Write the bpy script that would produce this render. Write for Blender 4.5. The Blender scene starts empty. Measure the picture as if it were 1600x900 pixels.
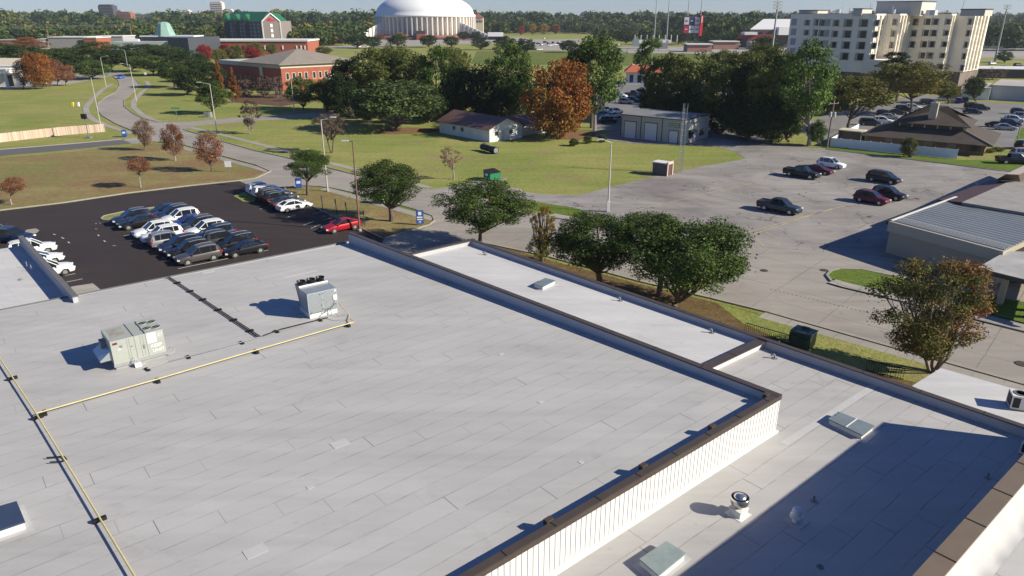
import bpy, math, random
import numpy as np
from mathutils import Vector, Matrix
R = math.radians
rnd = random.Random(7)
S = bpy.context.scene
COL = S.collection

# ---------------------------------------------------------------- camera, sky, sun, exposure
FPX, PITCH, CAMH = 1110.0, R(21.0), 25.0
cam = bpy.data.objects.new('camera', bpy.data.cameras.new('camera'))
COL.objects.link(cam)
cam.location = (0, 0, CAMH)
cam.rotation_euler = (R(90) - PITCH, 0, 0)
cam.data.sensor_width = 36
cam.data.lens = FPX / 1600 * 36
cam.data.clip_end = 20000
S.camera = cam
SUN_AZ, SUN_EL = R(-14.3), R(28.5)          # azimuth measured from +X
w = bpy.data.worlds.new('World'); S.world = w; w.use_nodes = True
nt = w.node_tree
sky = nt.nodes.new('ShaderNodeTexSky'); sky.sky_type = 'NISHITA'; sky.sun_disc = False
sky.sun_elevation = SUN_EL; sky.sun_rotation = R(90) - SUN_AZ
sky.air_density = 1.0; sky.dust_density = 0.0; sky.ozone_density = 4.0; sky.altitude = 0
bg = nt.nodes['Background']; bg.inputs[1].default_value = 0.055
hs = nt.nodes.new('ShaderNodeMix'); hs.data_type = 'RGBA'; hs.blend_type = 'MULTIPLY'; hs.inputs[0].default_value = 1
hs.inputs[7].default_value = (0.68, 0.82, 1.20, 1)
nt.links.new(sky.outputs[0], hs.inputs[6]); nt.links.new(hs.outputs[2], bg.inputs[0])
sd = bpy.data.lights.new('sun', 'SUN'); sd.energy = 5.0; sd.angle = R(0.5); sd.color = (1, 0.91, 0.745)
so = bpy.data.objects.new('sun', sd); COL.objects.link(so)
sdir = Vector((math.cos(SUN_AZ) * math.cos(SUN_EL), math.sin(SUN_AZ) * math.cos(SUN_EL), math.sin(SUN_EL)))
so.rotation_euler = sdir.to_track_quat('Z', 'Y').to_euler(); so.location = sdir * 200
S.view_settings.view_transform = 'Standard'; S.view_settings.look = 'None'
S.view_settings.exposure = 0.72; S.view_settings.gamma = 1

# ---------------------------------------------------------------- surveying: photo pixel (1600x900) -> place
CP, SP = math.cos(PITCH), math.sin(PITCH)
def ray(u, v):
    x = (u - 800) / FPX; y = (v - 450) / FPX
    return Vector((x, CP - y * SP, -SP - y * CP))
def G(u, v, z=0.0):
    d = ray(u, v); t = (z - CAMH) / d.z
    return Vector((d.x * t, d.y * t, z))
def PT(u, v, y):
    d = ray(u, v); t = y / d.y
    return Vector((d.x * t, y, CAMH + d.z * t))
def depth(p): return p.y * CP - (p.z - CAMH) * SP
def mpp(p): return depth(p) / FPX                     # metres per photo pixel there
def onplane(u, v, p0, n):
    d = ray(u, v); o = Vector((0, 0, CAMH)); t = (p0 - o).dot(n) / d.dot(n)
    return o + d * t
def rot2(a): return Vector((math.cos(a), math.sin(a), 0))

# ---------------------------------------------------------------- materials
MC = {}
def mat(name, col, rough=0.8, metal=0.0, var=0.0, scale=1.0, bump=0.0, spec=0.3, col2=None, coat=0, trans=0):
    if name in MC: return MC[name]
    m = bpy.data.materials.new(name); MC[name] = m; m.use_nodes = True
    t = m.node_tree; b = t.nodes['Principled BSDF']
    b.inputs['Roughness'].default_value = rough; b.inputs['Metallic'].default_value = metal
    b.inputs['Specular IOR Level'].default_value = spec
    b.inputs['Coat Weight'].default_value = coat
    c = (*col, 1)
    if var or col2:
        tc = t.nodes.new('ShaderNodeTexCoord'); n = t.nodes.new('ShaderNodeTexNoise')
        n.inputs['Scale'].default_value = scale; n.inputs['Detail'].default_value = 6; n.inputs['Roughness'].default_value = 0.65
        t.links.new(tc.outputs['Object'], n.inputs['Vector'])
        r = t.nodes.new('ShaderNodeValToRGB'); t.links.new(n.outputs['Fac'], r.inputs['Fac'])
        r.color_ramp.elements[0].position = 0.3; r.color_ramp.elements[1].position = 0.7
        if col2 is None:
            r.color_ramp.elements[0].color = (*[x * (1 - var) for x in col], 1)
            r.color_ramp.elements[1].color = (*[min(1, x * (1 + var)) for x in col], 1)
        else:
            r.color_ramp.elements[0].color = c; r.color_ramp.elements[1].color = (*col2, 1)
        t.links.new(r.outputs['Color'], b.inputs['Base Color'])
        if bump:
            bp = t.nodes.new('ShaderNodeBump'); bp.inputs['Strength'].default_value = bump; bp.inputs['Distance'].default_value = 0.05
            t.links.new(n.outputs['Fac'], bp.inputs['Height']); t.links.new(bp.outputs['Normal'], b.inputs['Normal'])
    else:
        b.inputs['Base Color'].default_value = c
    return m

class NT:
    """tiny node helper for the layered ground and roof materials"""
    def __init__(s, name, rough=0.9, spec=0.2):
        m = bpy.data.materials.new(name); MC[name] = m; m.use_nodes = True
        s.m = m; s.t = m.node_tree; s.b = s.t.nodes['Principled BSDF']
        s.b.inputs['Roughness'].default_value = rough; s.b.inputs['Specular IOR Level'].default_value = spec
        s.pos = s.t.nodes.new('ShaderNodeNewGeometry').outputs['Position']
    def L(s, a, b): s.t.links.new(a, b)
    def noise(s, scale, detail=5, rough=0.6, vec=None, dist=0.0):
        n = s.t.nodes.new('ShaderNodeTexNoise'); n.inputs['Scale'].default_value = scale
        n.inputs['Detail'].default_value = detail; n.inputs['Roughness'].default_value = rough
        n.inputs['Distortion'].default_value = dist
        s.L(vec or s.pos, n.inputs['Vector']); return n.outputs['Fac']
    def ramp(s, fac, stops):
        r = s.t.nodes.new('ShaderNodeValToRGB'); s.L(fac, r.inputs['Fac'])
        e = r.color_ramp.elements
        while len(e) < len(stops): e.new(0.5)
        for el, (p, c) in zip(e, stops): el.position = p; el.color = (*c, 1) if not isinstance(c, (int, float)) else (c, c, c, 1)
        return r.outputs['Color']
    def math(s, op, a, b=None, c=None, clamp=False):
        n = s.t.nodes.new('ShaderNodeMath'); n.operation = op; n.use_clamp = clamp
        for i, x in enumerate((a, b, c)):
            if x is None: continue
            if isinstance(x, (int, float)): n.inputs[i].default_value = x
            else: s.L(x, n.inputs[i])
        return n.outputs[0]
    def mix(s, fac, a, b, mode='MIX'):
        n = s.t.nodes.new('ShaderNodeMix'); n.data_type = 'RGBA'; n.blend_type = mode
        for i, x in ((0, fac), (6, a), (7, b)):
            if isinstance(x, (int, float)): n.inputs[i].default_value = x
            elif isinstance(x, tuple): n.inputs[i].default_value = (*x, 1)
            else: s.L(x, n.inputs[i])
        return n.outputs[2]
    def rotated(s, ang, scale=(1, 1, 1), vec=None):
        n = s.t.nodes.new('ShaderNodeMapping'); n.inputs['Rotation'].default_value = (0, 0, ang); n.inputs['Scale'].default_value = scale
        s.L(vec or s.pos, n.inputs['Vector']); return n.outputs[0]
    def xyz(s, v):
        n = s.t.nodes.new('ShaderNodeSeparateXYZ'); s.L(v, n.inputs[0]); return n.outputs
    def done(s, col, bump=None, strength=0.3, dist=0.02):
        s.L(col, s.b.inputs['Base Color'])
        if bump is not None:
            b = s.t.nodes.new('ShaderNodeBump'); b.inputs['Strength'].default_value = strength; b.inputs['Distance'].default_value = dist
            s.L(bump, b.inputs['Height']); s.L(b.outputs[0], s.b.inputs['Normal'])
        return s.m

def roof_mat(name, base, ang, row=1.0, seam=1.0, length=9.0):
    k = NT(name, 0.75, 0.25)
    v = k.rotated(-ang)
    wob = k.noise(0.25, 3, 0.5)
    x, y, _ = k.xyz(v)
    y = k.math('ADD', y, k.math('MULTIPLY', wob, 0.25))
    yr = k.math('DIVIDE', y, row)
    row_i = k.math('FLOOR', yr); fy = k.math('FRACT', yr)
    wn = k.t.nodes.new('ShaderNodeTexWhiteNoise'); wn.noise_dimensions = '1D'; k.L(row_i, wn.inputs['W'])
    grp = k.math('FLOOR', k.math('DIVIDE', row_i, 7.0))
    wg = k.t.nodes.new('ShaderNodeTexWhiteNoise'); wg.noise_dimensions = '1D'; k.L(grp, wg.inputs['W'])
    xs = k.math('DIVIDE', k.math('ADD', x, k.math('ADD', k.math('MULTIPLY', wg.outputs[0], length), k.math('MULTIPLY', row_i, 1.7))), length)
    fx = k.math('FRACT', k.math('ADD', xs, k.math('MULTIPLY', wn.outputs[0], 0.12)))
    long_ = k.math('LESS_THAN', fy, 0.04 / row)
    cross = k.math('LESS_THAN', fx, 0.035 / length)
    # strength of a seam changes along and from seam to seam
    vs = k.rotated(-ang, (0.12, 1.6, 1))
    st = k.ramp(k.noise(1.0, 3, 0.6, vs), [(0.35, 0.1), (0.72, 1.0)])
    lm = k.math('MULTIPLY', long_, k.math('MULTIPLY', st, 0.62 * seam))
    cm = k.math('MULTIPLY', cross, k.math('MULTIPLY', k.ramp(wn.outputs[0], [(0.1, 0.15), (0.8, 1.0)]), 0.8 * seam))
    seamf = k.math('MAXIMUM', lm, cm)
    c0 = k.ramp(k.noise(0.11, 5, 0.6, None, 0.3), [(0.3, tuple(q * 0.9 for q in base)), (0.7, tuple(min(1, q * 1.07) for q in base))])
    streak = k.noise(1.0, 6, 0.65, k.rotated(-ang, (0.10, 0.8, 1)), 0.4)
    c1 = k.mix(0.8, c0, k.ramp(streak, [(0.25, 0.80), (0.65, 1.0)]), 'MULTIPLY')
    blot = k.ramp(k.noise(0.35, 6, 0.7, None, 0.8), [(0.58, 1.0), (0.72, 0.88)])
    c1 = k.mix(1.0, c1, blot, 'MULTIPLY')
    tone = k.ramp(wn.outputs[0], [(0.0, 0.965), (1.0, 1.02)])
    c1 = k.mix(1.0, c1, tone, 'MULTIPLY')
    speck = k.ramp(k.noise(2.2, 2, 0.5), [(0.72, 1.0), (0.80, 0.86)])
    c1 = k.mix(1.0, c1, speck, 'MULTIPLY')
    grain = k.ramp(k.noise(30, 2, 0.5), [(0.3, 0.96), (0.7, 1.04)])
    c1 = k.mix(1.0, c1, grain, 'MULTIPLY')
    c2 = k.mix(seamf, c1, (0.10, 0.10, 0.10))
    h = k.math('ADD', k.math('MULTIPLY', k.noise(0.9, 4, 0.6), 0.4), k.math('MULTIPLY', long_, 0.4))
    return k.done(c2, h, 0.12, 0.03)

def grass_mat(name, lo, mid, hi, brown, amt, s=1.0):
    k = NT(name, 0.95, 0.1)
    sp = s
    a = k.ramp(k.noise(0.045 * sp, 6, 0.65, None, 0.6), [(0.32, lo), (0.5, mid), (0.68, hi)])
    st = k.rotated(R(35), (0.05, 0.35, 1))
    b = k.ramp(k.noise(1.0, 5, 0.65, st), [(0.35, lo), (0.65, hi)])
    c = k.mix(0.4, a, b)
    pa = k.ramp(k.noise(0.1 * sp, 6, 0.7, None, 0.5), [(0.62 - amt, 0.0), (0.80 - amt, 1.0)])
    c = k.mix(pa, c, brown)
    f = k.ramp(k.noise(1.5, 8, 0.75), [(0.25, 0.6), (0.75, 1.35)])
    c = k.mix(1.0, c, f, 'MULTIPLY')
    return k.done(c, k.noise(3.0, 6, 0.8), 0.8, 0.15)
GRASS = grass_mat('green_grass', (0.145, 0.205, 0.040), (0.225, 0.250, 0.068), (0.32, 0.285, 0.11), (0.24, 0.185, 0.10), 0.09)
DRY = grass_mat('dry_grass', (0.145, 0.160, 0.048), (0.22, 0.185, 0.078), (0.30, 0.235, 0.115), (0.215, 0.14, 0.075), 0.17)
LUSH = grass_mat('lush_grass', (0.060, 0.125, 0.015), (0.100, 0.165, 0.022), (0.15, 0.18, 0.04), (0.16, 0.15, 0.06), 0.0)
MULCH = grass_mat('brown_verge', (0.10, 0.075, 0.03), (0.15, 0.10, 0.045), (0.17, 0.125, 0.055), (0.13, 0.075, 0.04), 0.1, 3)

def paved_mat(name, c, ang, joint=0, jl=5.0, jw=4.0, stain=0.25, crack=0.0, jcol=(0.09, 0.085, 0.08)):
    k = NT(name, 0.85, 0.25)
    a = k.ramp(k.noise(0.07, 7, 0.65, None, 0.8), [(0.3, tuple(x * (1 - stain) for x in c)), (0.7, tuple(x * (1 + stain * 0.6) for x in c))])
    s = k.ramp(k.noise(1.0, 5, 0.6, k.rotated(-ang, (0.06, 0.7, 1))), [(0.3, 0.84), (0.7, 1.08)])
    a = k.mix(1.0, a, s, 'MULTIPLY')
    d = k.ramp(k.noise(0.22, 6, 0.7, None, 1.2), [(0.60, 1.0), (0.74, 1 - stain * 1.3)])
    a = k.mix(1.0, a, d, 'MULTIPLY')
    g = k.ramp(k.noise(9, 4, 0.7), [(0.25, 0.86), (0.75, 1.12)])
    a = k.mix(1.0, a, g, 'MULTIPLY')
    if joint:
        v = k.rotated(-ang); x, y, _ = k.xyz(v)
        w_ = k.math('MULTIPLY', k.noise(0.4, 3), 0.15)
        fx = k.math('FRACT', k.math('DIVIDE', k.math('ADD', x, w_), jl)); fy = k.math('FRACT', k.math('DIVIDE', k.math('ADD', y, w_), jw))
        j = k.math('MAXIMUM', k.math('LESS_THAN', fx, 0.09 / jl), k.math('LESS_THAN', fy, 0.09 / jw))
        j = k.math('MULTIPLY', j, k.ramp(k.noise(0.3, 3), [(0.35, 0.15 * joint), (0.7, 0.8 * joint)]))
        a = k.mix(j, a, jcol)
    if crack:
        vo = k.t.nodes.new('ShaderNodeTexVoronoi'); vo.feature = 'DISTANCE_TO_EDGE'; vo.inputs['Scale'].default_value = 0.16
        dm = k.t.nodes.new('ShaderNodeVectorMath'); dm.operation = 'ADD'
        nn = k.t.nodes.new('ShaderNodeTexNoise'); nn.inputs['Scale'].default_value = 0.5; k.L(k.pos, nn.inputs['Vector'])
        sc = k.t.nodes.new('ShaderNodeVectorMath'); sc.operation = 'SCALE'; sc.inputs['Scale'].default_value = 3.0
        k.L(nn.outputs['Color'], sc.inputs[0]); k.L(k.pos, dm.inputs[0]); k.L(sc.outputs[0], dm.inputs[1]); k.L(dm.outputs[0], vo.inputs['Vector'])
        j = k.math('LESS_THAN', vo.outputs['Distance'], 0.014)
        j = k.math('MULTIPLY', j, k.ramp(k.noise(0.12, 3), [(0.45, 0.0), (0.6, crack)]))
        a = k.mix(j, a, tuple(x * 0.35 for x in c))
    return k.done(a, k.noise(12, 5, 0.7), 0.25, 0.02)
ROAD = paved_mat('concrete_road', (0.305, 0.282, 0.250), R(-42), 1, 6.0, 3.9, 0.16)
WALK = paved_mat('concrete_walk', (0.33, 0.31, 0.275), R(-42), 0.8, 2.0, 50, 0.14)
LOT = paved_mat('worn_asphalt', (0.275, 0.259, 0.245), R(38), 0, 5, 5, 0.38, 0.9)
DARKLOT = paved_mat('fresh_asphalt', (0.040, 0.032, 0.031), R(38), 0, 5, 5, 0.14)
OLDASPH = paved_mat('grey_asphalt', (0.12, 0.118, 0.12), R(38), 0, 5, 5, 0.12)
ROOFM = roof_mat('grey_roof_membrane', (0.43, 0.425, 0.42), R(39.5), 1.0, 1.0, 9)
ROOFB = roof_mat('bright_roof_membrane', (0.52, 0.52, 0.52), R(-45), 1.05, 0.35, 14)
ROOFL = roof_mat('low_roof_membrane', (0.41, 0.405, 0.40), R(39.5), 1.02, 1.1, 7)
WHITE = mat('white_paint', (0.80, 0.80, 0.79), 0.5, var=0.04, scale=2)
MEMBW = mat('parapet_membrane', (0.40, 0.41, 0.43), 0.7, var=0.06, scale=1)
FLASH = mat('white_flashing', (0.62, 0.62, 0.61), 0.6, var=0.06, scale=1.2)
COPE = mat('brown_coping', (0.062, 0.048, 0.038), 0.45, var=0.10, scale=1.5, spec=0.5)
BLACK = mat('black_rubber', (0.012, 0.012, 0.013), 0.7)
STEEL = mat('galvanised_steel', (0.42, 0.44, 0.44), 0.45, 0.55, var=0.08, scale=3)
CONC = mat('kerb_concrete', (0.29, 0.27, 0.24), 0.9, var=0.12, scale=1)
GLASS = mat('dark_glass', (0.02, 0.024, 0.03), 0.12, spec=0.6)

# ---------------------------------------------------------------- mesh building
def tag(o, label=None, cat=None, group=None, kind=None):
    if label: o['label'] = label
    if cat: o['category'] = cat
    if group: o['group'] = group
    if kind: o['kind'] = kind
    return o
def empty(name, loc, label, cat, group=None, rz=0):
    o = bpy.data.objects.new(name, None); COL.objects.link(o); o.location = loc; o.rotation_euler = (0, 0, rz)
    o.empty_display_size = 0.3
    o['_m'] = 1
    del o['_m']
    o.matrix_basis = Matrix.Translation(Vector(loc)) @ Matrix.Rotation(rz, 4, 'Z')
    return tag(o, label, cat, group)
class MB:
    def __init__(s): s.v = []; s.f = []; s.mi = []; s.mats = []
    def m(s, mt):
        if mt is None: return 0
        if mt not in s.mats: s.mats.append(mt)
        return s.mats.index(mt)
    def add(s, vs, fs, mt=None):
        i = s.m(mt); o = len(s.v); s.v += [tuple(q) for q in vs]
        for f in fs: s.f.append(tuple(o + k for k in f)); s.mi.append(i)
        return s
    def box(s, c, d, rz=0, mt=None, tilt=None):
        c = Vector(c); M = Matrix.Rotation(rz, 3, 'Z')
        if tilt is not None: M = M @ tilt
        vs = [c + M @ Vector((x * d[0] / 2, y * d[1] / 2, z * d[2] / 2)) for z in (-1, 1) for y in (-1, 1) for x in (-1, 1)]
        return s.add(vs, [(0, 2, 3, 1), (4, 5, 7, 6), (0, 1, 5, 4), (2, 6, 7, 3), (0, 4, 6, 2), (1, 3, 7, 5)], mt)
    def bar(s, a, b, wd, h, mt=None, z0=None):
        """a box from a to b; a, b are the middle of its bottom edge line"""
        a = Vector(a); b = Vector(b); d = (b - a); L = d.length; d.normalize()
        n = Vector((-d.y, d.x, 0)).normalized() * wd / 2; up = Vector((0, 0, h))
        vs = [a - n, a + n, b + n, b - n, a - n + up, a + n + up, b + n + up, b - n + up]
        return s.add(vs, [(0, 1, 2, 3), (4, 7, 6, 5), (0, 4, 5, 1), (1, 5, 6, 2), (2, 6, 7, 3), (3, 7, 4, 0)], mt)
    def prism(s, pts, z0, z1, mt=None, mtop=None):
        n = len(pts); A = sum(pts[i][0] * pts[(i + 1) % n][1] - pts[(i + 1) % n][0] * pts[i][1] for i in range(n))
        if A < 0: pts = pts[::-1]
        g = lambda p, z: (p[0], p[1], z(p) if callable(z) else z)
        vs = [g(p, z0) for p in pts] + [g(p, z1) for p in pts]
        s.add(vs, [tuple(range(n - 1, -1, -1))] + [(i, (i + 1) % n, n + (i + 1) % n, n + i) for i in range(n)], mt)
        return s.add(vs, [tuple(range(n, 2 * n))], mtop or mt)
    def sheet(s, pts, mt=None):
        pts = [Vector(p) for p in pts]; n = len(pts)
        A = sum(pts[i].x * pts[(i + 1) % n].y - pts[(i + 1) % n].x * pts[i].y for i in range(n))
        if A < 0: pts = pts[::-1]
        return s.add(pts, [tuple(range(n))], mt)
    def tube(s, pts, rs, n=6, mt=None, cap=True):
        pts = [Vector(p) for p in pts]
        if isinstance(rs, (int, float)): rs = [rs] * len(pts)
        vs = []; fs = []
        for i, p in enumerate(pts):
            d = (pts[min(i + 1, len(pts) - 1)] - pts[max(i - 1, 0)])
            d = d.normalized() if d.length > 1e-6 else Vector((0, 0, 1))
            a = d.cross(Vector((0, 0, 1))) if abs(d.z) < 0.95 else d.cross(Vector((1, 0, 0)))
            a.normalize(); b = d.cross(a)
            for k in range(n):
                t = 2 * math.pi * k / n; vs.append(p + (a * math.cos(t) + b * math.sin(t)) * rs[i])
        for i in range(len(pts) - 1):
            for k in range(n):
                k2 = (k + 1) % n; fs.append((i * n + k, (i + 1) * n + k, (i + 1) * n + k2, i * n + k2))
        if cap:
            fs.append(tuple(range(n))); fs.append(tuple(len(vs) - n + k for k in range(n - 1, -1, -1)))
        return s.add(vs, fs, mt)
    def lathe(s, c, prof, n=16, mt=None):
        """profile [(r, z)] turned about the vertical through c"""
        c = Vector(c); vs = []; fs = []
        for r, z in prof:
            for k in range(n):
                t = 2 * math.pi * k / n; vs.append(c + Vector((r * math.cos(t), r * math.sin(t), z)))
        for i in range(len(prof) - 1):
            for k in range(n):
                k2 = (k + 1) % n; fs.append((i * n + k, i * n + k2, (i + 1) * n + k2, (i + 1) * n + k))
        if prof[0][0] > 0.001: fs.append(tuple(range(n - 1, -1, -1)))
        if prof[-1][0] > 0.001: fs.append(tuple(len(vs) - n + k for k in range(n)))
        return s.add(vs, fs, mt)
    def build(s, name, mt=None, parent=None, local=False, smooth=False):
        me = bpy.data.meshes.new(name)
        vs = s.v
        o = bpy.data.objects.new(name, me); COL.objects.link(o)
        if parent is not None:
            o.parent = parent
            if not local:
                M = parent.matrix_basis
                q = parent
                while q.parent is not None: q = q.parent; M = q.matrix_basis @ M
                M = M.inverted(); vs = [tuple(M @ Vector(p)) for p in vs]
        elif not local and len(vs):
            # put the origin at the thing's base
            a = np.array(vs); c = ((a[:, 0].min() + a[:, 0].max()) / 2, (a[:, 1].min() + a[:, 1].max()) / 2, a[:, 2].min())
            o.location = c; vs = [(p[0] - c[0], p[1] - c[1], p[2] - c[2]) for p in vs]
            o.matrix_basis = Matrix.Translation(c)
        me.from_pydata(vs, [], s.f)
        mats = [mt] if mt is not None else s.mats
        for q in mats: me.materials.append(q)
        if mt is None: me.polygons.foreach_set('material_index', s.mi)
        if smooth: me.polygons.foreach_set('use_smooth', [True] * len(me.polygons))
        me.update()
        return o
def copy_tree(o, parent=None):
    c = o.copy(); COL.objects.link(c); c.parent = parent
    for ch in [q for q in o.children]: copy_tree(ch, c)
    return c
def quadmesh(name, V, n, mt):
    """V: (4n,3) array -> n quads"""
    me = bpy.data.meshes.new(name)
    me.vertices.add(4 * n); me.vertices.foreach_set('co', V.astype(np.float32).ravel())
    me.loops.add(4 * n); me.loops.foreach_set('vertex_index', np.arange(4 * n, dtype=np.int32))
    me.polygons.add(n); me.polygons.foreach_set('loop_start', np.arange(0, 4 * n, 4, dtype=np.int32))
    me.polygons.foreach_set('loop_total', np.full(n, 4, dtype=np.int32))
    me.materials.append(mt); me.update(calc_edges=True); me.validate()
    return me

# ---------------------------------------------------------------- the ground and what is painted on it
def ground_sheet(name, px, mt, z=0.0, kind='structure', pxz=0.0):
    o = MB().sheet([Vector((*G(u, v).xy, z)) for u, v in px], mt).build(name, mt)
    return tag(o, kind=kind)
def S_(name, pts, mt, z): return tag(MB().sheet([Vector((p[0], p[1], z)) for p in pts], mt).build(name, mt), kind='structure')
B_ = 9000
S_('ground', [(-B_, -600), (B_, -600), (B_, 12000), (-B_, 12000)], GRASS, 0)
# main concrete street, with its side street, driveway mouths and aprons
ground_sheet('road', [(150, 119), (176, 119), (185, 126), (187, 135), (180, 145), (165, 152), (153, 162), (152, 171), (160, 181), (180, 193), (206, 204), (224, 214),
    (196, 217), (192, 221), (206, 225), (240, 221), (282, 224), (340, 241), (400, 257), (424, 268), (396, 281), (372, 283),
    (410, 299), (440, 292), (470, 290), (500, 290), (517, 294), (555, 302), (600, 314), (650, 328), (676, 338), (679, 345), (672, 353), (640, 362), (590, 376), (560, 400), (640, 440), (760, 470),
    (752, 380), (860, 402), (1000, 440), (1110, 466), (1200, 488), (1440, 556), (1600, 601), (1900, 690), (2300, 700), (2100, 560), (2100, 470), (1600, 438), (1460, 410),
    (1390, 402), (1200, 386), (1000, 350), (880, 342), (862, 338), (780, 322), (740, 300), (820, 305), (815, 296), (760, 287), (762, 281), (790, 278), (770, 276), (700, 292), (672, 296),
    (640, 293), (600, 284), (550, 272), (500, 259), (445, 246), (400, 236), (350, 222), (300, 207), (286, 202), (300, 198), (345, 193), (400, 189), (485, 184), (560, 181), (560, 177), (485, 177), (400, 182), (345, 186), (290, 191),
    (250, 191), (225, 186), (207, 177), (194, 166), (194, 156), (212, 141), (218, 132), (212, 124), (196, 117), (190, 113), (150, 108), (90, 108), (90, 113), (150, 114)], ROAD, 0.010)
ground_sheet('left_driveway', [(-260, 262), (0, 234), (100, 226), (190, 218), (206, 224), (100, 235), (0, 244), (-260, 275)], OLDASPH, 0.016)
ground_sheet('dark_parking_lot', [(-400, 378), (0, 330), (100, 318), (200, 303), (300, 291), (374, 283), (396, 293), (440, 292), (485, 322), (520, 338), (567, 359),
    (600, 374), (570, 420), (300, 520), (-100, 700), (-700, 700)], DARKLOT, 0.014)
ground_sheet('worn_parking_lot', [(820, 300), (850, 304), (905, 305), (950, 293), (1040, 272), (1110, 258), (1165, 248), (1150, 238), (1120, 229), (1060, 227), (985, 224), (930, 216), (925, 212), (960, 205), (1110, 216), (1190, 222),
    (1290, 233), (1400, 246), (1562, 266), (1700, 280), (2100, 320), (2100, 480), (1600, 440), (1460, 411), (1390, 403), (1200, 387), (1100, 372), (1000, 350), (890, 335), (880, 334), (830, 322), (790, 312), (795, 300)], LOT, 0.018)
# turf islands and verges
ground_sheet('lawn_island', [(444, 296), (470, 291), (500, 293), (516, 296), (555, 305), (600, 317), (650, 331), (675, 341), (676, 348), (664, 353), (640, 359), (605, 370), (596, 372), (568, 358), (520, 337), (486, 321)], DRY, 0.05)
ground_sheet('grass_verge', [(516, 294.5), (555, 302.5), (600, 314.5), (650, 328.5), (676, 338.5), (650, 333.5), (600, 320), (555, 307.5)], LUSH, 0.06)
ground_sheet('parking_island', [(158, 342), (163, 338), (200, 330), (246, 324), (250, 327), (236, 336), (178, 345), (162, 344)], GRASS, 0.08)
ground_sheet('parking_end_island', [(38, 364), (42, 360), (56, 358), (62, 361), (58, 365), (44, 369)], CONC, 0.1)
ground_sheet('parking_corner_island', [(365, 307), (380, 301), (402, 305), (398, 316), (380, 316)], GRASS, 0.08)
ground_sheet('street_verge', [(740, 380), (760, 379), (860, 407), (1000, 444), (1110, 471), (1200, 494), (1440, 566), (1500, 600), (1450, 640), (1300, 600), (900, 490), (740, 420)], MULCH, 0.02)
ground_sheet('green_verge', [(1120, 474), (1200, 496), (1330, 534), (1440, 566), (1470, 578), (1440, 600), (1300, 566), (1160, 505)], GRASS, 0.03)
ground_sheet('side_verge', [(1450, 573), (1480, 578), (1600, 616), (1800, 680), (1700, 700), (1560, 630)], CONC, 0.02)
ground_sheet('dry_lawn', [(-260, 278), (0, 247), (100, 238), (206, 228), (240, 224), (280, 229), (340, 246), (398, 262), (416, 268), (395, 276), (370, 281), (300, 289), (200, 301), (100, 315.5), (0, 327.5), (-400, 374)], DRY, 0.012)
ground_sheet('traffic_island', [(1294, 431), (1300, 425), (1312, 422), (1345, 423), (1395, 433), (1600, 474), (1900, 540), (1900, 580), (1600, 506), (1540, 491), (1395, 458), (1320, 443), (1299, 437)], LUSH, 0.12)
ground_sheet('far_side_verge', [(800, 309), (830, 314), (870, 321), (905, 327), (918, 333), (905, 338), (880, 336), (862, 334), (820, 324)], LUSH, 0.05)
ground_sheet('left_road_verge', [(212, 125), (228, 126), (234, 134), (212, 152), (208, 166), (226, 180), (250, 189), (250, 191), (225, 186), (207, 177), (194, 166), (194, 156), (212, 141), (218, 132)], GRASS, 0.04)
ground_sheet('fence_side_lawn', [(1285, 231), (1290, 228), (1400, 240), (1500, 250), (1600, 252), (1760, 262), (1700, 279), (1562, 265), (1400, 246)], LUSH, 0.04)
ground_sheet('dumpster_pad', [(690, 300), (745, 283), (760, 278), (794, 279), (786, 283), (757, 288), (720, 303)], WALK, 0.03)
ground_sheet('entrance_apron', [(374, 283), (396, 280), (424, 268), (460, 281), (500, 291), (470, 290), (444, 292), (412, 298), (396, 293)], ROAD, 0.024)
ground_sheet('building_pad', [(112, 448), (145, 443), (160, 455), (122, 464), (105, 470), (100, 460)], WALK, 0.03)
# pavements (footpaths)
def strip(name, px, width, mt, z=0.03):
    P = [G(u, v) for u, v in px]; Lh = []; Rh = []
    for i, p in enumerate(P):
        d = (P[min(i + 1, len(P) - 1)] - P[max(i - 1, 0)]).normalized(); n = Vector((-d.y, d.x, 0)) * width / 2
        Lh.append(p + n); Rh.append(p - n)
    m = MB()
    for i in range(len(P) - 1):
        m.sheet([Vector((*q.xy, z)) for q in (Lh[i], Lh[i + 1], Rh[i + 1], Rh[i])], mt)
    return tag(m.build(name, mt), kind='structure')
strip('pavement', [(176, 131), (160, 140), (142, 158), (134, 168), (136, 178), (147, 188), (172, 198), (208, 209)], 1.5, WALK, .031)
strip('pavement', [(229, 127), (233, 134), (220, 146), (209, 158), (209, 168), (222, 179), (240, 188), (252, 192)], 1.5, WALK, .055)
strip('pavement', [(282, 230), (340, 247), (400, 262), (420, 268)], 1.4, WALK, .033)
strip('pavement', [(506, 295), (540, 304), (600, 321), (645, 334), (678, 343)], 1.5, WALK, .066)
strip('pavement', [(296, 199), (340, 209), (400, 224), (460, 240), (540, 261), (600, 276), (672, 294)], 1.4, WALK, .034)
strip('pavement', [(862, 336), (900, 343), (960, 352)], 1.5, WALK, .065)
strip('pavement', [(1190, 492), (1320, 528), (1440, 562), (1600, 607), (1700, 640)], 1.5, WALK, .035)
strip('pavement', [(1300, 441), (1320, 447), (1380, 461), (1540, 500), (1600, 515), (1700, 535)], 1.5, WALK, .14)
def kerb(px, wd=0.18, h=0.14, mt=CONC):
    P = [G(u, v) for u, v in px]; m = MB()
    for a, b in zip(P, P[1:]):
        d = (b - a).normalized() * 0.02; m.bar(a - d, b + d, wd, h, mt)
    return tag(m.build('kerb', mt), kind='structure')
kerb([(176, 119), (185, 126), (187, 135), (180, 145), (165, 152), (153, 162), (152, 171), (160, 181), (180, 193), (206, 204), (224, 214)])
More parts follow.
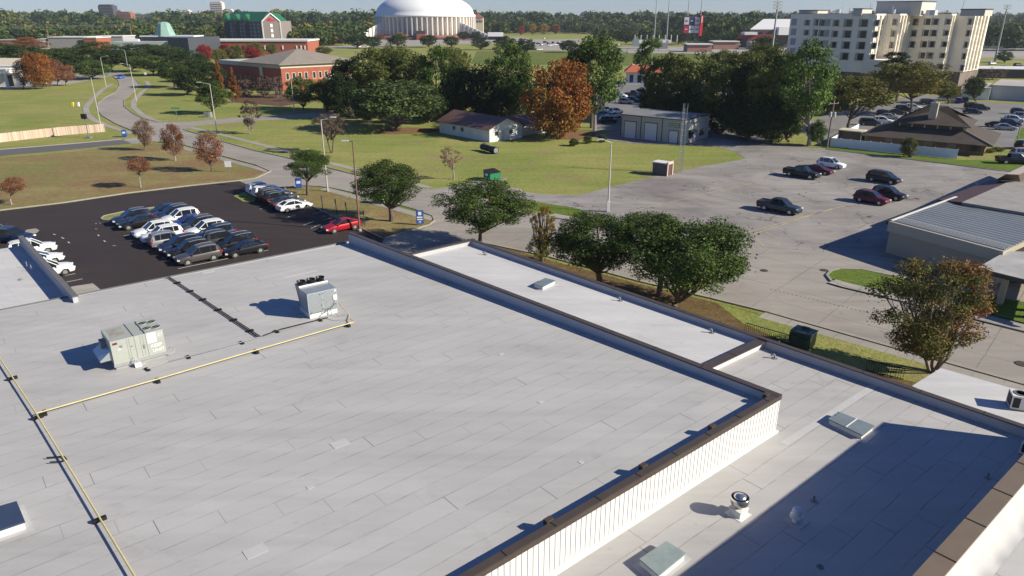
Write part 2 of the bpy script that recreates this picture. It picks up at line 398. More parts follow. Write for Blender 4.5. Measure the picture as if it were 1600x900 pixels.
kerb([(212, 124), (218, 132), (212, 141), (194, 156), (194, 166), (207, 177), (225, 186), (250, 191), (290, 191)])
kerb([(286, 202), (300, 207), (350, 222), (400, 236), (445, 246), (500, 259), (550, 272), (600, 284), (640, 293)])
kerb([(240, 222), (282, 225), (340, 242), (400, 258), (423, 268), (398, 279.5), (374, 282.5), (300, 290), (200, 302), (100, 317), (0, 329), (-300, 366)], 0.25)
kerb([(-260, 262), (0, 234), (100, 226), (190, 218)], 0.3)
kerb([(500, 292), (517, 294), (555, 302), (600, 314), (650, 328), (676, 338), (679, 345), (670, 352), (640, 361), (600, 373)], 0.2)
kerb([(596, 372), (567, 358.5), (520, 337.5), (485, 321.5), (443, 294.5), (470, 290.5), (500, 292)], 0.15)
kerb([(752, 379), (860, 402), (1000, 440), (1110, 466), (1200, 488), (1440, 556), (1600, 601), (1800, 655)], 0.35, 0.12)
kerb([(1800, 520), (1600, 474), (1395, 432), (1345, 422), (1312, 421), (1298, 425), (1292, 431), (1299, 440), (1320, 449), (1380, 464), (1540, 503), (1600, 519), (1800, 565)], 0.25, 0.15)
kerb([(158, 342), (163, 338), (200, 330), (246, 324)], 0.15); kerb([(158, 342), (162, 344.5), (178, 345.5), (236, 336.5)], 0.2)
kerb([(862, 341), (880, 343), (900, 348), (930, 352)], 0.2)
kerb([(1290, 233.5), (1400, 247), (1562, 267), (1700, 281)], 0.15)
# painted lines
PAINTW = mat('worn_white_paint', (0.55, 0.55, 0.53), 0.8, var=0.25, scale=2)
PAINTY = mat('faded_yellow_paint', (0.40, 0.34, 0.17), 0.85, var=0.3, scale=0.8)
def paint(name, segs, mt, wd=0.11, z=0.024):
    m = MB()
    for (a, b) in segs:
        A = G(*a); B = G(*b); d = (B - A).normalized(); n = Vector((-d.y, d.x, 0)) * wd / 2
        m.sheet([Vector((*q.xy, z)) for q in (A + n, B + n, B - n, A - n)], mt)
    return tag(m.build(name, mt), kind='structure')
paint('stall_lines', [((278.6, 420), (420, 391)), ((355, 404), (341, 397)), ((193, 369), (214, 365)), ((76, 405.5), (87, 403)), ((80, 414), (97, 411)), ((94, 421), (107, 419)), ((102, 431), (118, 427.5)), ((104, 441), (129, 436)),
      ((406, 327), (414, 325)), ((448, 340), (462, 336)), ((474, 352), (490, 346.5)), ((486, 357), (500, 351)), ((497, 362), (515, 356)), ((488, 334), (514, 329)), ((505, 344), (530, 337.5))], PAINTW)
paint('faint_arc_dashes', [((155, 349), (158, 348.6)), ((148.5, 358), (152, 358)), ((153, 367), (155, 369)), ((149, 350), (151, 349)), ((83, 366), (87, 367)), ((96, 371), (100, 373)), ((106, 378), (109, 380)), ((176, 384), (181, 384)), ((162, 376), (165, 378)), ((253, 404), (258, 404))], PAINTW, 0.12)
dd = (G(1200, 283) - G(1000, 330)).normalized()
paint('lot_lines', [((995, 328), (1190, 283)), ((1165, 364), (1330, 319)), ((1330, 319), (1400, 298)), ((1177, 366), (1300, 326)), ((1395, 288), (1445, 281)), ((1180, 372), (1196, 388)), ((1160, 376), (1178, 389)), ((1205, 378), (1222, 388)), ((1210, 383), (1224, 379)), ((1195, 362), (1215, 374))], PAINTY, 0.13, 0.03)
segs = []
for i in range(9):
    c = G(1000, 330) + dd * (3.0 + i * 3.0); n = Vector((-dd.y, dd.x, 0))
    segs.append((c + n * 5, c)); segs.append((c, c - n * 5))
for i in range(14):
    c = G(1240, 231) + (G(1560, 268) - G(1240, 231)) * (i / 13) ; n = Vector((-dd.y, dd.x, 0))
    segs.append((c, c - dd * 5.2))
m = MB()
for A, B in segs:
    d = (B - A).normalized(); n = Vector((-d.y, d.x, 0)) * 0.055; m.sheet([Vector((*q.xy, 0.034)) for q in (A + n, B + n, B - n, A - n)], PAINTY)
tag(m.build('bay_lines', mat('very_faded_paint', (0.30, 0.275, 0.2), 0.9, var=0.25, scale=0.5)), kind='structure')
m = MB()
for i in range(26):
    p = G(1205 + i * 6.6, 452 + i * 1.62); m.lathe((p.x, p.y, 0.0), [(0.06, 0.015), (0.06, 0.035), (0.0, 0.045)], 6)
tag(m.build('road_studs', mat('stud', (0.05, 0.045, 0.04), 0.8)), kind='structure')
for u, v, r, lb in ((1287.5, 422.5, .42, 'dark iron manhole cover at the nose of the curved traffic island'), (1194, 423, .4, 'dark iron drain cover in the street beside the big round oak'),
    (1358, 339, .3, 'small drain cover in the car park left of the tan building corner'), (1433, 311, .35, 'small drain cover in the worn car park beyond the maroon suv'), (1597, 569, .5, 'dark iron cover in the street at the right edge right of the red leaved tree')):
    p = G(u, v); tag(MB().lathe((p.x, p.y, 0.0), [(r, 0.01), (r, 0.045), (r * .85, 0.05), (0, 0.05)], 16).build('manhole_cover', mat('rusty_iron', (0.06, 0.045, 0.035), 0.8, var=.3, scale=6), smooth=False),
        lb, 'manhole cover', 'iron covers in the street and car park')
# ground further away
FIELD = grass_mat('far_field', (0.085, 0.13, 0.025), (0.12, 0.15, 0.03), (0.16, 0.16, 0.05), (0.16, 0.14, 0.07), 0.03, 0.3)
PALE = mat('pale_far_paving', (0.30, 0.28, 0.255), 0.9, var=0.15, scale=0.03)
MIDP = paved_mat('car_park_paving', (0.20, 0.195, 0.19), R(38), 0, 5, 5, 0.2)
DIRT = mat('pine_straw', (0.15, 0.075, 0.035), 0.95, col2=(0.20, 0.11, 0.05), scale=0.8)
ground_sheet('far_lawn', [(735, 100), (745, 80), (990, 80), (1300, 86), (1300, 100), (1000, 103)], FIELD, 0.01)
ground_sheet('far_car_park', [(806, 78), (812, 66), (840, 62), (905, 64), (905, 70), (900, 79)], PALE, 0.03)
ground_sheet('far_road', [(470, 74), (560, 71), (812, 62), (960, 60), (960, 62.5), (812, 65), (560, 75), (470, 78)], PALE, 0.02)
ground_sheet('dome_forecourt', [(540, 66), (600, 59), (790, 57), (830, 59), (800, 67), (640, 71)], PALE, 0.015)
ground_sheet('long_far_car_park', [(950, 73.5), (1000, 72.5), (1240, 75), (1240, 86), (1100, 84), (950, 82.5)], PALE, 0.03)
ground_sheet('right_far_car_park', [(1530, 68), (1600, 67), (1760, 68), (1760, 93), (1600, 92), (1524, 90)], PALE, 0.03)
ground_sheet('restaurant_car_park', [(925, 205), (930, 150), (950, 128), (1010, 122), (1100, 128), (1240, 134), (1240, 205), (1190, 222), (1110, 216), (960, 205)], MIDP, 0.012)
ground_sheet('clinic_car_park', [(1240, 200), (1330, 165), (1440, 148), (1540, 152), (1650, 158), (1750, 250), (1600, 236), (1400, 205), (1280, 222)], MIDP, 0.022)
ground_sheet('clinic_grass_strip', [(1465, 158), (1500, 154), (1700, 165), (1700, 168), (1500, 158), (1468, 161)], GRASS, 0.05)
ground_sheet('far_right_lawn', [(1585, 222), (1597, 200), (1700, 205), (1700, 240), (1590, 228)], LUSH, 0.05)
ground_sheet('fallen_leaves', [(585, 206), (600, 201), (640, 199), (684, 201), (690, 205), (660, 208), (610, 210)], DIRT, 0.03)
ground_sheet('fallen_needles', [(860, 212), (880, 205), (925, 205), (930, 212), (905, 219), (870, 217)], DIRT, 0.035)
ground_sheet('planting_bed', [(350, 150), (440, 146), (480, 160), (440, 166), (365, 160)], mat('bed_soil', (0.10, 0.055, 0.03), .95, var=.3, scale=.3), 0.03)
ground_sheet('portico_apron', [(-120, 142), (0, 140), (110, 131), (150, 124), (170, 119), (150, 116), (-120, 128)], PALE, 0.012)

# ---------------------------------------------------------------- the flat-roofed building in front
A0 = G(549, 376, 6.6); L0 = G(0, 484, 6.6); C0 = G(1204, 622, 7.05)
RN = (L0 - A0).cross(C0 - A0).normalized()
if RN.z < 0: RN = -RN
def RM(u, v, h=0.0): return onplane(u, v, A0 + Vector((0, 0, h)), RN)
def mz(p): return A0.z - (RN.x * (p[0] - A0.x) + RN.y * (p[1] - A0.y)) / RN.z
TOP = 7.5
PA = G(549, 363, TOP); PC = G(1221, 617, TOP); PF = G(740, 900, TOP)
dl = (PC - PA).normalized()                   # along the long parapet
df = (PF - PC).normalized()                   # along the front wall
PF = PC + df * 62
nl = Vector((dl.y, -dl.x, 0));                # towards the roof (near side)
if (L0 - PA).dot(nl) < 0: nl = -nl
nf = Vector((df.y, -df.x, 0))
if (PA - PC).dot(nf) < 0: nf = -nf
bld = empty('flat_roof_building', (*((PA + PC) / 2).xy, 0), 'large flat roofed building with grey membrane roof, brown coping and white ribbed front wall', 'building')
LEFT = L0 + (L0 - A0).normalized() * 34
near = PF + (LEFT - L0) * 0 + nf * 60
core = [PA, PC, PF, PF + nf * 37, LEFT]
ptop = [(p.x, p.y) for p in (PA + nl * .3, PC + nl * .3 + nf * .25, PF + nf * .3, PF + nf * 37, LEFT)]
MB().sheet([Vector((x, y, mz((x, y)))) for x, y in ptop], ROOFM).build('roof', ROOFM, bld)
MB().prism([(p.x, p.y) for p in (PA, PC - dl * 0.05 + nf * .02, PF + nf * .02, PF + nf * 37, LEFT)], 0, 5.3, MEMBW).build('wall', MEMBW, bld)
m = MB()
m.bar((*(LEFT + nl * .1).xy, 5.3), (*(A0 - dl * .0).xy, 5.3), .2, 1.25); m.build('wall', MEMBW, bld)
m = MB()
def wallbar(m, a, b, wd, z0, z1, mt=None):
    m.bar((a.x, a.y, z0), (b.x, b.y, z0), wd, z1 - z0, mt)
m = MB(); wallbar(m, PA + nl * .17, PC + nl * .17 - dl * .3, .30, 5.3, TOP - .06); m.build('parapet', MEMBW, bld)
m = MB(); wallbar(m, PC + nf * .17, PF + nf * .17, .30, 4.8, TOP - .06); m.build('ribbed_wall', mat('ribbed_wall_white', (.66, .66, .66), .6, var=.04, scale=.6), bld)
m = MB(); wallbar(m, PA + nl * .15 - dl * .05, PC + nl * .15 + dl * .02, .36, TOP - .06, TOP + .03); m.build('coping', COPE, bld)
m = MB(); wallbar(m, PC + nf * .15 + nl * .38 * 0 + df * .38, PF + nf * .15, .33, TOP - .055, TOP + .034)
wallbar(m, PC - nf * .03, PF - nf * .03, .03, TOP - .22, TOP + .02); m.build('coping', COPE, bld)
m = MB()
d_ = 1.2
while d_ < 37.5:
    p = PA + nl * .15 + dl * d_; q = 0.18; wallbar(m, p - nl * q, p + nl * q, .035, TOP + .02, TOP + .042); d_ += 3.05
d_ = 1.1
while d_ < 40:
    p = PC + nf * .15 + df * d_; q = .165; wallbar(m, p - nf * q, p + nf * q, .04, TOP + .02, TOP + .044); d_ += 2.35
m.build('coping_joints', BLACK, bld)
m = MB(); d_ = .1
while d_ < 30:                                  # the ribs of the metal wall sheets
    p = PC + df * d_; wallbar(m, p + nf * .010, p + nf * .05, .03, 5.54, TOP - .23); d_ += .27
m.build('wall_ribs', mat('panel_joint_grey', (.24, .245, .25), .5), bld)
m = MB(); wallbar(m, PC - nf * .06, PF - nf * .06, .16, 5.40, 5.53); m.build('base_flashing', FLASH, bld)
for k, dd_ in enumerate((.6, 8.2 * .62, 8.2 * 1.20, 8.2 * 1.85, 20.5)):
    p = PC + nf * .45 + df * dd_
    m = MB(); m.box((p.x, p.y, TOP - .02), (.34, .22, .24), math.atan2(df.y, df.x)); m.build('overflow_box', COPE, bld)
m = MB()
for u, v in ((936, 521),):
    p = G(u, v, 7.0); m.box((p.x, p.y, p.z), (.7, .12, .07), math.atan2(dl.y, dl.x))
m.build('scupper_slot', BLACK, bld)
PATCHM = mat('roof_patch', (.44, .44, .44), .7, var=.05, scale=2)
m = MB()
for u, v, a, b in ((531, 693, .75, .55), (399, 861, .75, .55), (485, 761, .28, .22), (908, 722, .2, .2), (845, 628, .3, .25), (783, 553, .35, .2), (325, 425, .9, .35), (470, 428, 2.6, .10)):
    p = RM(u, v, .004); MB().box((p.x, p.y, p.z + .004), (a, b, .012), R(39.5), None).build('membrane_patch', PATCHM, bld)
m = MB()
for u, v, r, ln in ((700, 440, .5, .3),):
    p = RM(u, v); m.lathe((p.x, p.y, p.z + .004), [(.55, 0), (.5, .006), (0, .006)], 10)
m.build('damp_patch', mat('damp_membrane', (.33, .32, .31), .6, var=.2, scale=3), bld)
# flashing edge along the far side of the main roof (no parapet there)
m = MB(); wallbar(m, LEFT, A0, .16, 6.56, 6.62); m.build('roof_edge', mat('edge_metal', (.17, .17, .17), .5, var=.08, scale=2), bld)

# low wing to the right of the long parapet, in two strips
LW = 5.45; PT2 = 5.92
RA = G(739, 374, PT2); RB = G(1193, 527, PT2); RC = G(1600, 664, PT2)
dr = (RC - RA).normalized(); nr = Vector((dr.y, -dr.x, 0))
if (PC - RA).dot(nr) < 0: nr = -nr
RE = RC + dr * 30
low = empty('low_roof_wing', (*((RA + RC) / 2).xy, 0), 'low roofed wing beyond the long brown coping with bright membrane roof and shadowed lower corner', 'building')
# far end wall, parallel to the main roof's far edge
f39 = rot2(R(39)); t_ = (RA - PA).dot(nl) 
RFa = RA - f39 * (abs((RA - PA).dot(nl)) / abs(f39.dot(nl)))
DV1 = G(1193, 531, PT2 - .1); DV0 = DV1 - f39 * ((DV1 - PC).dot(-nl) / abs(f39.dot(nl)))
MB().sheet([Vector((*p.xy, LW + .04)) for p in (RFa, RA, RB, DV1, DV0)], ROOFB).build('roof', ROOFB, low)
T = Vector((27.87, 29.5, 0)); TF = T + df * 60
ndf = -nf
lowpts = [DV0, DV1, RE, RE + df * 40, TF + df * 0, PF]
MB().sheet([Vector((*p.xy, LW - .05)) for p in lowpts], ROOFL).build('roof', ROOFL, low)
MB().prism([(p.x, p.y) for p in (RFa, RA, RE, RE + df * 60, PF, PC)], 0, LW - .12, MEMBW).build('wall', mat('tan_stucco', (.34, .30, .24), .9, var=.1, scale=1), low)
for (a, b, nn, nm) in ((RA, RB, nr, 'parapet'), (RB, RE, nr, 'parapet')):
    m = MB(); wallbar(m, a + nn * .15, b + nn * .15, .28, LW - .2, PT2 - .05); m.build('parapet', MEMBW, low)
    m = MB(); wallbar(m, a + nn * .14, b + nn * .14, .36, PT2 - .05, PT2 + .02); m.build('coping', COPE, low)
m = MB(); wallbar(m, RFa + f39 * .2, RA + f39 * .15, .26, LW - .2, PT2 - .05); m.build('parapet', MEMBW, low)
m = MB(); wallbar(m, RFa + f39 * .2, RA + f39 * .15, .42, PT2 - .052, PT2 + .024); m.build('coping', COPE, low)
m = MB(); wallbar(m, DV0 + f39 * .15, DV1 - f39 * .1, .34, LW - .2, PT2 - .13); m.build('dividing_parapet', FLASH, low)
m = MB(); wallbar(m, DV0 + f39 * .15, DV1 - f39 * .1, .62, PT2 - .13, PT2 - .06); m.build('coping', COPE, low)
m = MB()
for a, b, z, n_ in ((RA, RE, PT2, 26),):
    for i in range(n_):
        p = a + dr * (1.5 + i * 3.05) + nr * .14; wallbar(m, p - nr * .19, p + nr * .19, .03, z + .01, z + .032)
for q in (.3, .62):
    p = DV0 + (DV1 - DV0) * q; wallbar(m, p - dr * .32, p + dr * .32, .03, PT2 - .07, PT2 - .05)
m.build('coping_joints', BLACK, low)
m = MB()
wl = [G(u, v, LW + .02) for u, v in ((1372, 592), (1383, 596), (1232, 694), (1218, 690))]
m.sheet([Vector((*p.xy, LW - .04)) for p in wl]); m.build('membrane_strip', PATCHM, low)
m = MB()
for u, v in ((827, 406), (910, 433), (1008, 466), (1125, 504), (1264, 551)):
    p = G(u, v, 5.72) + nr * .05; MB().box((p.x, p.y, 5.72), (.14, .2, .12), math.atan2(dr.y, dr.x)).build('scupper_slot', BLACK, low)
# the taller wing whose shadow falls over the low roof
CT = 10.25
tall = empty('tall_roof_wing', (*(T + df * 15 + nf * -5).xy, 0), 'tall wing at the lower right corner with wide tan coping and white wrinkled roof edge', 'building')
e1 = -nf
MB().prism([(p.x, p.y) for p in (T, T + df * 60, T + df * 60 + e1 * 60, T + e1 * 60)], 0, CT - .7, MEMBW).build('wall', MEMBW, tall)
ROOFT = roof_mat('worn_white_membrane', (.50, .50, .49), R(39.5), 1.0, .8, 5)
MB().sheet([Vector((*p.xy, CT - .62)) for p in (T + e1 * .6, T + df * 60 + e1 * .6, T + df * 60 + e1 * 60, T + e1 * 60)], ROOFT).build('roof', ROOFT, tall)
m = MB(); wallbar(m, T + e1 * .22, T + df * 60 + e1 * .22, .42, CT - .8, CT - .08); m.build('parapet', FLASH, tall)
COPE2 = mat('tan_coping', (.155, .120, .085), .5, var=.08, scale=1.2, spec=.4)
m = MB(); wallbar(m, T + e1 * .22, T + df * 60 + e1 * .22, .58, CT - .08, CT); m.build('coping', COPE2, tall)
m = MB()
for i in range(18):
    p = T + df * (1.2 + i * 2.35) + e1 * .22; wallbar(m, p - e1 * .3, p + e1 * .3, .05, CT - .01, CT + .012)
m.build('coping_joints', BLACK, tall)
m = MB(); n_ = 110; prof = []
for i in range(n_ + 1):                          # loose wrinkled flashing that runs down from the coping
    s_ = i * .25; w1 = .06 * math.sin(s_ * 2 * math.pi / 1.15) + .03 * math.sin(s_ * 3.1)
    row = []
    for j in range(7):
        t = j / 6; zz = CT - .10 - .5 * (math.sin(t * math.pi / 2)) + (w1 * math.sin(t * math.pi) * .8); p = T + df * s_ + e1 * (.5 + .75 * t)
        row.append((p.x, p.y, zz))
    prof.append(row)
vs = [q for r_ in prof for q in r_]
m.add(vs, [(i * 7 + j, i * 7 + j + 1, (i + 1) * 7 + j + 1, (i + 1) * 7 + j) for i in range(n_) for j in range(6)])
m.build('flashing', mat('bright_flashing', (.42, .42, .41), .6, var=.06, scale=1), tall, smooth=True)
# left wing
lw = empty('left_roof_wing', (*G(20, 430, 6.2).xy, 0), 'lower left wing with pale roof and a shadowed grey parapet along the dark car park', 'building')
WA = G(35, 368, 7.05); WB = G(118, 459, 7.05); dwl = (WB - WA).normalized(); nw = Vector((dwl.y, -dwl.x, 0))
if (L0 - WA).dot(nw) < 0: nw = -nw
e2 = (L0 - A0).normalized()
WBq = WB + dwl * .6
MB().prism([(p.x, p.y) for p in (WA, WBq, WBq + e2 * 60, WA + e2 * 60)], 0, 6.18, MEMBW, ROOFB).build('wall', None, lw)
m = MB(); wallbar(m, WA + nw * .17, WBq + nw * .17, .3, 6.0, 7.0); m.build('parapet', MEMBW, lw)
m = MB(); wallbar(m, WA + nw * .15, WBq + nw * .15, .38, 7.0, 7.07); m.build('coping', mat('grey_coping', (.13, .125, .12), .5, var=.1, scale=2), lw)
m = MB(); wallbar(m, WBq + e2 * .3, WBq + e2 * 60, .16, 6.1, 6.3); m.build('roof_edge', BLACK, lw)  # black bar paints in the shadow gap between this wing and the main roof
m = MB()
for u, v in ((43, 419), (50, 424)):
    p = G(u, v, 6.2); m.tube([p, p + Vector((0, 0, .55))], .03, 6)
m.build('vent_pipe', STEEL, lw)
# canopy roof beyond the low wing
cn = empty('canopy_roof', (*G(1500, 620, 4.9).xy, 0), 'small pale flat canopy roof behind the low parapet beside the red leaved tree', 'building')
cp_ = [G(u, v, 4.9) for u, v in ((1425, 603), (1470, 575), (1600, 612), (1900, 700), (1900, 780), (1640, 700))]
MB().prism([(p.x, p.y) for p in cp_], 4.45, 4.9, mat('canopy_fascia', (.30, .27, .23), .8), ROOFB).build('roof', None, cn)
for u, v in ((1470, 577), (1600, 615), (1700, 645)):
    p = G(u, v, 4.45) + nr * .4; MB().box((p.x, p.y, 2.22), (.25, .25, 4.45), 0).build('post', WHITE, cn)

# ---------------------------------------------------------------- things on the roofs
D39 = rot2(R(39)); N39 = rot2(R(129))
GREENM = mat('pale_green_painted_metal', (.36, .385, .345), .5, .1, var=.05, scale=1.5, spec=.4)
GALV = mat('bright_galvanised', (.36, .40, .42), .35, .5, var=.08, scale=4)
GREYD = mat('grey_metal_dark', (.22, .24, .25), .5, .3, var=.08, scale=3)
def text(name, s, size, loc, xdir, ydir, mt, parent, depth=.004):
    cu = bpy.data.curves.new(name, 'FONT'); cu.body = s; cu.size = size; cu.extrude = depth; cu.align_x = 'CENTER'; cu.align_y = 'CENTER'
    o = bpy.data.objects.new(name, cu); dg = bpy.context.evaluated_depsgraph_get()
    COL.objects.link(o); dg.update(); me = bpy.data.meshes.new_from_object(o.evaluated_get(dg)); bpy.data.objects.remove(o)
    x = Vector(xdir).normalized(); y = Vector(ydir).normalized(); z = x.cross(y)
    M = Matrix((x, y, z)).transposed().to_4x4(); M.translation = Vector(loc)
    m = MB(); m.add([M @ v.co for v in me.vertices], [tuple(p.vertices) for p in me.polygons])
    return m.build(name, mt, parent)
class Frame:
    """a local frame on a roof: x along, y across, z up"""
    def __init__(s, o, x): s.o = Vector(o); s.x = Vector((x.x, x.y, 0)).normalized(); s.y = Vector((-s.x.y, s.x.x, 0)); s.a = math.atan2(s.x.y, s.x.x)
    def p(s, x, y, z): return s.o + s.x * x + s.y * y + Vector((0, 0, z))
    def box(s, m, x0, x1, y0, y1, z0, z1, mt=None):
        c = s.p((x0 + x1) / 2, (y0 + y1) / 2, (z0 + z1) / 2); return m.box(c, (abs(x1 - x0), abs(y1 - y0), abs(z1 - z0)), s.a, mt)
# unit 1, the long green-grey one
b0 = RM(181, 579); b1 = RM(262, 557)
F1 = Frame(b0, b1 - b0); LX = (b1 - b0).length; LY = 2.15; Z0, Z1 = .34, 1.72
u1 = empty('rooftop_air_conditioner', F1.p(LX / 2, LY / 2, 0), 'long pale green rooftop air conditioner with four fans and hand painted white letters', 'air conditioner', 'packaged air conditioners on the grey roof')
m = MB(); F1.box(m, .05, LX - .05, .05, LY - .05, 0, .2); F1.box(m, -.03, LX + .03, -.05, .15, .18, Z0); F1.box(m, -.03, LX + .03, LY - .15, LY + .05, .18, Z0); m.build('curb', STEEL, u1)
x1_, x2_ = LX * .445, LX * .66
m = MB(); F1.box(m, 0, x1_ - .01, 0, LY, Z0, Z1); F1.box(m, x1_ + .01, x2_ - .01, 0, LY, Z0, Z1 - .012); F1.box(m, x2_ + .01, LX, 0, LY, Z0, Z1 + .01); bo = m.build('casing', GREENM, u1)
m = MB(); F1.box(m, .18, x1_ - .25, .45, LY - .3, Z1, Z1 + .004); m.build('roof_stain', mat('rust_wash', (.30, .29, .255), .7, var=.25, scale=2.5), u1)
m = MB()
for x in (x1_, x2_): F1.box(m, x - .012, x + .012, -.008, LY, Z0, Z1 + .03)
for x in (LX * .30, LX * .34, LX * .55, LX * .60): F1.box(m, x - .008, x + .008, -.006, .01, Z0 + .05, Z1 - .05)
m.build('panel_seams', GREYD, u1)
for i, (x, y) in enumerate(((.2, .3), (.2, .72), (.72, .25), (.72, .68))):
    c = F1.p(x2_ + (LX - x2_) * (x + .04), LY * y, Z1 + .01)
    f = MB().lathe(c, [(.25, 0), (.26, .035), (.235, .035), (.235, -.0)], 18).build('fan_ring', GREENM, u1)
    m = MB().lathe(c, [(.234, .004), (0, .004)], 18); m.build('fan_well', BLACK, f)
    m = MB()
    for k in range(5): m.lathe(c + Vector((0, 0, .012)), [(.05 + .042 * k, 0), (.056 + .042 * k, .008)], 16)
    for k in range(4):
        dd_ = rot2(k * math.pi / 4 + .2) * .23; m.tube([c - dd_ + Vector((0, 0, .022)), c + dd_ + Vector((0, 0, .022))], .007, 4)
    m.build('fan_guard', GREYD, f)
m = MB(); F1.box(m, x2_ + .05, x2_ + .52, -.004, .01, 1.08, 1.66); m.build('white_panel', WHITE, u1)
m = MB(); F1.box(m, x2_ + .60, LX - .05, -.004, .01, 1.33, 1.62); F1.box(m, .32, .46, -.006, .01, 1.10, 1.24); m.build('sticker', mat('label_grey', (.55, .56, .55), .6, col2=(.3, .31, .3), scale=9), u1)
m = MB(); F1.box(m, .10, .34, -.006, .01, 1.48, 1.60); m.build('maker_plate', mat('maroon', (.13, .02, .025), .5), u1)
for s_, z in (('KEEP', .86), ('UNIT', .56)):
    text('hand_lettering', s_, .27, F1.p(x2_ + .45 + (.08 if s_ == 'UNIT' else 0), -.006, z), F1.x, (0, 0, 1), WHITE, u1)
m = MB(); F1.box(m, .44, .56, -.03, .01, 1.25, 1.38); F1.box(m, LX * .585, LX * .60 + .05, -.03, .01, .85, 1.08); F1.box(m, LX * .36, LX * .39, -.03, .01, 1.15, 1.20); m.build('latch', GREYD, u1)
m = MB()                                          # the intake hood on the left end
vs = [F1.p(0, y, z) if k == 0 else F1.p(-.62, y, z) for y in (.15, LY - .15) for (k, z) in ((0, 1.15), (0, .60), (1, .68), (1, .60))]
m.add(vs, [(0, 1, 3, 2), (4, 6, 7, 5), (0, 2, 6, 4), (2, 3, 7, 6), (1, 5, 7, 3), (0, 4, 5, 1)]); m.build('intake_hood', GALV, u1)
m = MB(); F1.box(m, -.28, 0, 1.2, 1.75, .95, 1.35); m.build('exhaust_hood', GREYD, u1)
m = MB()
q = [F1.p(LX * .33, -.25, .03), F1.p(LX * .33, -.25, .42), F1.p(LX * .42, -.22, .42), F1.p(LX * .42, -.22, .05), F1.p(LX * .55, -.25, .04)]; m.tube(q, .025, 5)
m.tube([F1.p(LX * .36, -.05, .5), F1.p(LX * .36, -.3, .5), F1.p(LX * .36, -.3, .04)], .02, 5)
for t in (0, 1): m.tube([F1.p(LX + .0, .1, .35), F1.p(LX + .25, .0, .55), F1.p(LX + .42, -.1, .42), F1.p(LX + .3, -.2, .22), F1.p(LX + .05, -.1 - .03 * t, .2)], .018, 5)
m.build('conduit', mat('grey_conduit', (.45, .46, .46), .5), u1)
m = MB(); F1.box(m, LX * .34, LX * .46, -.4, -.12, .02, .2); m.build('junction_box', WHITE, u1)
# unit 2, silver, three fans on a leaning coil section
c0 = RM(484, 499); c1 = RM(531, 489)
F2 = Frame(c0, rot2(R(36))); LX2 = 1.95; LY2 = 1.35; H0, H1 = .32, 1.72
F2.o = c0 + F2.x * .0
u2 = empty('rooftop_air_conditioner', F2.p(1, 1, 0), 'silver rooftop air conditioner with three black raised fans on top', 'air conditioner', 'packaged air conditioners on the grey roof')
m = MB(); F2.box(m, .05, LX2 - .05, .05, LY2 + .4, 0, H0 - .02); m.build('curb', FLASH, u2)
m = MB(); F2.box(m, 0, LX2, 0, LY2, H0, H1); m.build('casing', GALV, u2)
m = MB()
vs = [F2.p(x, y, z) for x in (.04, LX2 - .04) for (y, z) in ((LY2 + .01, H0 + .1), (LY2 + .35, H0 + .1), (LY2 + .95, H1 + .02), (LY2 + .01, H1 + .02))]
m.add(vs, [(0, 1, 2, 3), (4, 7, 6, 5), (0, 4, 5, 1), (1, 5, 6, 2), (2, 6, 7, 3), (0, 3, 7, 4)]); m.build('coil_section', mat('coil_side', (.27, .28, .28), .5, .4, var=.1, scale=3), u2)
m = MB(); F2.box(m, .0, LX2, LY2 + .02, LY2 + .10, H1, H1 + .10); m.build('top_rail', WHITE, u2)
m = MB(); F2.box(m, 0, LX2, -.012, .0, H1 - .04, H1); F2.box(m, -.01, .02, -.012, .02, H0, H1); F2.box(m, LX2 - .02, LX2 + .01, -.012, .02, H0, H1); F2.box(m, LX2 * .49, LX2 * .51, -.012, .0, H0 + .1, H1 - .04); m.build('edge_trim', mat('trim_light', (.52, .55, .56), .4, .4), u2)
for i in range(3):
    c = F2.p(LX2 * (.17 + .33 * i), LY2 + .50, H1 + .02)
    f = MB().lathe(c, [(.27, 0), (.25, .13), (.30, .27), (.285, .27), (.235, .13), (.235, .05)], 20).build('fan_shroud', mat('gloss_black', (.01, .01, .011), .3, spec=.5), u2, smooth=False)
    m = MB().lathe(c, [(.234, .09), (.07, .09), (.07, .14), (0, .15)], 16); m.build('fan_motor', BLACK, f)
    m = MB()
    for k in range(5): m.box(c + rot2(k * 1.257 + .3) * .15 + Vector((0, 0, .12)), (.17, .09, .01), k * 1.257 + .3)
    m.build('fan_blade', mat('blade_grey', (.10, .10, .11), .5), f)
m = MB()
for x, z in ((.42, 1.52), (.52, 1.55), (.52, 1.12), (.45, .78), (.92, 1.2)): F2.box(m, LX2 * x - .03, LX2 * x + .03, -.03, 0, z - .02, z + .02)
m.build('latch', BLACK, u2)
m = MB(); F2.box(m, LX2 * .87, LX2 * .99, -.05, 0, .95, 1.28); F2.box(m, LX2 * .92, LX2 * .98, -.012, 0, 1.52, 1.62); m.build('disconnect_box', WHITE, u2)
m = MB(); m.tube([F2.p(LX2 * .5, -.02, .55), F2.p(LX2 * .5, -.12, .55), F2.p(LX2 * .5, -.12, .3), F2.p(LX2 * .62, -.12, .3), F2.p(LX2 * .62, -.12, .52), F2.p(LX2 * .72, -.12, .52), F2.p(LX2 * .72, -.2, .06)], .022, 5)
m.tube([F2.p(LX2 * .93, -.04, .95), F2.p(LX2 * .9, -.25, .6), F2.p(LX2 * .8, -.5, .2), F2.p(LX2 * .85, -.7, .05), F2.p(LX2 * 1.2, -.8, .04), RM(543, 500, .05)], .018, 5)
m.tube([F2.p(.15, -.02, .42), F2.p(.15, -.10, .40), F2.p(LX2 * .5, -.10, .44)], .018, 5)
m.build('conduit', GREYD, u2)
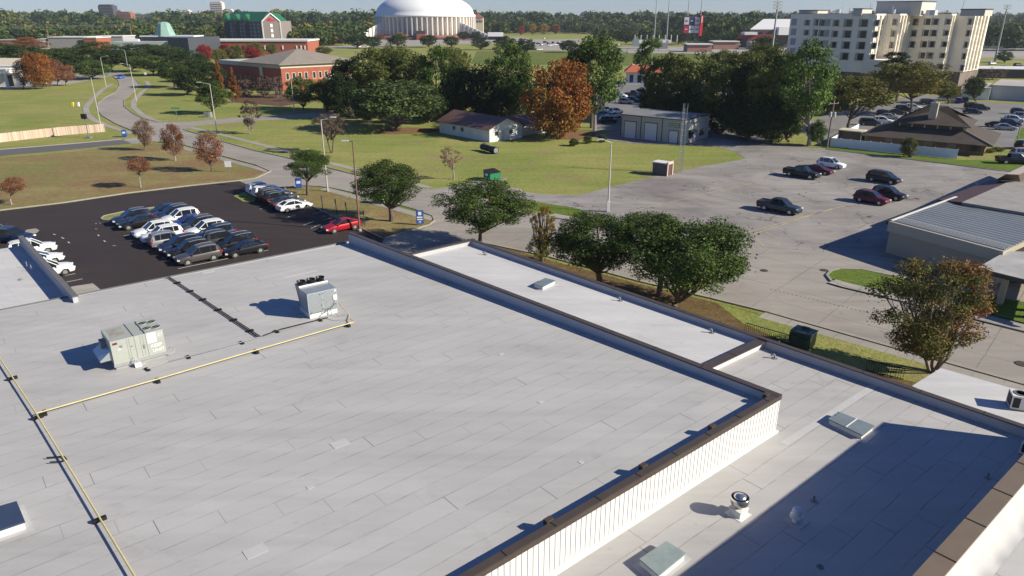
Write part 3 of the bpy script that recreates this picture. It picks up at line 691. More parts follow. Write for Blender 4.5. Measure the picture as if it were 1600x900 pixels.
# gas pipes with their blocks
YEL = mat('yellow_pipe_paint', (.56, .48, .22), .5, var=.12, scale=2)
def pipe(name, px, h, r, mt, label, cat, group=None, blocks=(), bmat=BLACK, extra=None):
    P = [RM(u, v, h) for u, v in px]
    e = empty(name, (P[0] + P[-1]) / 2 - Vector((0, 0, h)), label, cat, group)
    MB().tube(P, r, 8).build('pipe', mt, e)
    for (u, v) in blocks:
        p = RM(u, v, h * .4)
        # nearest direction
        j = min(range(len(P) - 1), key=lambda i: ((P[i] + P[i + 1]) / 2 - p).length); d = (P[j + 1] - P[j]).normalized()
        tt = max(0, min(1, (p - P[j]).dot(d) / (P[j + 1] - P[j]).length)); q = P[j] + (P[j + 1] - P[j]) * tt
        m = MB(); m.box((q.x, q.y, q.z - h * .55), (.16, .46, h * .8), math.atan2(d.y, d.x)); m.build('support_block', bmat, e)
    return e
pipe('gas_pipe', [(-30, 508), (0, 560), (57, 647), (120, 750), (212, 903), (240, 950)], .18, .036, YEL, 'yellow gas pipe running down the left side of the grey roof', 'pipe', 'roof gas pipes', [(20, 591), (56, 653), (156, 812)])
pipe('gas_pipe', [(56, 646), (240, 594), (400, 547), (553, 503)], .18, .036, YEL, 'yellow gas pipe branching right across the roof in front of both air conditioners', 'pipe', 'roof gas pipes', [(70, 645), (244, 592), (400, 548), (543, 508)])
m = MB(); m.tube([RM(553, 503, .2), RM(546, 497, .15), RM(545, 490, .6), RM(533, 478, .9), F2.p(LX2, -.15, .8)], .03, 6); tag(m.build('gas_riser', YEL), 'thin yellow riser bending from the gas pipe up to the silver unit', 'pipe')
pipe('cable_conduit', [(412, 524), (440, 514), (500, 499), (512, 496)], .08, .035, BLACK, 'black conduit ending at the foot of the silver air conditioner', 'conduit', 'black roof conduits', [(434, 519), (490, 502)])
pipe('cable_conduit', [(404, 527), (340, 545), (262, 565), (230, 576)], .08, .03, GREYD, 'dark conduit running past the foot of the long green air conditioner', 'conduit', 'black roof conduits', [(376, 534), (293, 556), (226, 575)])
e = empty('cable_tray', RM(335, 480), 'pair of black conduits on blocks running to the far roof edge', 'conduit', 'black roof conduits')
for k, (a, b) in enumerate((((262, 433), (403, 527)), ((264.3, 432.4), (406.5, 525.5)))):
    MB().tube([RM(*a, .06), RM(*b, .06)], .035, 6).build('pipe', BLACK, e)
for t in (.1, .24, .38, .55, .72, .9):
    p = RM(263.2 + 141.6 * t, 432.7 + 93.6 * t, .03); MB().box(p, (.22, .42, .09), math.atan2((RM(403, 527) - RM(262, 433)).y, (RM(403, 527) - RM(262, 433)).x)).build('support_block', BLACK, e)
m = MB(); a = RM(73, 715, .1); b = RM(100, 713, .1); c = RM(104, 717, .1); d = RM(98, 721, .1); g = RM(78, 722, .1)
m.tube([a, b, c, d, g], .03, 6); tag(m.build('pipe_bracket', BLACK), 'black hairpin shaped pipe bracket lying across the yellow gas pipe', 'bracket')
# hatches: curb + lid
def hatch(corners, h, z, label, lidm, split=False, zf=None, lidh=.07):
    P = [G(u, v, z + h) if zf is None else RM(u, v, h) for u, v in corners]
    c = sum(P, Vector()) / 4
    e = empty('roof_hatch', (c.x, c.y, z if zf is None else mz(c)), label, 'roof hatch', 'metal lidded hatches on the roofs')
    zz = lambda p: (z if zf is None else mz(p))
    base = [c + (p - c) * 1.02 for p in P]; inn = [c + (p - c) * .94 for p in P]
    MB().prism([(p.x, p.y) for p in inn], zz(c) - .05, zz(c) + h - lidh, FLASH).build('curb', FLASH, e)
    MB().prism([(p.x, p.y) for p in P], zz(c) + h - lidh, zz(c) + h, lidm).build('lid', lidm, e)
    fl = [c + (p - c) * 1.28 for p in P]; MB().prism([(p.x, p.y) for p in fl], zz(c) - .02, zz(c) + .012, PATCHM).build('flashing', PATCHM, e)
    if split:
        a = (P[0] + P[3]) / 2; b = (P[1] + P[2]) / 2
        if split == 2: a = P[0] + (P[1] - P[0]) * .52; b = P[3] + (P[2] - P[3]) * .52
        m = MB(); m.bar((a.x, a.y, zz(c) + h), (b.x, b.y, zz(c) + h), .05, .03); m.build('lid_joint', mat('light_trim', (.6, .62, .62), .4), e)
        for t in (.12, .4):
            q = P[0] + (P[3] - P[0]) * t + (P[1] - P[0]) * .06; MB().box((q.x, q.y, zz(c) + h + .02), (.06, .06, .03), .3).build('latch', GREYD, e)
    return e
LID = mat('blue_grey_lid', (.21, .255, .27), .45, .3, var=.12, scale=1.5)
hatch([(1310, 643), (1367, 665), (1348, 680), (1294, 654)], .30, LW - .05, 'long blue grey roof hatch with a divided lid beside the big shadow corner', LID, 2)
hatch([(1041, 845), (1072, 864), (1029, 899), (999, 873)], .34, LW - .05, 'square pale green roof hatch at the bottom edge near the ribbed wall', mat('green_grey_lid', (.27, .33, .32), .45, .2, var=.12, scale=2))
hatch([(852, 434), (868, 438), (848, 448), (834, 443)], .3, LW + .04, 'small grey roof hatch on the bright far roof strip', LID)
hatch([(-40, 802), (26, 783), (39, 814), (-32, 838)], .38, 6.8, 'dark blue roof hatch cut off by the left edge of the photo', mat('dark_blue_lid', (.075, .105, .17), .3, .5, var=.1, scale=1), zf=1)
# vents
def vent_root(u, v, z, label, cat, g=None):
    p = G(u, v, z); return p, empty('roof_vent', p, label, cat, g)
p, e = vent_root(1153, 803, LW - .05, 'shiny round turbine vent on a white square curb in the sun', 'roof vent', 'round roof vents')
CHR = mat('mirror_steel', (.62, .60, .56), .22, .9, var=.1, scale=5)
F3 = Frame(p, rot2(R(39)))
m = MB(); F3.box(m, -.27, .27, -.27, .27, 0, .3); F3.box(m, -.4, .4, -.4, .4, 0, .02); m.build('curb', FLASH, e)
m = MB(); F3.box(m, -.3, .3, -.3, .3, .28, .34); m.build('curb_cap', FLASH, e)
MB().lathe(p, [(.16, .34), (.18, .42), (.36, .56), (.38, .60), (.38, .86), (.36, .88), (.33, .80)], 24).build('vent_drum', CHR, e, smooth=True)
MB().lathe(p, [(.345, .84), (.30, .84)], 24).build('vent_slot', BLACK, e)
MB().lathe(p, [(.27, .80), (.27, .90), (.15, .97), (0, .99)], 24).build('vent_cap', CHR, e, smooth=True)
p, e = vent_root(1243, 815, LW - .05, 'grey mushroom shaped vent standing in the big shadow', 'roof vent', 'round roof vents')
F3 = Frame(p, rot2(R(39))); m = MB(); F3.box(m, -.38, .38, -.38, .38, 0, .02); m.build('flashing', PATCHM, e)
MB().lathe(p, [(.14, 0), (.14, .2), (.27, .24), (.27, .33), (.19, .40), (.19, .44)], 20).build('vent_skirt', FLASH, e)
MB().lathe(p, [(.20, .45), (.20, .60), (.16, .66), (0, .68)], 20).build('vent_cap', FLASH, e)
def smallpipe(u, v, z, label, h=.25, r=.05, zf=None):
    p = G(u, v, z); m = MB(); m.lathe(p, [(.16, 0), (.15, .015), (r * 1.3, .02), (r, h * .4), (r, h), (r * .7, h), (r * .7, h - .04)], 10)
    tag(m.build('vent_pipe', GREYD), label, 'vent pipe', 'small pipes through the roofs')
smallpipe(1271, 783, LW - .05, 'small black vent pipe above the mushroom vent in the shadow')
smallpipe(1543, 747, LW - .05, 'small dark vent pipe in the shadow close to the tan coping')
smallpipe(1281, 886, LW - .05, 'pale ring shaped stub near the bottom edge in the shadow', .06, .1)
smallpipe(1217, 536, LW - .05, 'tiny pipe stub beside the end of the dividing coping', .15, .04)
smallpipe(32, 437, 6.2, 'tiny pipe stub on the pale left roof wing', .12, .05)
def goose(u, v, z, label):
    p = G(u, v, z); m = MB(); d = rot2(R(168)); m.lathe(p, [(.2, 0), (.2, .015), (.07, .02)], 10)
    m.tube([p, p + Vector((0, 0, .2)), p + Vector((0, 0, .27)) + d * .06, p + Vector((0, 0, .24)) + d * .16, p + Vector((0, 0, .16)) + d * .2], .06, 8)
    tag(m.build('gooseneck_vent', GREYD), label, 'vent pipe', 'gooseneck vents on the bright strip')
goose(969, 470, LW + .04, 'grey gooseneck vent in the middle of the bright far strip')
goose(1112, 520, LW + .04, 'grey gooseneck vent near the dividing coping on the bright strip')
goose(758, 398, LW + .04, 'grey gooseneck vent at the far end of the bright strip')
goose(1210, 560, LW - .05, 'grey gooseneck vent just past the dividing coping on the low roof')
def cond(u, v, z, rz, label, dx=.95, dy=.95, h=.85):
    p = G(u, v, z); F = Frame(p, rot2(rz)); e = empty('condenser_unit', p, label, 'air conditioner', 'small condenser units')
    m = MB(); F.box(m, -dx / 2, dx / 2, -dy / 2, dy / 2, .08, h); m.build('casing', mat('cream_metal', (.60, .60, .57), .5, var=.05, scale=3), e)
    m = MB(); F.box(m, -dx / 2 - .004, -dx / 2 + .01, -dy / 2 + .08, dy / 2 - .08, .16, h - .1); F.box(m, -dx / 2 + .06, -dx / 2 + .4, -dy / 2 - .004, -dy / 2 + .01, .16, h - .1); m.build('coil_grille', mat('coil_black', (.03, .03, .03), .7), e)
    m = MB(); F.box(m, -dx / 2, dx / 2, -dy / 2, -dy / 2 + .1, 0, .08); F.box(m, -dx / 2, dx / 2, dy / 2 - .1, dy / 2, 0, .08); m.build('sleeper', GREYD, e)
    c = F.p(0, 0, h); f = MB().lathe(c, [(.36, 0), (.37, .03), (.33, .03), (.33, .0)], 20).build('fan_ring', GREYD, e)
    MB().lathe(c, [(.33, .005), (0, .005)], 20).build('fan_well', BLACK, f)
    m = MB()
    for k in range(6): m.lathe(c + Vector((0, 0, .02)), [(.05 + .05 * k, 0), (.057 + .05 * k, .008)], 16)
    m.build('fan_guard', GREYD, f)
cond(1590, 636, 4.9, R(-22), 'cream condenser with black grille on the small canopy roof')
cond(1609, 712, LW - .05, R(-50), 'grey condenser in the shadow cut off by the right edge', .8, .5, .7)

# ---------------------------------------------------------------- street furniture
POLE = mat('weathered_aluminium', (.50, .49, .46), .5, .3, var=.06, scale=2)
WOOD = mat('weathered_wood', (.20, .165, .13), .9, var=.2, scale=2)
def lamp(bu, bv, top_v, arm_px, label, armdz=.35, mt=None, r0=.13, box=False, name='street_lamp', armv=None):
    b = G(bu, bv); h = PT(bu, top_v, b.y).z; mt = mt or POLE
    e = empty(name, b, label, 'street lamp', 'street lamps along the road')
    MB().tube([b, b + Vector((0, 0, h))], [r0, r0 * .55], 8).build('pole', mt, e)
    m = MB(); m.lathe(b, [(r0 * 2.2, 0), (r0 * 2.0, .25), (r0 * 1.1, .3)], 8); m.build('base', CONC, e)
    if arm_px:
        L = arm_px * mpp(b); t = b + Vector((0, 0, h)); s = 1 if L > 0 else -1
        q = t + Vector((L * .75, 0, armdz)); MB().tube([t - Vector((0, 0, .1)), q], [.07, .04], 6).build('arm', mt, e)
        m = MB(); m.box(q + Vector((s * .35, 0, .0)), (.85, .32, .14), 0); m.build('lamp_head', mat('lamp_head_grey', (.55, .55, .53), .5), e)
    if box:
        m = MB(); m.box(b + Vector((0, -.05, .75)), (.42, .42, 1.5), 0); m.build('pedestal', mat('pale_box', (.6, .6, .57), .6), e)
    return e
lamp(157, 195, 121, 0, 'plain grey lamp pole beside the end of the wooden fence', r0=.12)
lamp(166, 136, 89, 12, 'street lamp with its arm to the right beside the curving footpath')
lamp(202, 118, 78, -12, 'distant street lamp behind the blue car with its arm to the left')
lamp(213, 158, 101, -14, 'street lamp on the inner side of the road bend left of the oak row')
lamp(339, 208, 131, -19, 'street lamp in front of the round oak near the side street')
lamp(512, 299.5, 187, 20, 'street lamp behind the lawn island with its arm to the right')
lamp(950, 331, 222, -17, 'tall grey street lamp with white pedestal between the lawn and the oaks', box=True)
lamp(79, 82, 66, 7, 'far street lamp among the orange trees near the left edge')
lamp(460, 175, 118, 0, 'plain pole in front of the red brick building and oak', r0=.12)
lamp(1590, 214, 166, 0, 'thin dark pole beside the row of cars at the right edge', mt=GREYD, r0=.09)
e = lamp(562, 361, 220, -9, 'tall rust brown pole with short arm beside the red car', mt=mat('rusty_brown_pole', (.17, .10, .08), .8, var=.3, scale=.6), armdz=.0)
def upole(bu, bv, tv, label, cross=True, trans=False):
    b = G(bu, bv); h = PT(bu, tv, b.y).z; e = empty('utility_pole', b, label, 'utility pole', 'wooden utility poles')
    MB().tube([b, b + Vector((0, 0, h))], [.2, .13], 8).build('pole', WOOD, e)
    if cross:
        m = MB(); m.box(b + Vector((0, -.15, h - .7)), (2.2, .12, .12), R(20)); m.build('crossarm', WOOD, e)
        for k in (-1, 0, 1): MB().lathe(b + Vector((k * .95 * math.cos(R(20)), -.15 + k * .95 * math.sin(R(20)), h - .62)), [(.06, 0), (.07, .12), (.03, .2)], 6).build('insulator', WHITE, e)
    if trans:
        for s in (-1, 1): MB().lathe(b + Vector((s * .4, -.2, h - 3.3)), [(.24, 0), (.26, .1), (.26, .85), (.15, .98)], 12).build('transformer_can', mat('can_grey', (.42, .43, .43), .5), e)
    return e
upole(705, 182, 114, 'bare grey wooden pole behind the brown roofed cottage', cross=False)
upole(1292, 231, 156, 'utility pole with two transformer cans at the corner of the white fence', True, True)
DB = mat('bin_blue', (.02, .07, .30), .5)
def smallbox(name, u, v, dims, mts, label, cat, rz=R(40), parts=()):
    p = G(u, v); F = Frame(p, rot2(rz)); e = empty(name, p, label, cat)
    for nm, (x0, x1, y0, y1, z0, z1), mt in parts:
        m = MB(); F.box(m, x0, x1, y0, y1, z0, z1); m.build(nm, mt, e)
    return e
for u, v, lb in ((467, 294, 'dark blue mailbox on the lawn edge right of the small tree'), (195, 214, 'bright blue bin on the grass beyond the wooden fence')):
    smallbox('mailbox', u, v, 0, 0, lb, 'mailbox', R(20), (('body', (-.45, .45, -.4, .4, .12, 1.35), DB), ('hood', (-.43, .43, -.32, .32, 1.35, 1.52), DB), ('slot_plate', (-.3, .3, -.415, -.4, .8, 1.2), mat('label_white', (.5, .55, .6), .6)),
        ('leg', (-.42, -.32, -.35, .35, 0, .12), GREYD), ('leg', (.32, .42, -.35, .35, 0, .12), GREYD)))
smallbox('entrance_sign', 656.5, 352, 0, 0, 'blue sign with white emblem on the tip of the lawn island', 'sign', R(5), (('post', (-.35, -.27, -.05, .05, 0, .3), GREYD), ('post', (.27, .35, -.05, .05, 0, .3), GREYD), ('panel', (-.47, .47, -.08, .08, .25, 1.95), mat('sign_blue', (.03, .10, .33), .5)),
    ('emblem', (-.2, .22, -.095, -.08, 1.35, 1.78), WHITE), ('lettering', (-.36, .33, -.095, -.08, .98, 1.16), WHITE), ('lettering', (-.33, .36, -.095, -.08, .72, .86), WHITE), ('emblem', (-.17, .17, -.095, -.08, .36, .60), mat('pale_blue', (.35, .5, .7), .6))))
smallbox('utility_cabinet', 596, 318, 0, 0, 'pale green utility cabinet on the lawn island beside a red meter', 'cabinet', R(-18), (('body', (-1.0, .35, -.6, .6, .1, 1.25), mat('cab_dark', (.10, .14, .11), .6)), ('front', (.35, .42, -.62, .62, .1, 1.3), mat('cab_green', (.33, .42, .25), .6)), ('plinth', (-1.1, .5, -.7, .7, 0, .1), CONC), ('marker_post', (-.05, .1, .2, .35, 1.25, 1.9), mat('marker_yellow', (.6, .55, .15), .6))))
smallbox('valve_stand', 608, 317, 0, 0, 'small red valve stand right of the pale green cabinet', 'valve', 0, (('post', (-.25, -.1, -.1, .1, 0, 1.2), mat('valve_red', (.35, .03, .04), .5)), ('post', (.2, .35, -.1, .1, 0, 1.0), MC['valve_red']), ('crosspipe', (-.3, .4, -.12, .12, .7, .95), MC['valve_red'])))
for u, v, lb in ((504.5, 329, 'bay sign post leftmost on the lawn island kerb'), (526, 335, 'bay sign post in front of the tree shade, second from left'), (542, 340, 'bay sign post third from left before the lawn tree'), (570, 354, 'bay sign post just right of the rust brown pole')):
    smallbox('bay_sign', u, v, 0, 0, lb, 'sign', R(40), (('post', (-.04, .04, -.04, .04, 0, 2.1), mat('post_green', (.04, .06, .05), .6)), ('panel', (-.06, -.04, -.16, .16, 1.5, 2.05), mat('sign_back', (.10, .14, .16), .5))))
for u, v, lb in ((358, 269, 'small white square sign on the dry lawn by the driveway'), (228, 120, 'white square sign beside the far road bend')):
    smallbox('lawn_sign', u, v, 0, 0, lb, 'sign', 0, (('post', (-.05, .05, -.05, .05, 0, 1.2), GREYD), ('panel', (-.55, .55, -.08, -.05, .9, 1.9), WHITE)))
smallbox('street_name_sign', 277, 187, 0, 0, 'small green street name sign at the side street corner', 'sign', 0, (('post', (-.05, .05, -.05, .05, 0, 2.7), GREYD), ('panel', (-1.1, 1.1, -.03, .03, 2.7, 3.05), mat('sign_green', (.03, .25, .12), .5))))
smallbox('utility_cabinet', 326, 183, 0, 0, 'dark grey utility box at the foot of the round oak by the side street', 'cabinet', 0, (('body', (-1.0, .2, -.6, .6, 0, 1.2), GREYD), ('lid', (.2, .8, -.6, .6, 0, 1.3), STEEL)))
smallbox('utility_post', 139, 216, 0, 0, 'thin post with black box above the end of the wooden fence', 'post', 0, (('post', (-.07, .07, -.07, .07, 0, 7.0), GREYD), ('box', (-.5, .5, -.5, .1, 4.2, 5.2), BLACK), ('plinth', (-.5, .5, -.4, .4, 0, .35), GREYD)))
smallbox('hydrant', 114.5, 166, 0, 0, 'yellow hydrant on the green lawn left of the road', 'hydrant', 0, (('body', (-.28, .28, -.28, .28, 0, 1.0), mat('hyd_yellow', (.65, .55, .05), .5)), ('cap', (-.2, .2, -.2, .2, 1.0, 1.2), MC['hyd_yellow'])))
smallbox('marker_box', 123, 166, 0, 0, 'white marker box beside the yellow hydrant', 'marker', 0, (('body', (-.25, .25, -.2, .2, 0, 1.1), WHITE), ('cap', (-.3, .3, -.25, .25, 1.1, 1.2), FLASH)))
for (a, b, lb) in (((498, 335), (514, 328.5), 'left concrete wheel stop in an empty bay'), ((513, 343), (531, 337), 'right concrete wheel stop beside the red car')):
    A = G(491 + (a[0] - 498), 331 + (a[1] - 335)); A = G(*a); d = rot2(R(-46)); m = MB(); c = G((a[0] + b[0]) / 2, (a[1] + b[1]) / 2)
    m.box((c.x, c.y, .09), (1.9, .18, .13), R(-46)); m.box((c.x, c.y, .165), (1.8, .11, .03), R(-46)); tag(m.build('wheel_stop', CONC), lb, 'wheel stop', 'wheel stops')
# dumpster
p = G(769, 281); Fd = Frame(p, rot2(R(40))); e = empty('dumpster', p, 'green metal dumpster with black lids on a concrete pad', 'dumpster')
DG = mat('dumpster_green', (.02, .17, .08), .5, var=.15, scale=2)
m = MB(); vs = [Fd.p(x, y, z) for x in (-1.1, 1.1) for (y, z) in ((-.8, .15), (.8, .15), (.9, 1.6), (-.9, 1.25))]
m.add(vs, [(0, 1, 2, 3), (4, 7, 6, 5), (0, 4, 5, 1), (1, 5, 6, 2), (2, 6, 7, 3), (0, 3, 7, 4)]); m.build('body', DG, e)
for s in (-1, 1):
    m = MB(); vs = [Fd.p(x, y, z) for x in (s * .05, s * 1.14) for (y, z) in ((-.95, 1.26), (.95, 1.62), (.95, 1.68), (-.95, 1.32))]
    m.add(vs, [(0, 1, 2, 3), (4, 7, 6, 5), (0, 4, 5, 1), (1, 5, 6, 2), (2, 6, 7, 3), (0, 3, 7, 4)]); m.build('lid', BLACK, e)
m = MB(); Fd.box(m, -1.2, -1.1, -.6, .6, .55, .8); Fd.box(m, 1.1, 1.2, -.6, .6, .55, .8); m.build('fork_sleeve', DG, e)
m = MB(); Fd.box(m, -1.125, -1.115, -.3, .35, .75, 1.15); m.build('lettering_panel', WHITE, e)
# the low trailer-like black tanks beside the cottage
p = G(765, 238); Ft = Frame(p, (G(778, 239.5) - G(752, 233)).normalized()); e = empty('covered_trailer', p, 'black rolled tarpaulin load on a low trailer beside the white cottage corner', 'trailer')
TARP = mat('black_tarp', (.012, .013, .018), .45, var=.3, scale=3, bump=.5)
MB().tube([Ft.p(x, .05 * math.sin(x * 3), .75) for x in (-2.6, -1.5, -.4, .3)], [.55, .62, .6, .5], 12).build('tarp_roll', TARP, e)
MB().tube([Ft.p(x, -.1, .7) for x in (.3, 1.2, 2.3)], [.6, .66, .66], 14).build('drum', TARP, e)
MB().lathe(Ft.p(-1.8, .2, 1.25), [(.4, 0), (.5, .1), (.3, .3), (0, .35)], 8).build('debris_heap', mat('debris', (.14, .09, .07), .9, var=.5, scale=4), e)
MB().tube([Ft.p(2.3, -.1, .7), Ft.p(2.34, -.1, .7)], [.5, .5], 14).build('drum_end', mat('drum_grey', (.20, .21, .23), .5), e)
# transformer, railing, small brick store, lattice mast
p = G(1253, 540); Fx = Frame(p, rot2(R(-43))); e = empty('transformer_box', p, 'dark green ground transformer on the verge behind the low parapet', 'transformer')
TG = mat('transformer_green', (.025, .05, .042), .45, var=.2, scale=2)
m = MB(); Fx.box(m, -.8, .8, -.65, .65, .1, 1.3); m.build('body', TG, e)
m = MB(); Fx.box(m, -.86, .86, -.7, .72, 1.3, 1.38); m.build('lid', mat('transformer_lid', (.06, .10, .09), .5, var=.2, scale=3), e); m = MB(); Fx.box(m, -1.0, -.8, -.4, .4, .3, 1.05); Fx.box(m, -.3, .3, .2, .5, 1.38, 1.52); Fx.box(m, -.7, .7, -.78, -.65, .25, 1.0); m.build('fin', TG, e)
def railing(a, b, z, label):
    A = G(*a, z); B = G(*b, z); e = empty('railing', (A + B) / 2, label, 'railing', 'black railings behind the low parapet')
    m = MB(); m.bar(A + Vector((0, 0, .9)), B + Vector((0, 0, .9)), .05, .05); m.bar(A + Vector((0, 0, .1)), B + Vector((0, 0, .1)), .04, .04); m.build('rail', BLACK, e)
    m = MB(); n = max(3, int((B - A).length / .16))
    for i in range(n + 1):
        q = A + (B - A) * (i / n); m.box(q + Vector((0, 0, .46)), (.025, .025, .92))
    m.build('balusters', BLACK, e)
railing((1163, 520), (1232, 540), .0, 'black railing left of the dark green transformer')
railing((1352, 580), (1410, 594), .0, 'black railing left of the red leaved tree')
p = G(1038, 273); Fs = Frame(p, rot2(R(-40))); e = empty('brick_store', p, 'tiny grey brick store with pink framed door beside the lattice mast', 'shed')
m = MB(); Fs.box(m, -1.8, .9, -.9, .9, 0, 2.0); m.build('wall', mat('old_brick', (.13, .11, .10), .9, var=.3, scale=2), e); m = MB(); Fs.box(m, -1.95, 1.0, -1.05, 1.05, 2.0, 2.15); m.build('roof', FLASH, e)
m = MB(); Fs.box(m, .9, 1.05, -1.0, -.75, 0, 2.3); Fs.box(m, .9, 1.05, .75, 1.0, 0, 2.3); Fs.box(m, .9, 1.05, -1.0, 1.0, 1.9, 2.35); m.build('door_frame', mat('pink_trim', (.50, .40, .37), .7), e)
m = MB(); Fs.box(m, .905, .93, -.7, .7, 0, 1.9); m.build('door', mat('brown_door', (.10, .05, .04), .7), e)
p = G(1062, 270); h = 11.5; e = empty('lattice_mast', p, 'slender grey lattice mast in front of the metal building', 'mast')
cs = [p + rot2(R(90 + 120 * k)) * .42 for k in range(3)]
m = MB()
for c in cs: m.tube([c, c + Vector((0, 0, h))], .035, 5)
m.build('legs', STEEL, e); m = MB()
for i in range(int(h / .9)):
    for k in range(3):
        a, b = cs[k], cs[(k + 1) % 3]; z = i * .9
        m.tube([a + Vector((0, 0, z)), b + Vector((0, 0, z + .9))], .022, 4); m.tube([a + Vector((0, 0, z)), b + Vector((0, 0, z))], .02, 4)
m.build('bracing', STEEL, e)
# fences
def fence(name, a, b, h, mt, label, cap=None, posts=8, pm=None, gap=0, z0=0.0):
    A = G(*a); B = G(*b); e = empty(name, (A + B) / 2, label, 'fence'); d = (B - A).normalized()
    for i in range(posts):
        q0 = A + (B - A) * (i / posts); q1 = A + (B - A) * ((i + 1) / posts); m = MB(); m.bar(q0 + d * .06 + Vector((0, 0, .06)), q1 - d * .06 + Vector((0, 0, .06)), .06, h - .08); m.build('panel', mt, e)
    for i in range(posts + 1):
        q = A + (B - A) * (i / posts); m = MB(); m.box(q + Vector((0, 0, h / 2 + .04)), (.14, .14, h + .08), math.atan2(d.y, d.x)); m.build('post', pm or mt, e)
    return e
VINYL = mat('white_vinyl', (.68, .70, .74), .5, var=.05, scale=1)
fence('vinyl_fence', (1297, 229), (1422, 242), 1.8, VINYL, 'white vinyl fence left part, between the utility pole and the young tree', posts=8)
fence('vinyl_fence', (1424, 242.3), (1494, 248.5), 1.8, VINYL, 'white vinyl fence right part, right of the young tree', posts=4)
fence('vinyl_fence', (1297, 229), (1340, 206), 1.8, VINYL, 'white vinyl fence running back from the utility pole', posts=5)
k = NT('cedar_boards', .9, .1); vv = k.rotated(R(-30), (6.6, 6.6, .4)); x, y, z = k.xyz(vv)
wn = k.t.nodes.new('ShaderNodeTexWhiteNoise'); wn.noise_dimensions = '1D'; k.L(k.math('FLOOR', x), wn.inputs['W'])
CEDAR = k.done(k.ramp(wn.outputs[0], [(0, (.36, .27, .20)), (.5, (.48, .38, .30)), (1, (.56, .47, .38))]))
fence('wooden_fence', (0, 223), (96, 212), 1.9, CEDAR, 'tan wooden board fence at the left edge below the green lawn', posts=4)
fence('wooden_fence', (96, 212), (164, 206.5), 1.9, CEDAR, 'tan wooden board fence ending at the lamp pole', posts=3)

# ---------------------------------------------------------------- buildings
BRICK = mat('red_brick', (.30, .095, .060), .9, var=.12, scale=.6)
CREAM = mat('cream_stone', (.52, .47, .38), .8, var=.08, scale=.5)
CREAMW = mat('cream_white_concrete', (.80, .745, .625), .8, var=.05, scale=.25)
SHINGLE = mat('grey_brown_shingle', (.225, .20, .17), .85, var=.12, scale=.5)
TRIMB = mat('dark_bronze_trim', (.05, .045, .04), .6)
def prism_px(top_px, z, base=0.0): return [G(u, v, z) for u, v in top_px]
def wall_item(A, B, s, z0, z1, w_, out, mt, name, parent, d=.06):
    """a flat piece of width w_ standing on the wall A->B at distance s from A"""
    dd_ = (B - A); dd_.z = 0; dd_.normalize(); n = Vector((dd_.y, -dd_.x, 0))
    if n.dot(Vector((0, 0, 0)) - Vector((A.x, A.y, 0))) < 0: n = -n
    c = A + dd_ * s + n * out; m = MB(); m.box((c.x, c.y, (z0 + z1) / 2), (w_, d, z1 - z0), math.atan2(dd_.y, dd_.x)); return m.build(name, mt, parent)
def window(A, B, s, z0, z1, w_, parent, frame=WHITE, glass=GLASS, sill=True, fr=.1):
    f = wall_item(A, B, s, z0 - fr, z1 + fr, w_ + 2 * fr, .02, frame, 'window', parent, .08)
    wall_item(A, B, s, z0, z1, w_, .055, glass, 'pane', f, .03)
    return f
# --- cottage
zt = 2.75
c0 = G(687, 207); c1 = G(765, 222.5); dA = (c1 - c0).normalized(); nA = Vector((-dA.y, dA.x, 0)) if dA.x > 0 else None
W = 9.2; c2 = c1 + nA * W; c3 = c0 + nA * W
co = empty('cottage', (c0 + c2) / 2, 'white one storey cottage with a brown metal gable roof under the orange tree', 'house')
MB().prism([(p.x, p.y) for p in (c0, c1, c2, c3)], 0, zt, WHITE).build('wall', mat('cottage_white', (.62, .62, .60), .8, var=.12, scale=.7), co)
rz_ = zt + 1.9; g0 = (c0 + c3) / 2; g1 = (c1 + c2) / 2; o_ = .5
m = MB(); m.add([(c1.x, c1.y, zt), (c2.x, c2.y, zt), (g1.x, g1.y, rz_)], [(0, 1, 2)]); m.build('gable', MC['cottage_white'], co); m = MB(); m.add([(c0.x, c0.y, zt), (c3.x, c3.y, zt), (g0.x, g0.y, rz_)], [(0, 2, 1)]); m.build('gable', MC['cottage_white'], co)
k = NT('brown_metal_roof', .55, .4); vv = k.rotated(-math.atan2(dA.y, dA.x)); x, y, _ = k.xyz(vv)
BROOF = k.done(k.mix(k.math('MULTIPLY', k.math('LESS_THAN', k.math('FRACT', k.math('DIVIDE', x, .9)), .12), .5), k.ramp(k.noise(.5), [(.3, (.12, .062, .052)), (.7, (.165, .09, .078))]), (.06, .035, .03)))
def slab_roof(pl, thick, mt, name, parent):
    m = MB(); n = len(pl); vs = [tuple(p) for p in pl] + [(p[0], p[1], p[2] - thick) for p in pl]
    m.add(vs, [tuple(range(n)), tuple(range(2 * n - 1, n - 1, -1))] + [(i, n + i, n + (i + 1) % n, (i + 1) % n) for i in range(n)]); return m.build(name, mt, parent)
for (a, b, s_) in ((c0, c1, -1), (c3, c2, 1)):
    ea = a - dA * o_ + nA * s_ * .6; eb = b + dA * o_ + nA * s_ * .6; dz = -.25
    slab_roof([(ea.x, ea.y, zt + dz + .12), (eb.x, eb.y, zt + dz + .12), (g1.x + dA.x * o_, g1.y + dA.y * o_, rz_ + .12), (g0.x - dA.x * o_, g0.y - dA.y * o_, rz_ + .12)], .1, BROOF, 'roof', co)
for s_ in (5.6, 8.6): window(c0, c1, s_, 1.2, 2.1, 1.1, co)
for s_ in (1.9, 5.9): window(c1, c2, s_, 1.2, 2.1, 1.0, co)
wall_item(c1, c2, 3.6, .1, 2.1, .95, .03, CREAM, 'door', co)
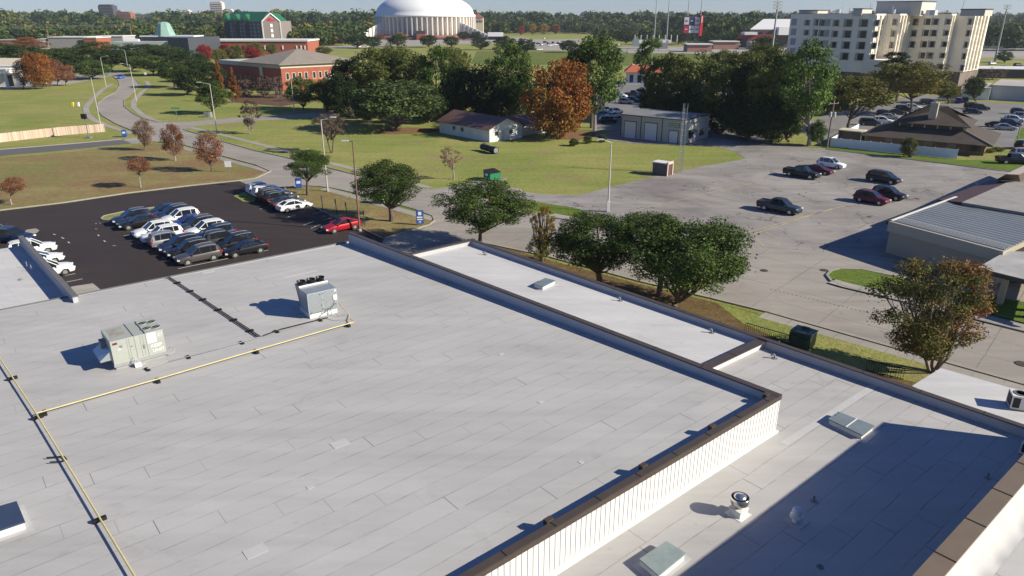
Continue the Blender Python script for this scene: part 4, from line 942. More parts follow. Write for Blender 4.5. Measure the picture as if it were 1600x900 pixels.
# rear wing of the cottage
w0 = c1 + nA * 5.5 - dA * 2 + nA * 4; w1 = w0 + nA * 9; 
MB().prism([(p.x, p.y) for p in (w0, w1, w1 - dA * 9, w0 - dA * 9)], 0, 2.6, MC['cottage_white']).build('rear_wing', MC['cottage_white'], co)
r0 = w0 - dA * 4.5
for s_ in (0, 1):
    a = w0 + dA * .5 - nA * .3 if s_ == 0 else w0 - dA * 9.5 - nA * .3; b = a + nA * 9.8; t1 = r0 - nA * .3; t2 = t1 + nA * 9.8
    slab_roof([(a.x, a.y, 2.6), (b.x, b.y, 2.6), (t2.x, t2.y, 4.0), (t1.x, t1.y, 4.0)], .1, BROOF, 'roof', co)
# --- metal garage building
h0 = 5.0
a0 = G(969.5, 214); a1 = G(1068, 225.5); a2 = G(1122, 217)
d1_ = (a1 - a0).normalized(); d2_ = Vector((-d1_.y, d1_.x, 0)); a2 = a1 + d2_ * 11.5; a3 = a0 + d2_ * 11.5
gb = empty('garage_building', (a0 + a2) / 2, 'pale metal garage building with three white roll up doors and a low grey roof', 'garage')
k = NT('ribbed_pale_metal', .5, .4); vv = k.rotated(-math.atan2(d1_.y, d1_.x)); x, y, _ = k.xyz(vv)
rb = k.math('FRACT', k.math('MULTIPLY', k.math('ADD', x, y), 3.0))
PALEM = k.done(k.mix(k.math('LESS_THAN', rb, .15), (.42, .42, .395), (.30, .30, .285)))
MB().prism([(p.x, p.y) for p in (a0, a1, a2, a3)], 0, h0, PALEM).build('wall', PALEM, gb)
o_ = .2; mid0 = (a0 + a3) / 2; mid1 = (a1 + a2) / 2
for (p, q) in ((a0, a1), (a3, a2)):
    sg = -1 if p is a0 else 1
    e0 = p - d1_ * o_ + d2_ * sg * o_; e1_ = q + d1_ * o_ + d2_ * sg * o_
    slab_roof([(e0.x, e0.y, h0 + .02), (e1_.x, e1_.y, h0 + .02), (mid1.x + d1_.x * o_, mid1.y + d1_.y * o_, h0 + .5), (mid0.x - d1_.x * o_, mid0.y - d1_.y * o_, h0 + .5)], .12, mat('grey_metal_roof', (.27, .28, .28), .5, .3, var=.15, scale=.3), 'roof', gb)
Lg = (a1 - a0).length
for s_, w_, hh in ((Lg * .155, 2.7, 3.5), (Lg * .485, 2.8, 3.6), (Lg * .84, 1.9, 2.5)):
    f = wall_item(a0, a1, s_, 0, hh + .15, w_ + .3, .03, TRIMB, 'door_frame', gb); wall_item(a0, a1, s_, .05, hh, w_, .08, mat('white_door', (.60, .62, .64), .5), 'roll_up_door', f)
for s_ in (.04, Lg * .325, Lg * .66, Lg - .05): wall_item(a0, a1, s_, 0, h0, .12, .05, TRIMB, 'downpipe', gb)
wall_item(a0, a1, Lg / 2, h0 - .22, h0 + .02, Lg + .3, .1, TRIMB, 'gutter', gb); wall_item(a1, a2, 5.7, h0 - .14, h0 + .02, 11.7, .1, TRIMB, 'gutter', gb)
for (P_, Q_, s_, z_) in ((a0, a1, Lg * .84, 3.65), (a1, a2, 5.2, 3.75)):
    f = wall_item(P_, Q_, s_, z_ - .38, z_ + .38, 2.4, .05, TRIMB, 'sign_board', gb, .08); wall_item(P_, Q_, s_, z_ - .30, z_ + .30, 2.2, .10, mat('sign_pale_green', (.42, .50, .42), .6), 'sign_face', f, .03)
    for i in range(9): wall_item(P_, Q_, s_ - .88 + i * .22, z_ - (.17 if i % 3 == 0 else .12), z_ + (.17 if i % 3 == 0 else .1), .12, .12, mat('sign_dark_green', (.04, .10, .06), .6), 'lettering', f, .02)
for s_ in (3.0, 8.2):
    wall_item(a1, a2, s_, .9, 2.3, 2.2, .04, GLASS, 'window', gb)
m = MB(); nn_ = -Vector((d2_.y, -d2_.x, 0)); c = a1 + d2_ * 3.0
nn_ = d1_
vs = [c + d2_ * q + nn_ * r + Vector((0, 0, z)) for q in (-1.2, 1.2) for (r, z) in ((.05, 2.75), (1.0, 2.3), (1.0, 2.24), (.05, 2.3))]
m.add(vs, [(0, 1, 2, 3), (4, 7, 6, 5), (0, 4, 5, 1), (1, 5, 6, 2), (2, 6, 7, 3)]); m.build('awning', mat('dark_awning', (.03, .06, .05), .7), gb)
# --- brown hip-roofed clinic: base walls, lower roof skirt, clerestory band, upper roof
cl = empty('clinic_building', G(1450, 225), 'low building with two tier dark brown hip roof and pale chimney behind the white fence', 'building')
BSH = mat('brown_shingle', (.075, .062, .052), .9, var=.15, scale=.4); BSH2 = BSH
ez, kz, uz, pz = 2.1, 4.0, 4.8, 8.5
fl, fr_ = G(1344, 211, ez), G(1552, 229, ez)
ux = (fr_ - fl).normalized(); uy = Vector((-ux.y, ux.x, 0)); WL = (fr_ - fl).length; WD = 20.0
F = Frame(Vector((fl.x, fl.y, 0)), ux)
m = MB(); F.box(m, 1.3, WL - 1.3, 1.3, WD - 1.3, 0, ez - .1); m.build('wall', mat('clinic_brick', (.16, .10, .075), .9, var=.2, scale=.8), cl)
def P4(x0, x1, y0, y1, z): return [F.p(x0, y0, z), F.p(x1, y0, z), F.p(x1, y1, z), F.p(x0, y1, z)]
i0 = P4(6.0, WL - 5.4, 4.4, WD - 4.4, kz); o0 = P4(0, WL, 0, WD, ez)
for k_ in range(4):
    a, b, c, d = o0[k_], o0[(k_ + 1) % 4], i0[(k_ + 1) % 4], i0[k_]; slab_roof([a, b, c, d], .12, BSH, 'lower_roof', cl)
m = MB(); F.box(m, 6.1, WL - 5.5, 4.5, WD - 4.5, kz - .4, uz); m.build('clerestory', TRIMB, cl)
for x in range(6): 
    m = MB(); F.box(m, 6.1 + x * (WL - 11.8) / 5, 6.3 + x * (WL - 11.8) / 5, 4.4, 4.5, kz, uz); m.build('clerestory_post', CREAM, cl)
u0 = P4(5.0, WL - 4.4, 3.4, WD - 3.4, uz); rr0 = F.p(13.5, WD / 2, pz - .6); rr1 = F.p(WL - 13.0, WD / 2, pz - .6)
slab_roof([u0[0], u0[1], rr1, rr0], .12, BSH, 'upper_roof', cl); slab_roof([u0[1], u0[2], rr1], .12, BSH, 'upper_roof', cl); slab_roof([u0[2], u0[3], rr0, rr1], .12, BSH, 'upper_roof', cl); slab_roof([u0[3], u0[0], rr0], .12, BSH, 'upper_roof', cl)
for k_ in range(1, 2):
    a, b = o0[1], i0[1]; m = MB(); m.tube([a + Vector((0, 0, .06)), b + Vector((0, 0, .06))], .13, 5); m.build('hip_cap', mat('pale_hip', (.30, .26, .22), .8), cl)
m = MB(); q = F.p(WL * .5, WD * .30, 0); m.box((q.x, q.y, 6.7), (1.4, 1.4, 4.2), F.a); f = m.build('chimney', mat('chimney_tan', (.38, .34, .27), .8, var=.1, scale=1), cl)
MB().box((q.x, q.y, 8.95), (.5, .5, .35), F.a).build('flue', STEEL, f)
for x in (4, 7.5, 11, 15, 18.5, WL - 4): wall_item(F.p(1.3, 1.3, 0), F.p(WL - 1.3, 1.3, 0), x, .7, 1.8, 1.5, .04, GLASS, 'window', cl)
# --- small gate house and white boards behind the vinyl fence
p = G(1324, 224); Fg = Frame(p, rot2(R(-40))); e = empty('garden_store', p, 'dark open fronted store with pale flat roof behind the white vinyl fence', 'shed')
m = MB(); Fg.box(m, -2.0, 2.4, 0, 3, 0, 2.5); m.build('wall', TRIMB, e); m = MB(); Fg.box(m, -2.2, 2.6, -.3, 3.2, 2.5, 2.7); m.build('roof', CREAM, e)
for x in (-2.1, 2.4): m = MB(); Fg.box(m, x, x + .15, -.2, 0, 0, 2.5); m.build('post', CREAM, e)
# --- tan building, metal seam roof, at the right
tz = 3.7
q0 = G(1393, 345, tz); q1 = G(1568, 391, tz); q3 = G(1484, 315, tz)
dx_ = rot2(R(-45.0)); dy_ = rot2(R(39)); lenf = 30.0; depf = 16.0
tb = empty('tan_building', (*(q0 + dx_ * 8 + dy_ * 8).xy, 0), 'tan walled building with grey standing seam roof at the right of the worn car park', 'building')
TAN = mat('tan_painted_block', (.37, .335, .255), .85, var=.06, scale=.5)
bw = G(1568, 391, tz); q1 = q0 + dx_ * ((bw - q0).dot(dx_)); dx_ = (bw - q0).normalized(); q1 = bw
dq = (q3 - q0).normalized(); q3 = q0 + dq * 16; q2 = q1 + dq * 16
MB().prism([(p.x, p.y) for p in (q0, q1, q2, q3)], 0, tz - .15, TAN).build('wall', TAN, tb)
nn_ = Vector((dx_.y, -dx_.x, 0)); nn_ = -nn_ if nn_.dot(-q0) < 0 else nn_
m = MB(); L_ = (q1 - q0).length; c = (q0 + q1) / 2 + nn_ * .12; m.box((c.x, c.y, tz - .60), (L_ + .3, .28, 1.12), math.atan2(dx_.y, dx_.x)); m.build('fascia', mat('tan_fascia', (.43, .395, .31), .8, var=.05, scale=.4), tb)
k = NT('seam_roof', .45, .5); vv = k.rotated(-math.atan2(dx_.y, dx_.x)); x, y, _ = k.xyz(vv)
sf = k.math('FRACT', k.math('DIVIDE', y, .8))
SEAM = k.done(k.mix(k.math('LESS_THAN', sf, .22), k.ramp(k.noise(.3), [(.3, (.085, .10, .108)), (.7, (.125, .14, .148))]), (.24, .25, .255)), k.ramp(sf, [(0, 1.0), (.22, 0.0)]), .6, .04)
slab_roof([q0 + Vector((0, 0, -.02)), q1 + Vector((0, 0, -.02)), q2 + Vector((0, 0, .32)), q3 + Vector((0, 0, .32))], .1, SEAM, 'seam_roof', tb)
for i in range(5):
    w_ = dq * (.35 + i * .42) + Vector((0, 0, .0)); MB().bar(q0 + w_, q1 + w_, .10, .05).build('roof_ridge', mat('pale_ridge', (.50, .50, .48), .5), tb)
m = MB(); m.bar(q0 + Vector((0, 0, .02)), q3 + Vector((0, 0, .36)), .25, .06); m.build('edge_trim', mat('white_edge', (.65, .65, .62), .5), tb)
MB().bar(q0 - dx_ * .35 + Vector((0, 0, -.5)), q3 - dx_ * .35 + Vector((0, 0, -.2)), .45, .4).build('gutter', TRIMB, tb)
# further block of the same place with brown mansard edge
s0 = G(1468, 312, 3.9); s1 = G(1552, 281, 3.9); s2 = G(1700, 300, 3.9); s3 = G(1700, 345, 3.9)
hb = empty('flat_roof_store', (*((s0 + s2) / 2).xy, 0), 'flat grey roofed block with brown sloped roof edge behind the tan building', 'building')
m = MB().prism([(p.x, p.y) for p in (s0, s1, s2, s3)], 0, 3.5, TAN); m.build('wall', TAN, hb)
t0 = G(1503, 316, 4.3); t1 = G(1578, 283, 4.3); t2 = G(1720, 300, 4.3); t3 = G(1720, 352, 4.3)
slab_roof([t0, t3, t2, t1], .3, mat('ribbed_grey_roof', (.26, .25, .235), .8, var=.15, scale=.5), 'roof', hb)
slab_roof([s0, t0, t1, s1], .15, mat('maroon_brown_metal', (.085, .045, .042), .6, var=.1, scale=.5), 'sloped_edge', hb)
MB().bar(s0 + Vector((0, 0, -.4)), s1 + Vector((0, 0, -.4)), .35, .4).build('gutter', TRIMB, hb)
v0 = G(1556, 283, 4.2)
e = empty('roof_monitor', (*G(1585, 275, 4.4).xy, 4.2), 'brown trapezoid roof hood with pink grey top at the right edge', 'roof hood')
b_ = [G(1556, 281, 4.25), G(1594, 284, 4.25), G(1680, 250, 4.25), G(1640, 238, 4.25)]; t_2 = [G(1572, 272, 5.6), G(1592, 273, 5.6), G(1670, 241, 5.6), G(1652, 234, 5.6)]
m = MB(); m.add(b_ + t_2, [(0, 1, 5, 4), (1, 2, 6, 5), (2, 3, 7, 6), (3, 0, 4, 7)]); m.build('side', mat('monitor_brown', (.12, .09, .08), .8), e)
m = MB(); m.add([p + Vector((0, 0, .02)) for p in t_2], [(0, 1, 2, 3)]); m.build('top', mat('pinkish_top', (.38, .33, .30), .8), e)
# carport at the right edge
z_ = 3.3
k0 = G(1527, 418, z_); k1 = G(1573, 392, z_); k2 = G(1720, 398, z_); k3 = G(1720, 466, z_)
cpn = empty('carport', (*G(1600, 425, z_).xy, 0), 'flat grey carport roof with dark underside at the right edge', 'carport')
MB().prism([(p.x, p.y) for p in (k0, k3, k2, k1)], z_ - .05, z_, mat('carport_grey', (.34, .34, .33), .8, var=.2, scale=.4)).build('roof', MC['carport_grey'], cpn)
m = MB()
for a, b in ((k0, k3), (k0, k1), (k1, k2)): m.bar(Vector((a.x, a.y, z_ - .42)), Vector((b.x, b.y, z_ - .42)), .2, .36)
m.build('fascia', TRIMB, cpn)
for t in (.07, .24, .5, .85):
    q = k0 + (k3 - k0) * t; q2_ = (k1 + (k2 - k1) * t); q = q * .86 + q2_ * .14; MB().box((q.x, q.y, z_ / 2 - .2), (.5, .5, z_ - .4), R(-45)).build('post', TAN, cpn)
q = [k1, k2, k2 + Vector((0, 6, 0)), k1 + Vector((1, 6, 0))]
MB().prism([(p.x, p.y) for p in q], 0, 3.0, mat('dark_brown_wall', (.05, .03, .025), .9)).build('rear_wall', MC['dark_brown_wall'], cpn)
# --- the tall pale residential block (right)
rs = empty('apartment_block', PT(1400, 120, 245) * Vector((1, 1, 0)) if False else Vector((115, 262, 0)), 'tall stepped cream white residential tower block with rows of recessed dark windows', 'building')
dirA = rot2(R(-46)); dirB = rot2(R(44)); cur = Vector((PT(1236, 24, 266).x, 266, 0)); pts = [cur.copy()]; seq = [('a', 1368), ('b', 1384), ('a', 1405), ('b', 1425), ('a', 1486), ('b', 1494), ('a', 1521), ('b', 1543)]
def march(c, d, u):
    r = ray(u, 24); # find t so that (c + d t) lies in the vertical plane through the ray
    return c + d * ((r.x * c.y - r.y * c.x) / (d.x * r.y - d.y * r.x))
for kd, u in seq:
    cur = march(cur, dirA if kd == 'a' else dirB, u); pts.append(cur.copy())
back = [pts[-1] + dirB * 3, pts[0] + dirB * 22]
HT = 25.0
MB().prism([(p.x, p.y) for p in pts + back], 7.2, HT, CREAMW).build('wall', CREAMW, rs)
sh = [p + dirB * .8 for p in pts]
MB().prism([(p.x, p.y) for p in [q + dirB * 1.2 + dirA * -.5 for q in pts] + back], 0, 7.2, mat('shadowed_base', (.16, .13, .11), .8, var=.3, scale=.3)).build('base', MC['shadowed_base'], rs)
m = MB()
for a, b in zip(pts, pts[1:]): m.bar(Vector((a.x, a.y, HT + .0)) + dirB * .2, Vector((b.x, b.y, HT)) + dirB * .2, .5, .45)
m.build('parapet', CREAMW, rs)
m = MB()
for a, b in zip(pts, pts[1:]): m.bar(Vector((a.x, a.y, HT + .45)) + dirB * .2, Vector((b.x, b.y, HT + .45)) + dirB * .2, .55, .12)
m.build('parapet_cap', mat('brown_cap', (.12, .09, .07), .7), rs)
def on_facade(i, u, v):
    A, B = pts[i], pts[i + 1]; d = (B - A).normalized(); n = Vector((d.y, -d.x, 0)); return onplane(u, v, A, n)
def fac_window(i, u, v, w_, h_, style):
    A, B = pts[i], pts[i + 1]; d = (B - A).normalized(); q = on_facade(i, u, v); s_ = (q - A).dot(d)
    if s_ < w_ / 2: s_ = w_ / 2 + .1
    f = wall_item(A, B, s_, q.z - h_ / 2 - .15, q.z + h_ / 2 + .15, w_ + .9, .05, mat('window_recess', (.42, .37, .30), .8), 'window', rs, .12)
    wall_item(A, B, s_ + w_ * .18, q.z - h_ / 2, q.z + h_ / 2, w_ * .85, .12, GLASS, 'pane', f, .04)
    c = A + d * (s_ - w_ / 2 - .35); n = Vector((d.y, -d.x, 0)); n = -n if n.dot(-A) < 0 else n
    m = MB(); c = c + n * .25; m.box((c.x, c.y, q.z), (.25, .5, h_ + .7), math.atan2(d.y, d.x)); m.build('fin', CREAMW, f)
    if style:
        c = A + d * s_ + n * .22; m = MB(); m.box((c.x, c.y, q.z - h_ / 2 - .3), (w_ + .9, .4, .3), math.atan2(d.y, d.x)); m.build('sill', CREAMW, f)
for (i, u0_, du, v0_, dv, n_, w_, h_) in ((0, 1261, -1.3, 35.5, 15.5, 3, 1.1, 1.4), (0, 1277, -1.7, 35, 16.3, 3, 1.5, 1.7), (0, 1285, -1.6, 35.5, 16.5, 3, 1.2, 1.6), (0, 1306, -1.9, 36, 17, 3, 1.3, 1.6),
      (0, 1325, -2, 36, 17.3, 4, 1.9, 1.9), (0, 1349, -2.2, 36, 17.6, 4, 1.9, 1.9), (0, 1369.5, -2.3, 35.5, 17.8, 4, 1.0, 1.3), (2, 1398, -2.6, 34.5, 18, 3, .6, 1.5),
      (4, 1429.5, -2.6, 34.5, 17.5, 3, 1.3, 1.7), (4, 1449, -2.8, 34, 17.6, 5, 1.4, 1.6), (4, 1461, -2.9, 34, 17.6, 5, 1.3, 1.6), (4, 1481.0, -3.0, 34, 17.6, 5, 1.0, 1.3), (6, 1515.5, -3.2, 34, 18.0, 5, .6, 1.5)):
    for k_ in range(n_): fac_window(i, u0_ + du * k_, v0_ + dv * k_, w_ * 1.15, h_ * 1.12, True)
for (i, u0_, du, v0_, dv, n_) in ((0, 1241, -1, 34.5, 15.2, 4), (0, 1293, -1.8, 35.5, 16.5, 3)):
    for k_ in range(n_):
        A, B = pts[i], pts[i + 1]; d = (B - A).normalized(); q = on_facade(i, u0_ + du * k_, v0_ + dv * k_); wall_item(A, B, max(1.3, (q - A).dot(d)), q.z - 1.1, q.z + 1.1, 1.9, .03, mat('pale_blank_panel', (.36, .35, .32), .8), 'blank_panel', rs)
for i, n_ in ((1, 2), (3, 4), (5, 2), (7, 4)):      # ribs and slot windows on the sun-facing returns
    A, B = pts[i], pts[i + 1]; d = (B - A).normalized(); n = Vector((d.y, -d.x, 0)); n = -n if n.dot(Vector((1, -1, 0))) < 0 else n; L_ = (B - A).length
    for k_ in range(n_ + 1):
        c = A + d * (L_ * k_ / n_ * .94 + .3) + n * .3; MB().box((c.x, c.y, (7.5 + HT) / 2), (.45, .6, HT - 7.5), math.atan2(d.y, d.x)).build('rib', CREAMW, rs)
    for k_ in range(n_):
        for fz in range(5):
            c = A + d * (L_ * (k_ + .5) / n_ * .94 + .3) + n * .03; MB().box((c.x, c.y, 23.0 - fz * 3.35), (L_ / n_ * .35, .08, 1.7), math.atan2(d.y, d.x)).build('slot_window', mat('slot_grey', (.22, .20, .17), .5), rs)
def rooftop(u0_, u1_, v, y, h_, dep, mt, name, parent=rs):
    a = PT(u0_, v, y); b = PT(u1_, v, y); m = MB(); c = (a + b) / 2; m.box((c.x, y + dep / 2, HT + h_ / 2), ((b - a).length, dep, h_), 0, mt); return m.build(name, mt, parent)
PH = mat('penthouse_grey', (.48, .45, .41), .8, var=.05, scale=.3)
def pent(u0_, u1_, y0_, h_, dep):
    a = PT(u0_, 24, y0_); a.z = 0; b = march(a, dirA, u1_); m = MB(); c = [a, b, b + dirB * dep, a + dirB * dep]; m.prism([(p.x, p.y) for p in c], HT - .2, HT + h_, PH); m.build('penthouse', PH, rs)
    m = MB(); c2_ = [a - dirA * .2 - dirB * .2, b + dirA * .2 - dirB * .2, b + dirA * .2 + dirB * dep, a - dirA * .2 + dirB * dep]; m.prism([(p.x, p.y) for p in c2_], HT + h_, HT + h_ + .25, TRIMB); m.build('penthouse_cap', TRIMB, rs)
pent(1367, 1437, 262, 4.2, 14); pent(1248, 1277, 266, 1.5, 10); pent(1332, 1346, 250, 1.9, 8); pent(1500, 1538, 232, 1.6, 8)
for i, (u, h_, r_) in enumerate(((1293, 3.2, .12), (1296, 2.6, .5), (1303, 2.4, .7), (1309, 2.7, .9), (1316, 5.5, .1), (1326, 3.6, .1), (1329, 2.2, .6), (1337, 2.6, .9), (1344, 2.4, .6), (1358, 5.0, .09), (1361, 4.8, .09), (1393, 3.8, .12), (1396, 2.6, .4), (1440, 2.2, .4), (1455, 2.4, 1.8), (1502, 7.5, .09), (1512, 3.0, .12))):
    a = PT(u, 24, 262 - max(0, (u - 1300)) * .10)
    m = MB(); m.lathe((a.x, a.y, HT), [(r_, 0), (r_, h_ - .8 if r_ > .3 else h_ - 1.5), (r_ * .8, h_ - 1.0), (0, h_ - .95 if r_ > .3 else h_ - .9)], 8); m.build('roof_plant' if r_ > .3 else 'antenna', STEEL if i % 2 else FLASH, rs)
a = G(1398, 118); MB().lathe((a.x * .93, a.y * .93, 9), [(.1, 0), (1.1, .6), (1.0, 2.0), (0, 2.4)], 12).build('dish', WHITE, rs)
# low podium wings
A = on_facade(0, 1310, 108); 
MB().prism([(p.x, p.y) for p in (pts[1] - dirA * 1 - dirB * 1.5, pts[1] + dirA * 7 - dirB * 1.5, pts[1] + dirA * 7 + dirB * 10, pts[1] - dirA * 1 + dirB * 10)], 7.1, 11.4, mat('podium_cream', (.66, .62, .54), .8, var=.05, scale=.3)).build('podium', MC['podium_cream'], rs)
# low white building right of the tower and its neighbours
def block(px, z, name, mt, label, cat='building', mtop=None, parent=None):
    P = [G(u, v, z) for u, v in px]; c = sum(P, Vector()) / len(P); e = parent or empty(name, (c.x, c.y, 0), label, cat)
    MB().prism([(p.x, p.y) for p in P], 0, z - .02, mt).build('wall', mt, e)
    Q = [c + (p - c) * 1.02 for p in P]; MB().prism([(p.x, p.y) for p in Q], z - .02, z + .25, mtop or mt).build('roof', mtop or mt, e)
    return e, P
GRROOF = mat('far_grey_roof', (.34, .33, .31), .8, var=.1, scale=.1); WHR = mat('far_white_roof', (.62, .62, .60), .7); DKW = mat('far_dark_wall', (.07, .06, .06), .8)
e, P = block([(1551, 134), (1700, 141), (1700, 131), (1565, 125)], 4.2, 'low_white_building', mat('pale_wall', (.46, .47, .46), .8), 'low pale building with white walls at the right below the far car park', mtop=GRROOF)
block([(1365 + 140, 137), (1548, 139), (1552, 131), (1515, 129)], 3.5, 'entrance_pavilion', WHITE, 'small white entrance pavilion at the foot of the apartment tower', mtop=GRROOF)
e, P = block([(1530, 108), (1750, 111), (1750, 106), (1530, 104)], 3.6, 'long_dark_building', DKW, 'long dark low building at the right edge behind the bare reddish tree', mtop=WHR)
e, P = block([(1540, 41), (1577, 41), (1577, 38.5), (1546, 38.5)], 13, 'pavilion_building', DKW, 'far dark red roofed stand building at the right edge below the treeline', mtop=GRROOF)
e, P = block([(1578, 57), (1700, 57), (1700, 56), (1578, 56)], 4, 'red_stand', mat('far_red', (.45, .05, .03), .7), 'far bright red roofed strip beside the light pole at the right edge')
# --- gym with white roof beyond
gy = empty('gymnasium', PT(1215, 60, 620) * Vector((1, 1, 0)), 'far gymnasium with big white sloping roof and dark red band', 'building')
def fpt(u, y, z): return Vector((ray(u, 40).x / ray(u, 40).y * y, y, z))
def farbox(u0_, u1_, y, z0, z1, mt, name, parent, dep=20):
    a = fpt(u0_, y, 0); b = fpt(u1_, y, 0); m = MB(); m.box(((a.x + b.x) / 2, y + dep / 2, (z0 + z1) / 2), (b.x - a.x, dep, z1 - z0)); return m.build(name, mt, parent)
farbox(1172, 1260, 620, 0, 14, DKW, 'wall', gy); farbox(1160, 1212, 600, 7.5, 10.5, mat('dark_red', (.22, .02, .03), .7), 'red_band', gy, 10); farbox(1165, 1185, 598, 10.5, 12.5, WHR, 'canopy', gy, 10)
farbox(1176, 1215, 585, 0, 6, mat('mid_grey_wall', (.30, .30, .32), .8), 'front_wall', gy, 10); farbox(1218, 1260, 615, 10, 16, WHITE, 'upper_wall', gy, 10)
a, b = fpt(1173, 620, 14.5), fpt(1262, 620, 14.5); c, d = fpt(1262, 665, 22), fpt(1192, 665, 22); slab_roof([a, b, c, d], .5, mat('gym_white_roof', (.66, .67, .66), .5), 'roof', gy)
for u in (1190, 1203, 1225, 1234): farbox(u, u + 3, 619.5, 10.5, 12.5, GLASS, 'window', gy, .6)
# --- scoreboard seen from behind/front, sponsor boards as plain coloured panels
sb = empty('scoreboard', fpt(1084, 560, 0), 'tall stadium scoreboard with two rows of white, blue and red boards', 'scoreboard')
for u in (1079, 1088): farbox(u, u + 1.6, 561, 0, 14, DKW, 'leg', sb, 1)
farbox(1067.5, 1093.5, 560, 12, 24.5, DKW, 'backing', sb, 1)
blu = mat('board_blue', (.03, .035, .14), .6); brd = mat('board_red', (.35, .02, .04), .6); bwh = mat('board_white', (.50, .50, .53), .6)
for r_ in range(2):
    for c_ in range(3):
        u = 1068.6 + c_ * 8.4; mt = [[bwh, blu, bwh], [brd, bwh, bwh]][r_][c_]; z0 = 18.6 - r_ * 5.8; f = farbox(u, u + 7.6, 559.6, z0, z0 + 5.1, mt, 'board', sb, .3)
        farbox(u + 1.8, u + 5.8, 559.45, z0 + 2.2, z0 + 2.9, blu if mt is bwh else bwh, 'lettering', f, .1)
farbox(1094, 1098, 558, 11, 25, mat('board_bright_red', (.60, .03, .05), .5), 'side_column', sb, 3); farbox(1095.3, 1096.7, 557.8, 20, 24.2, WHITE, 'emblem', sb, .2)
def lightpole(u, y, h, label, heads=3):
    b = fpt(u, y, 0); e = empty('floodlight_pole', b, label, 'floodlight pole', 'stadium floodlight poles'); MB().tube([b, b + Vector((0, 0, h))], [.55, .3], 6).build('pole', mat('galv_far', (.30, .30, .31), .6), e)
    m = MB()
    for k_ in range(heads): m.box(b + Vector((0, -.3, h - .6 - k_ * 1.3)), (3.6, .4, .8))
    m.build('lamp_bank', mat('lamp_bank_grey', (.48, .50, .52), .5), e)
lightpole(1023.5, 640, 43, 'floodlight pole furthest left of the four beside the scoreboard'); lightpole(1043, 640, 42.5, 'second floodlight pole left of the scoreboard')
lightpole(1073.5, 700, 45, 'floodlight pole directly above the scoreboard'); lightpole(1093.5, 700, 45, 'floodlight pole at the right end of the scoreboard')
lightpole(1211, 330, 31, 'tall floodlight pole just left of the apartment tower', 3); lightpole(1567, 420, 30.5, 'floodlight pole right of the apartment tower', 2)
for u, v, z in ((1118, 35, 15), (1145, 35, 15), (946, 36, 14), (910, 36, 14), (965, 37, 14), (873, 36, 14), (860, 35, 14)):
    pass
# stadium seating strip
st = empty('grandstand', fpt(1010, 600, 0), 'low pale grandstand strip with small masts left of the scoreboard', 'grandstand')
farbox(992, 1050, 600, 4.5, 6.5, WHR, 'roof', st, 8); farbox(1020, 1046, 596, 0, 4.5, mat('stand_grey', (.20, .20, .22), .8), 'wall', st, 5); farbox(991, 1000, 590, 2, 8, mat('board_grey', (.20, .24, .27), .7), 'board', st, 1)
for i in range(8): farbox(993 + i * 9.5, 993.8 + i * 9.5, 599, 5, 10.5, WHITE, 'mast', st, .5)
for u0_, u1_, y, z, nm, lb in ((1077, 1116, 545, 5, 'red_grey_building', 'far low building with pale roof right under the scoreboard'), (1118, 1158, 590, 5.5, 'pale_long_building', 'far long pale roofed building right of the scoreboard')):
    e = empty(nm, fpt((u0_ + u1_) / 2, y, 0), lb, 'building'); farbox(u0_, u1_, y, 0, z, mat('far_red_grey', (.30, .16, .13), .8), 'wall', e, 12); farbox(u0_ - 1, u1_ + 1, y - 1, z, z + .6, WHR, 'roof', e, 14)
# --- arena with the white dome
AY = 900; cd = fpt(665, AY, 0); Rd = 79 * AY * CP / FPX * .985
ar = empty('domed_arena', cd, 'huge round arena with white shallow dome and ribbed pale drum', 'arena')
DOMEW = mat('dome_white', (.74, .75, .75), .6, var=.02, scale=.02)
prof = [(Rd * 1.01, 23.2), (Rd * 1.01, 25.2), (Rd * .975, 26.6)]
Hd = 26
for k_ in range(1, 13):
    t = k_ / 12 * math.pi / 2; prof.append((Rd * .97 * math.cos(t), 26.6 + (Hd - 3) * math.sin(t)))
prof[-1] = (0.0, prof[-1][1])
MB().lathe(cd, prof, 96).build('dome', DOMEW, ar, smooth=True)
k = NT('drum', .8, .2); DRUM = mat('drum_cream', (.58, .55, .49), .85, var=.04, scale=.05)
MB().lathe(cd, [(Rd * .93, 0), (Rd * .93, 23.2)], 96).build('drum', DRUM, ar)
for i in range(64):
    t = 2 * math.pi * (i + .5) / 64
    if math.sin(t) > .15: continue
    m = MB(); c = cd + rot2(t) * Rd * .965; m.box((c.x, c.y, 11.5), (Rd * .09, 1.3, 23), t); m.build('rib', mat('rib_cream', (.74, .71, .65), .8), ar)
MB().lathe(cd, [(Rd * 1.0, 0), (Rd * 1.22, 0), (Rd * 1.06, 4.2), (Rd * .94, 4.2)], 96).build('brick_berm', mat('berm_brick', (.22, .10, .08), .9, var=.15, scale=.05), ar)
for s_, (ua, ub) in ((-1, (553, 607)), (1, (708, 768))):
    yo, yi = AY - Rd * 1.15, AY - Rd * .55
    a, b = (fpt(ua, yo, 0), fpt(ub, yi, 0)) if s_ < 0 else (fpt(ua, yi, 0), fpt(ub, yo, 0)); zl, zr = (3, 21.5) if s_ < 0 else (21.5, 3)
    t_ = Vector((0, 8, 0)); m = MB(); vs = [a, b, b + Vector((0, 0, zr)), a + Vector((0, 0, zl))]; vs = vs + [q + t_ for q in vs]
    m.add(vs, [(0, 1, 2, 3), (5, 4, 7, 6), (3, 2, 6, 7), (1, 5, 6, 2), (4, 0, 3, 7)]); m.build('ramp_wing', MC['rib_cream'], ar)
    for i in range(10):
        t = (i + .3) / 10; q = a.lerp(b, t); zz = zl + (zr - zl) * t; MB().box((q.x, q.y - .6, zz / 2), (.9, 2.0, zz - .6), 0).build('wing_rib', MC['rib_cream'], ar)
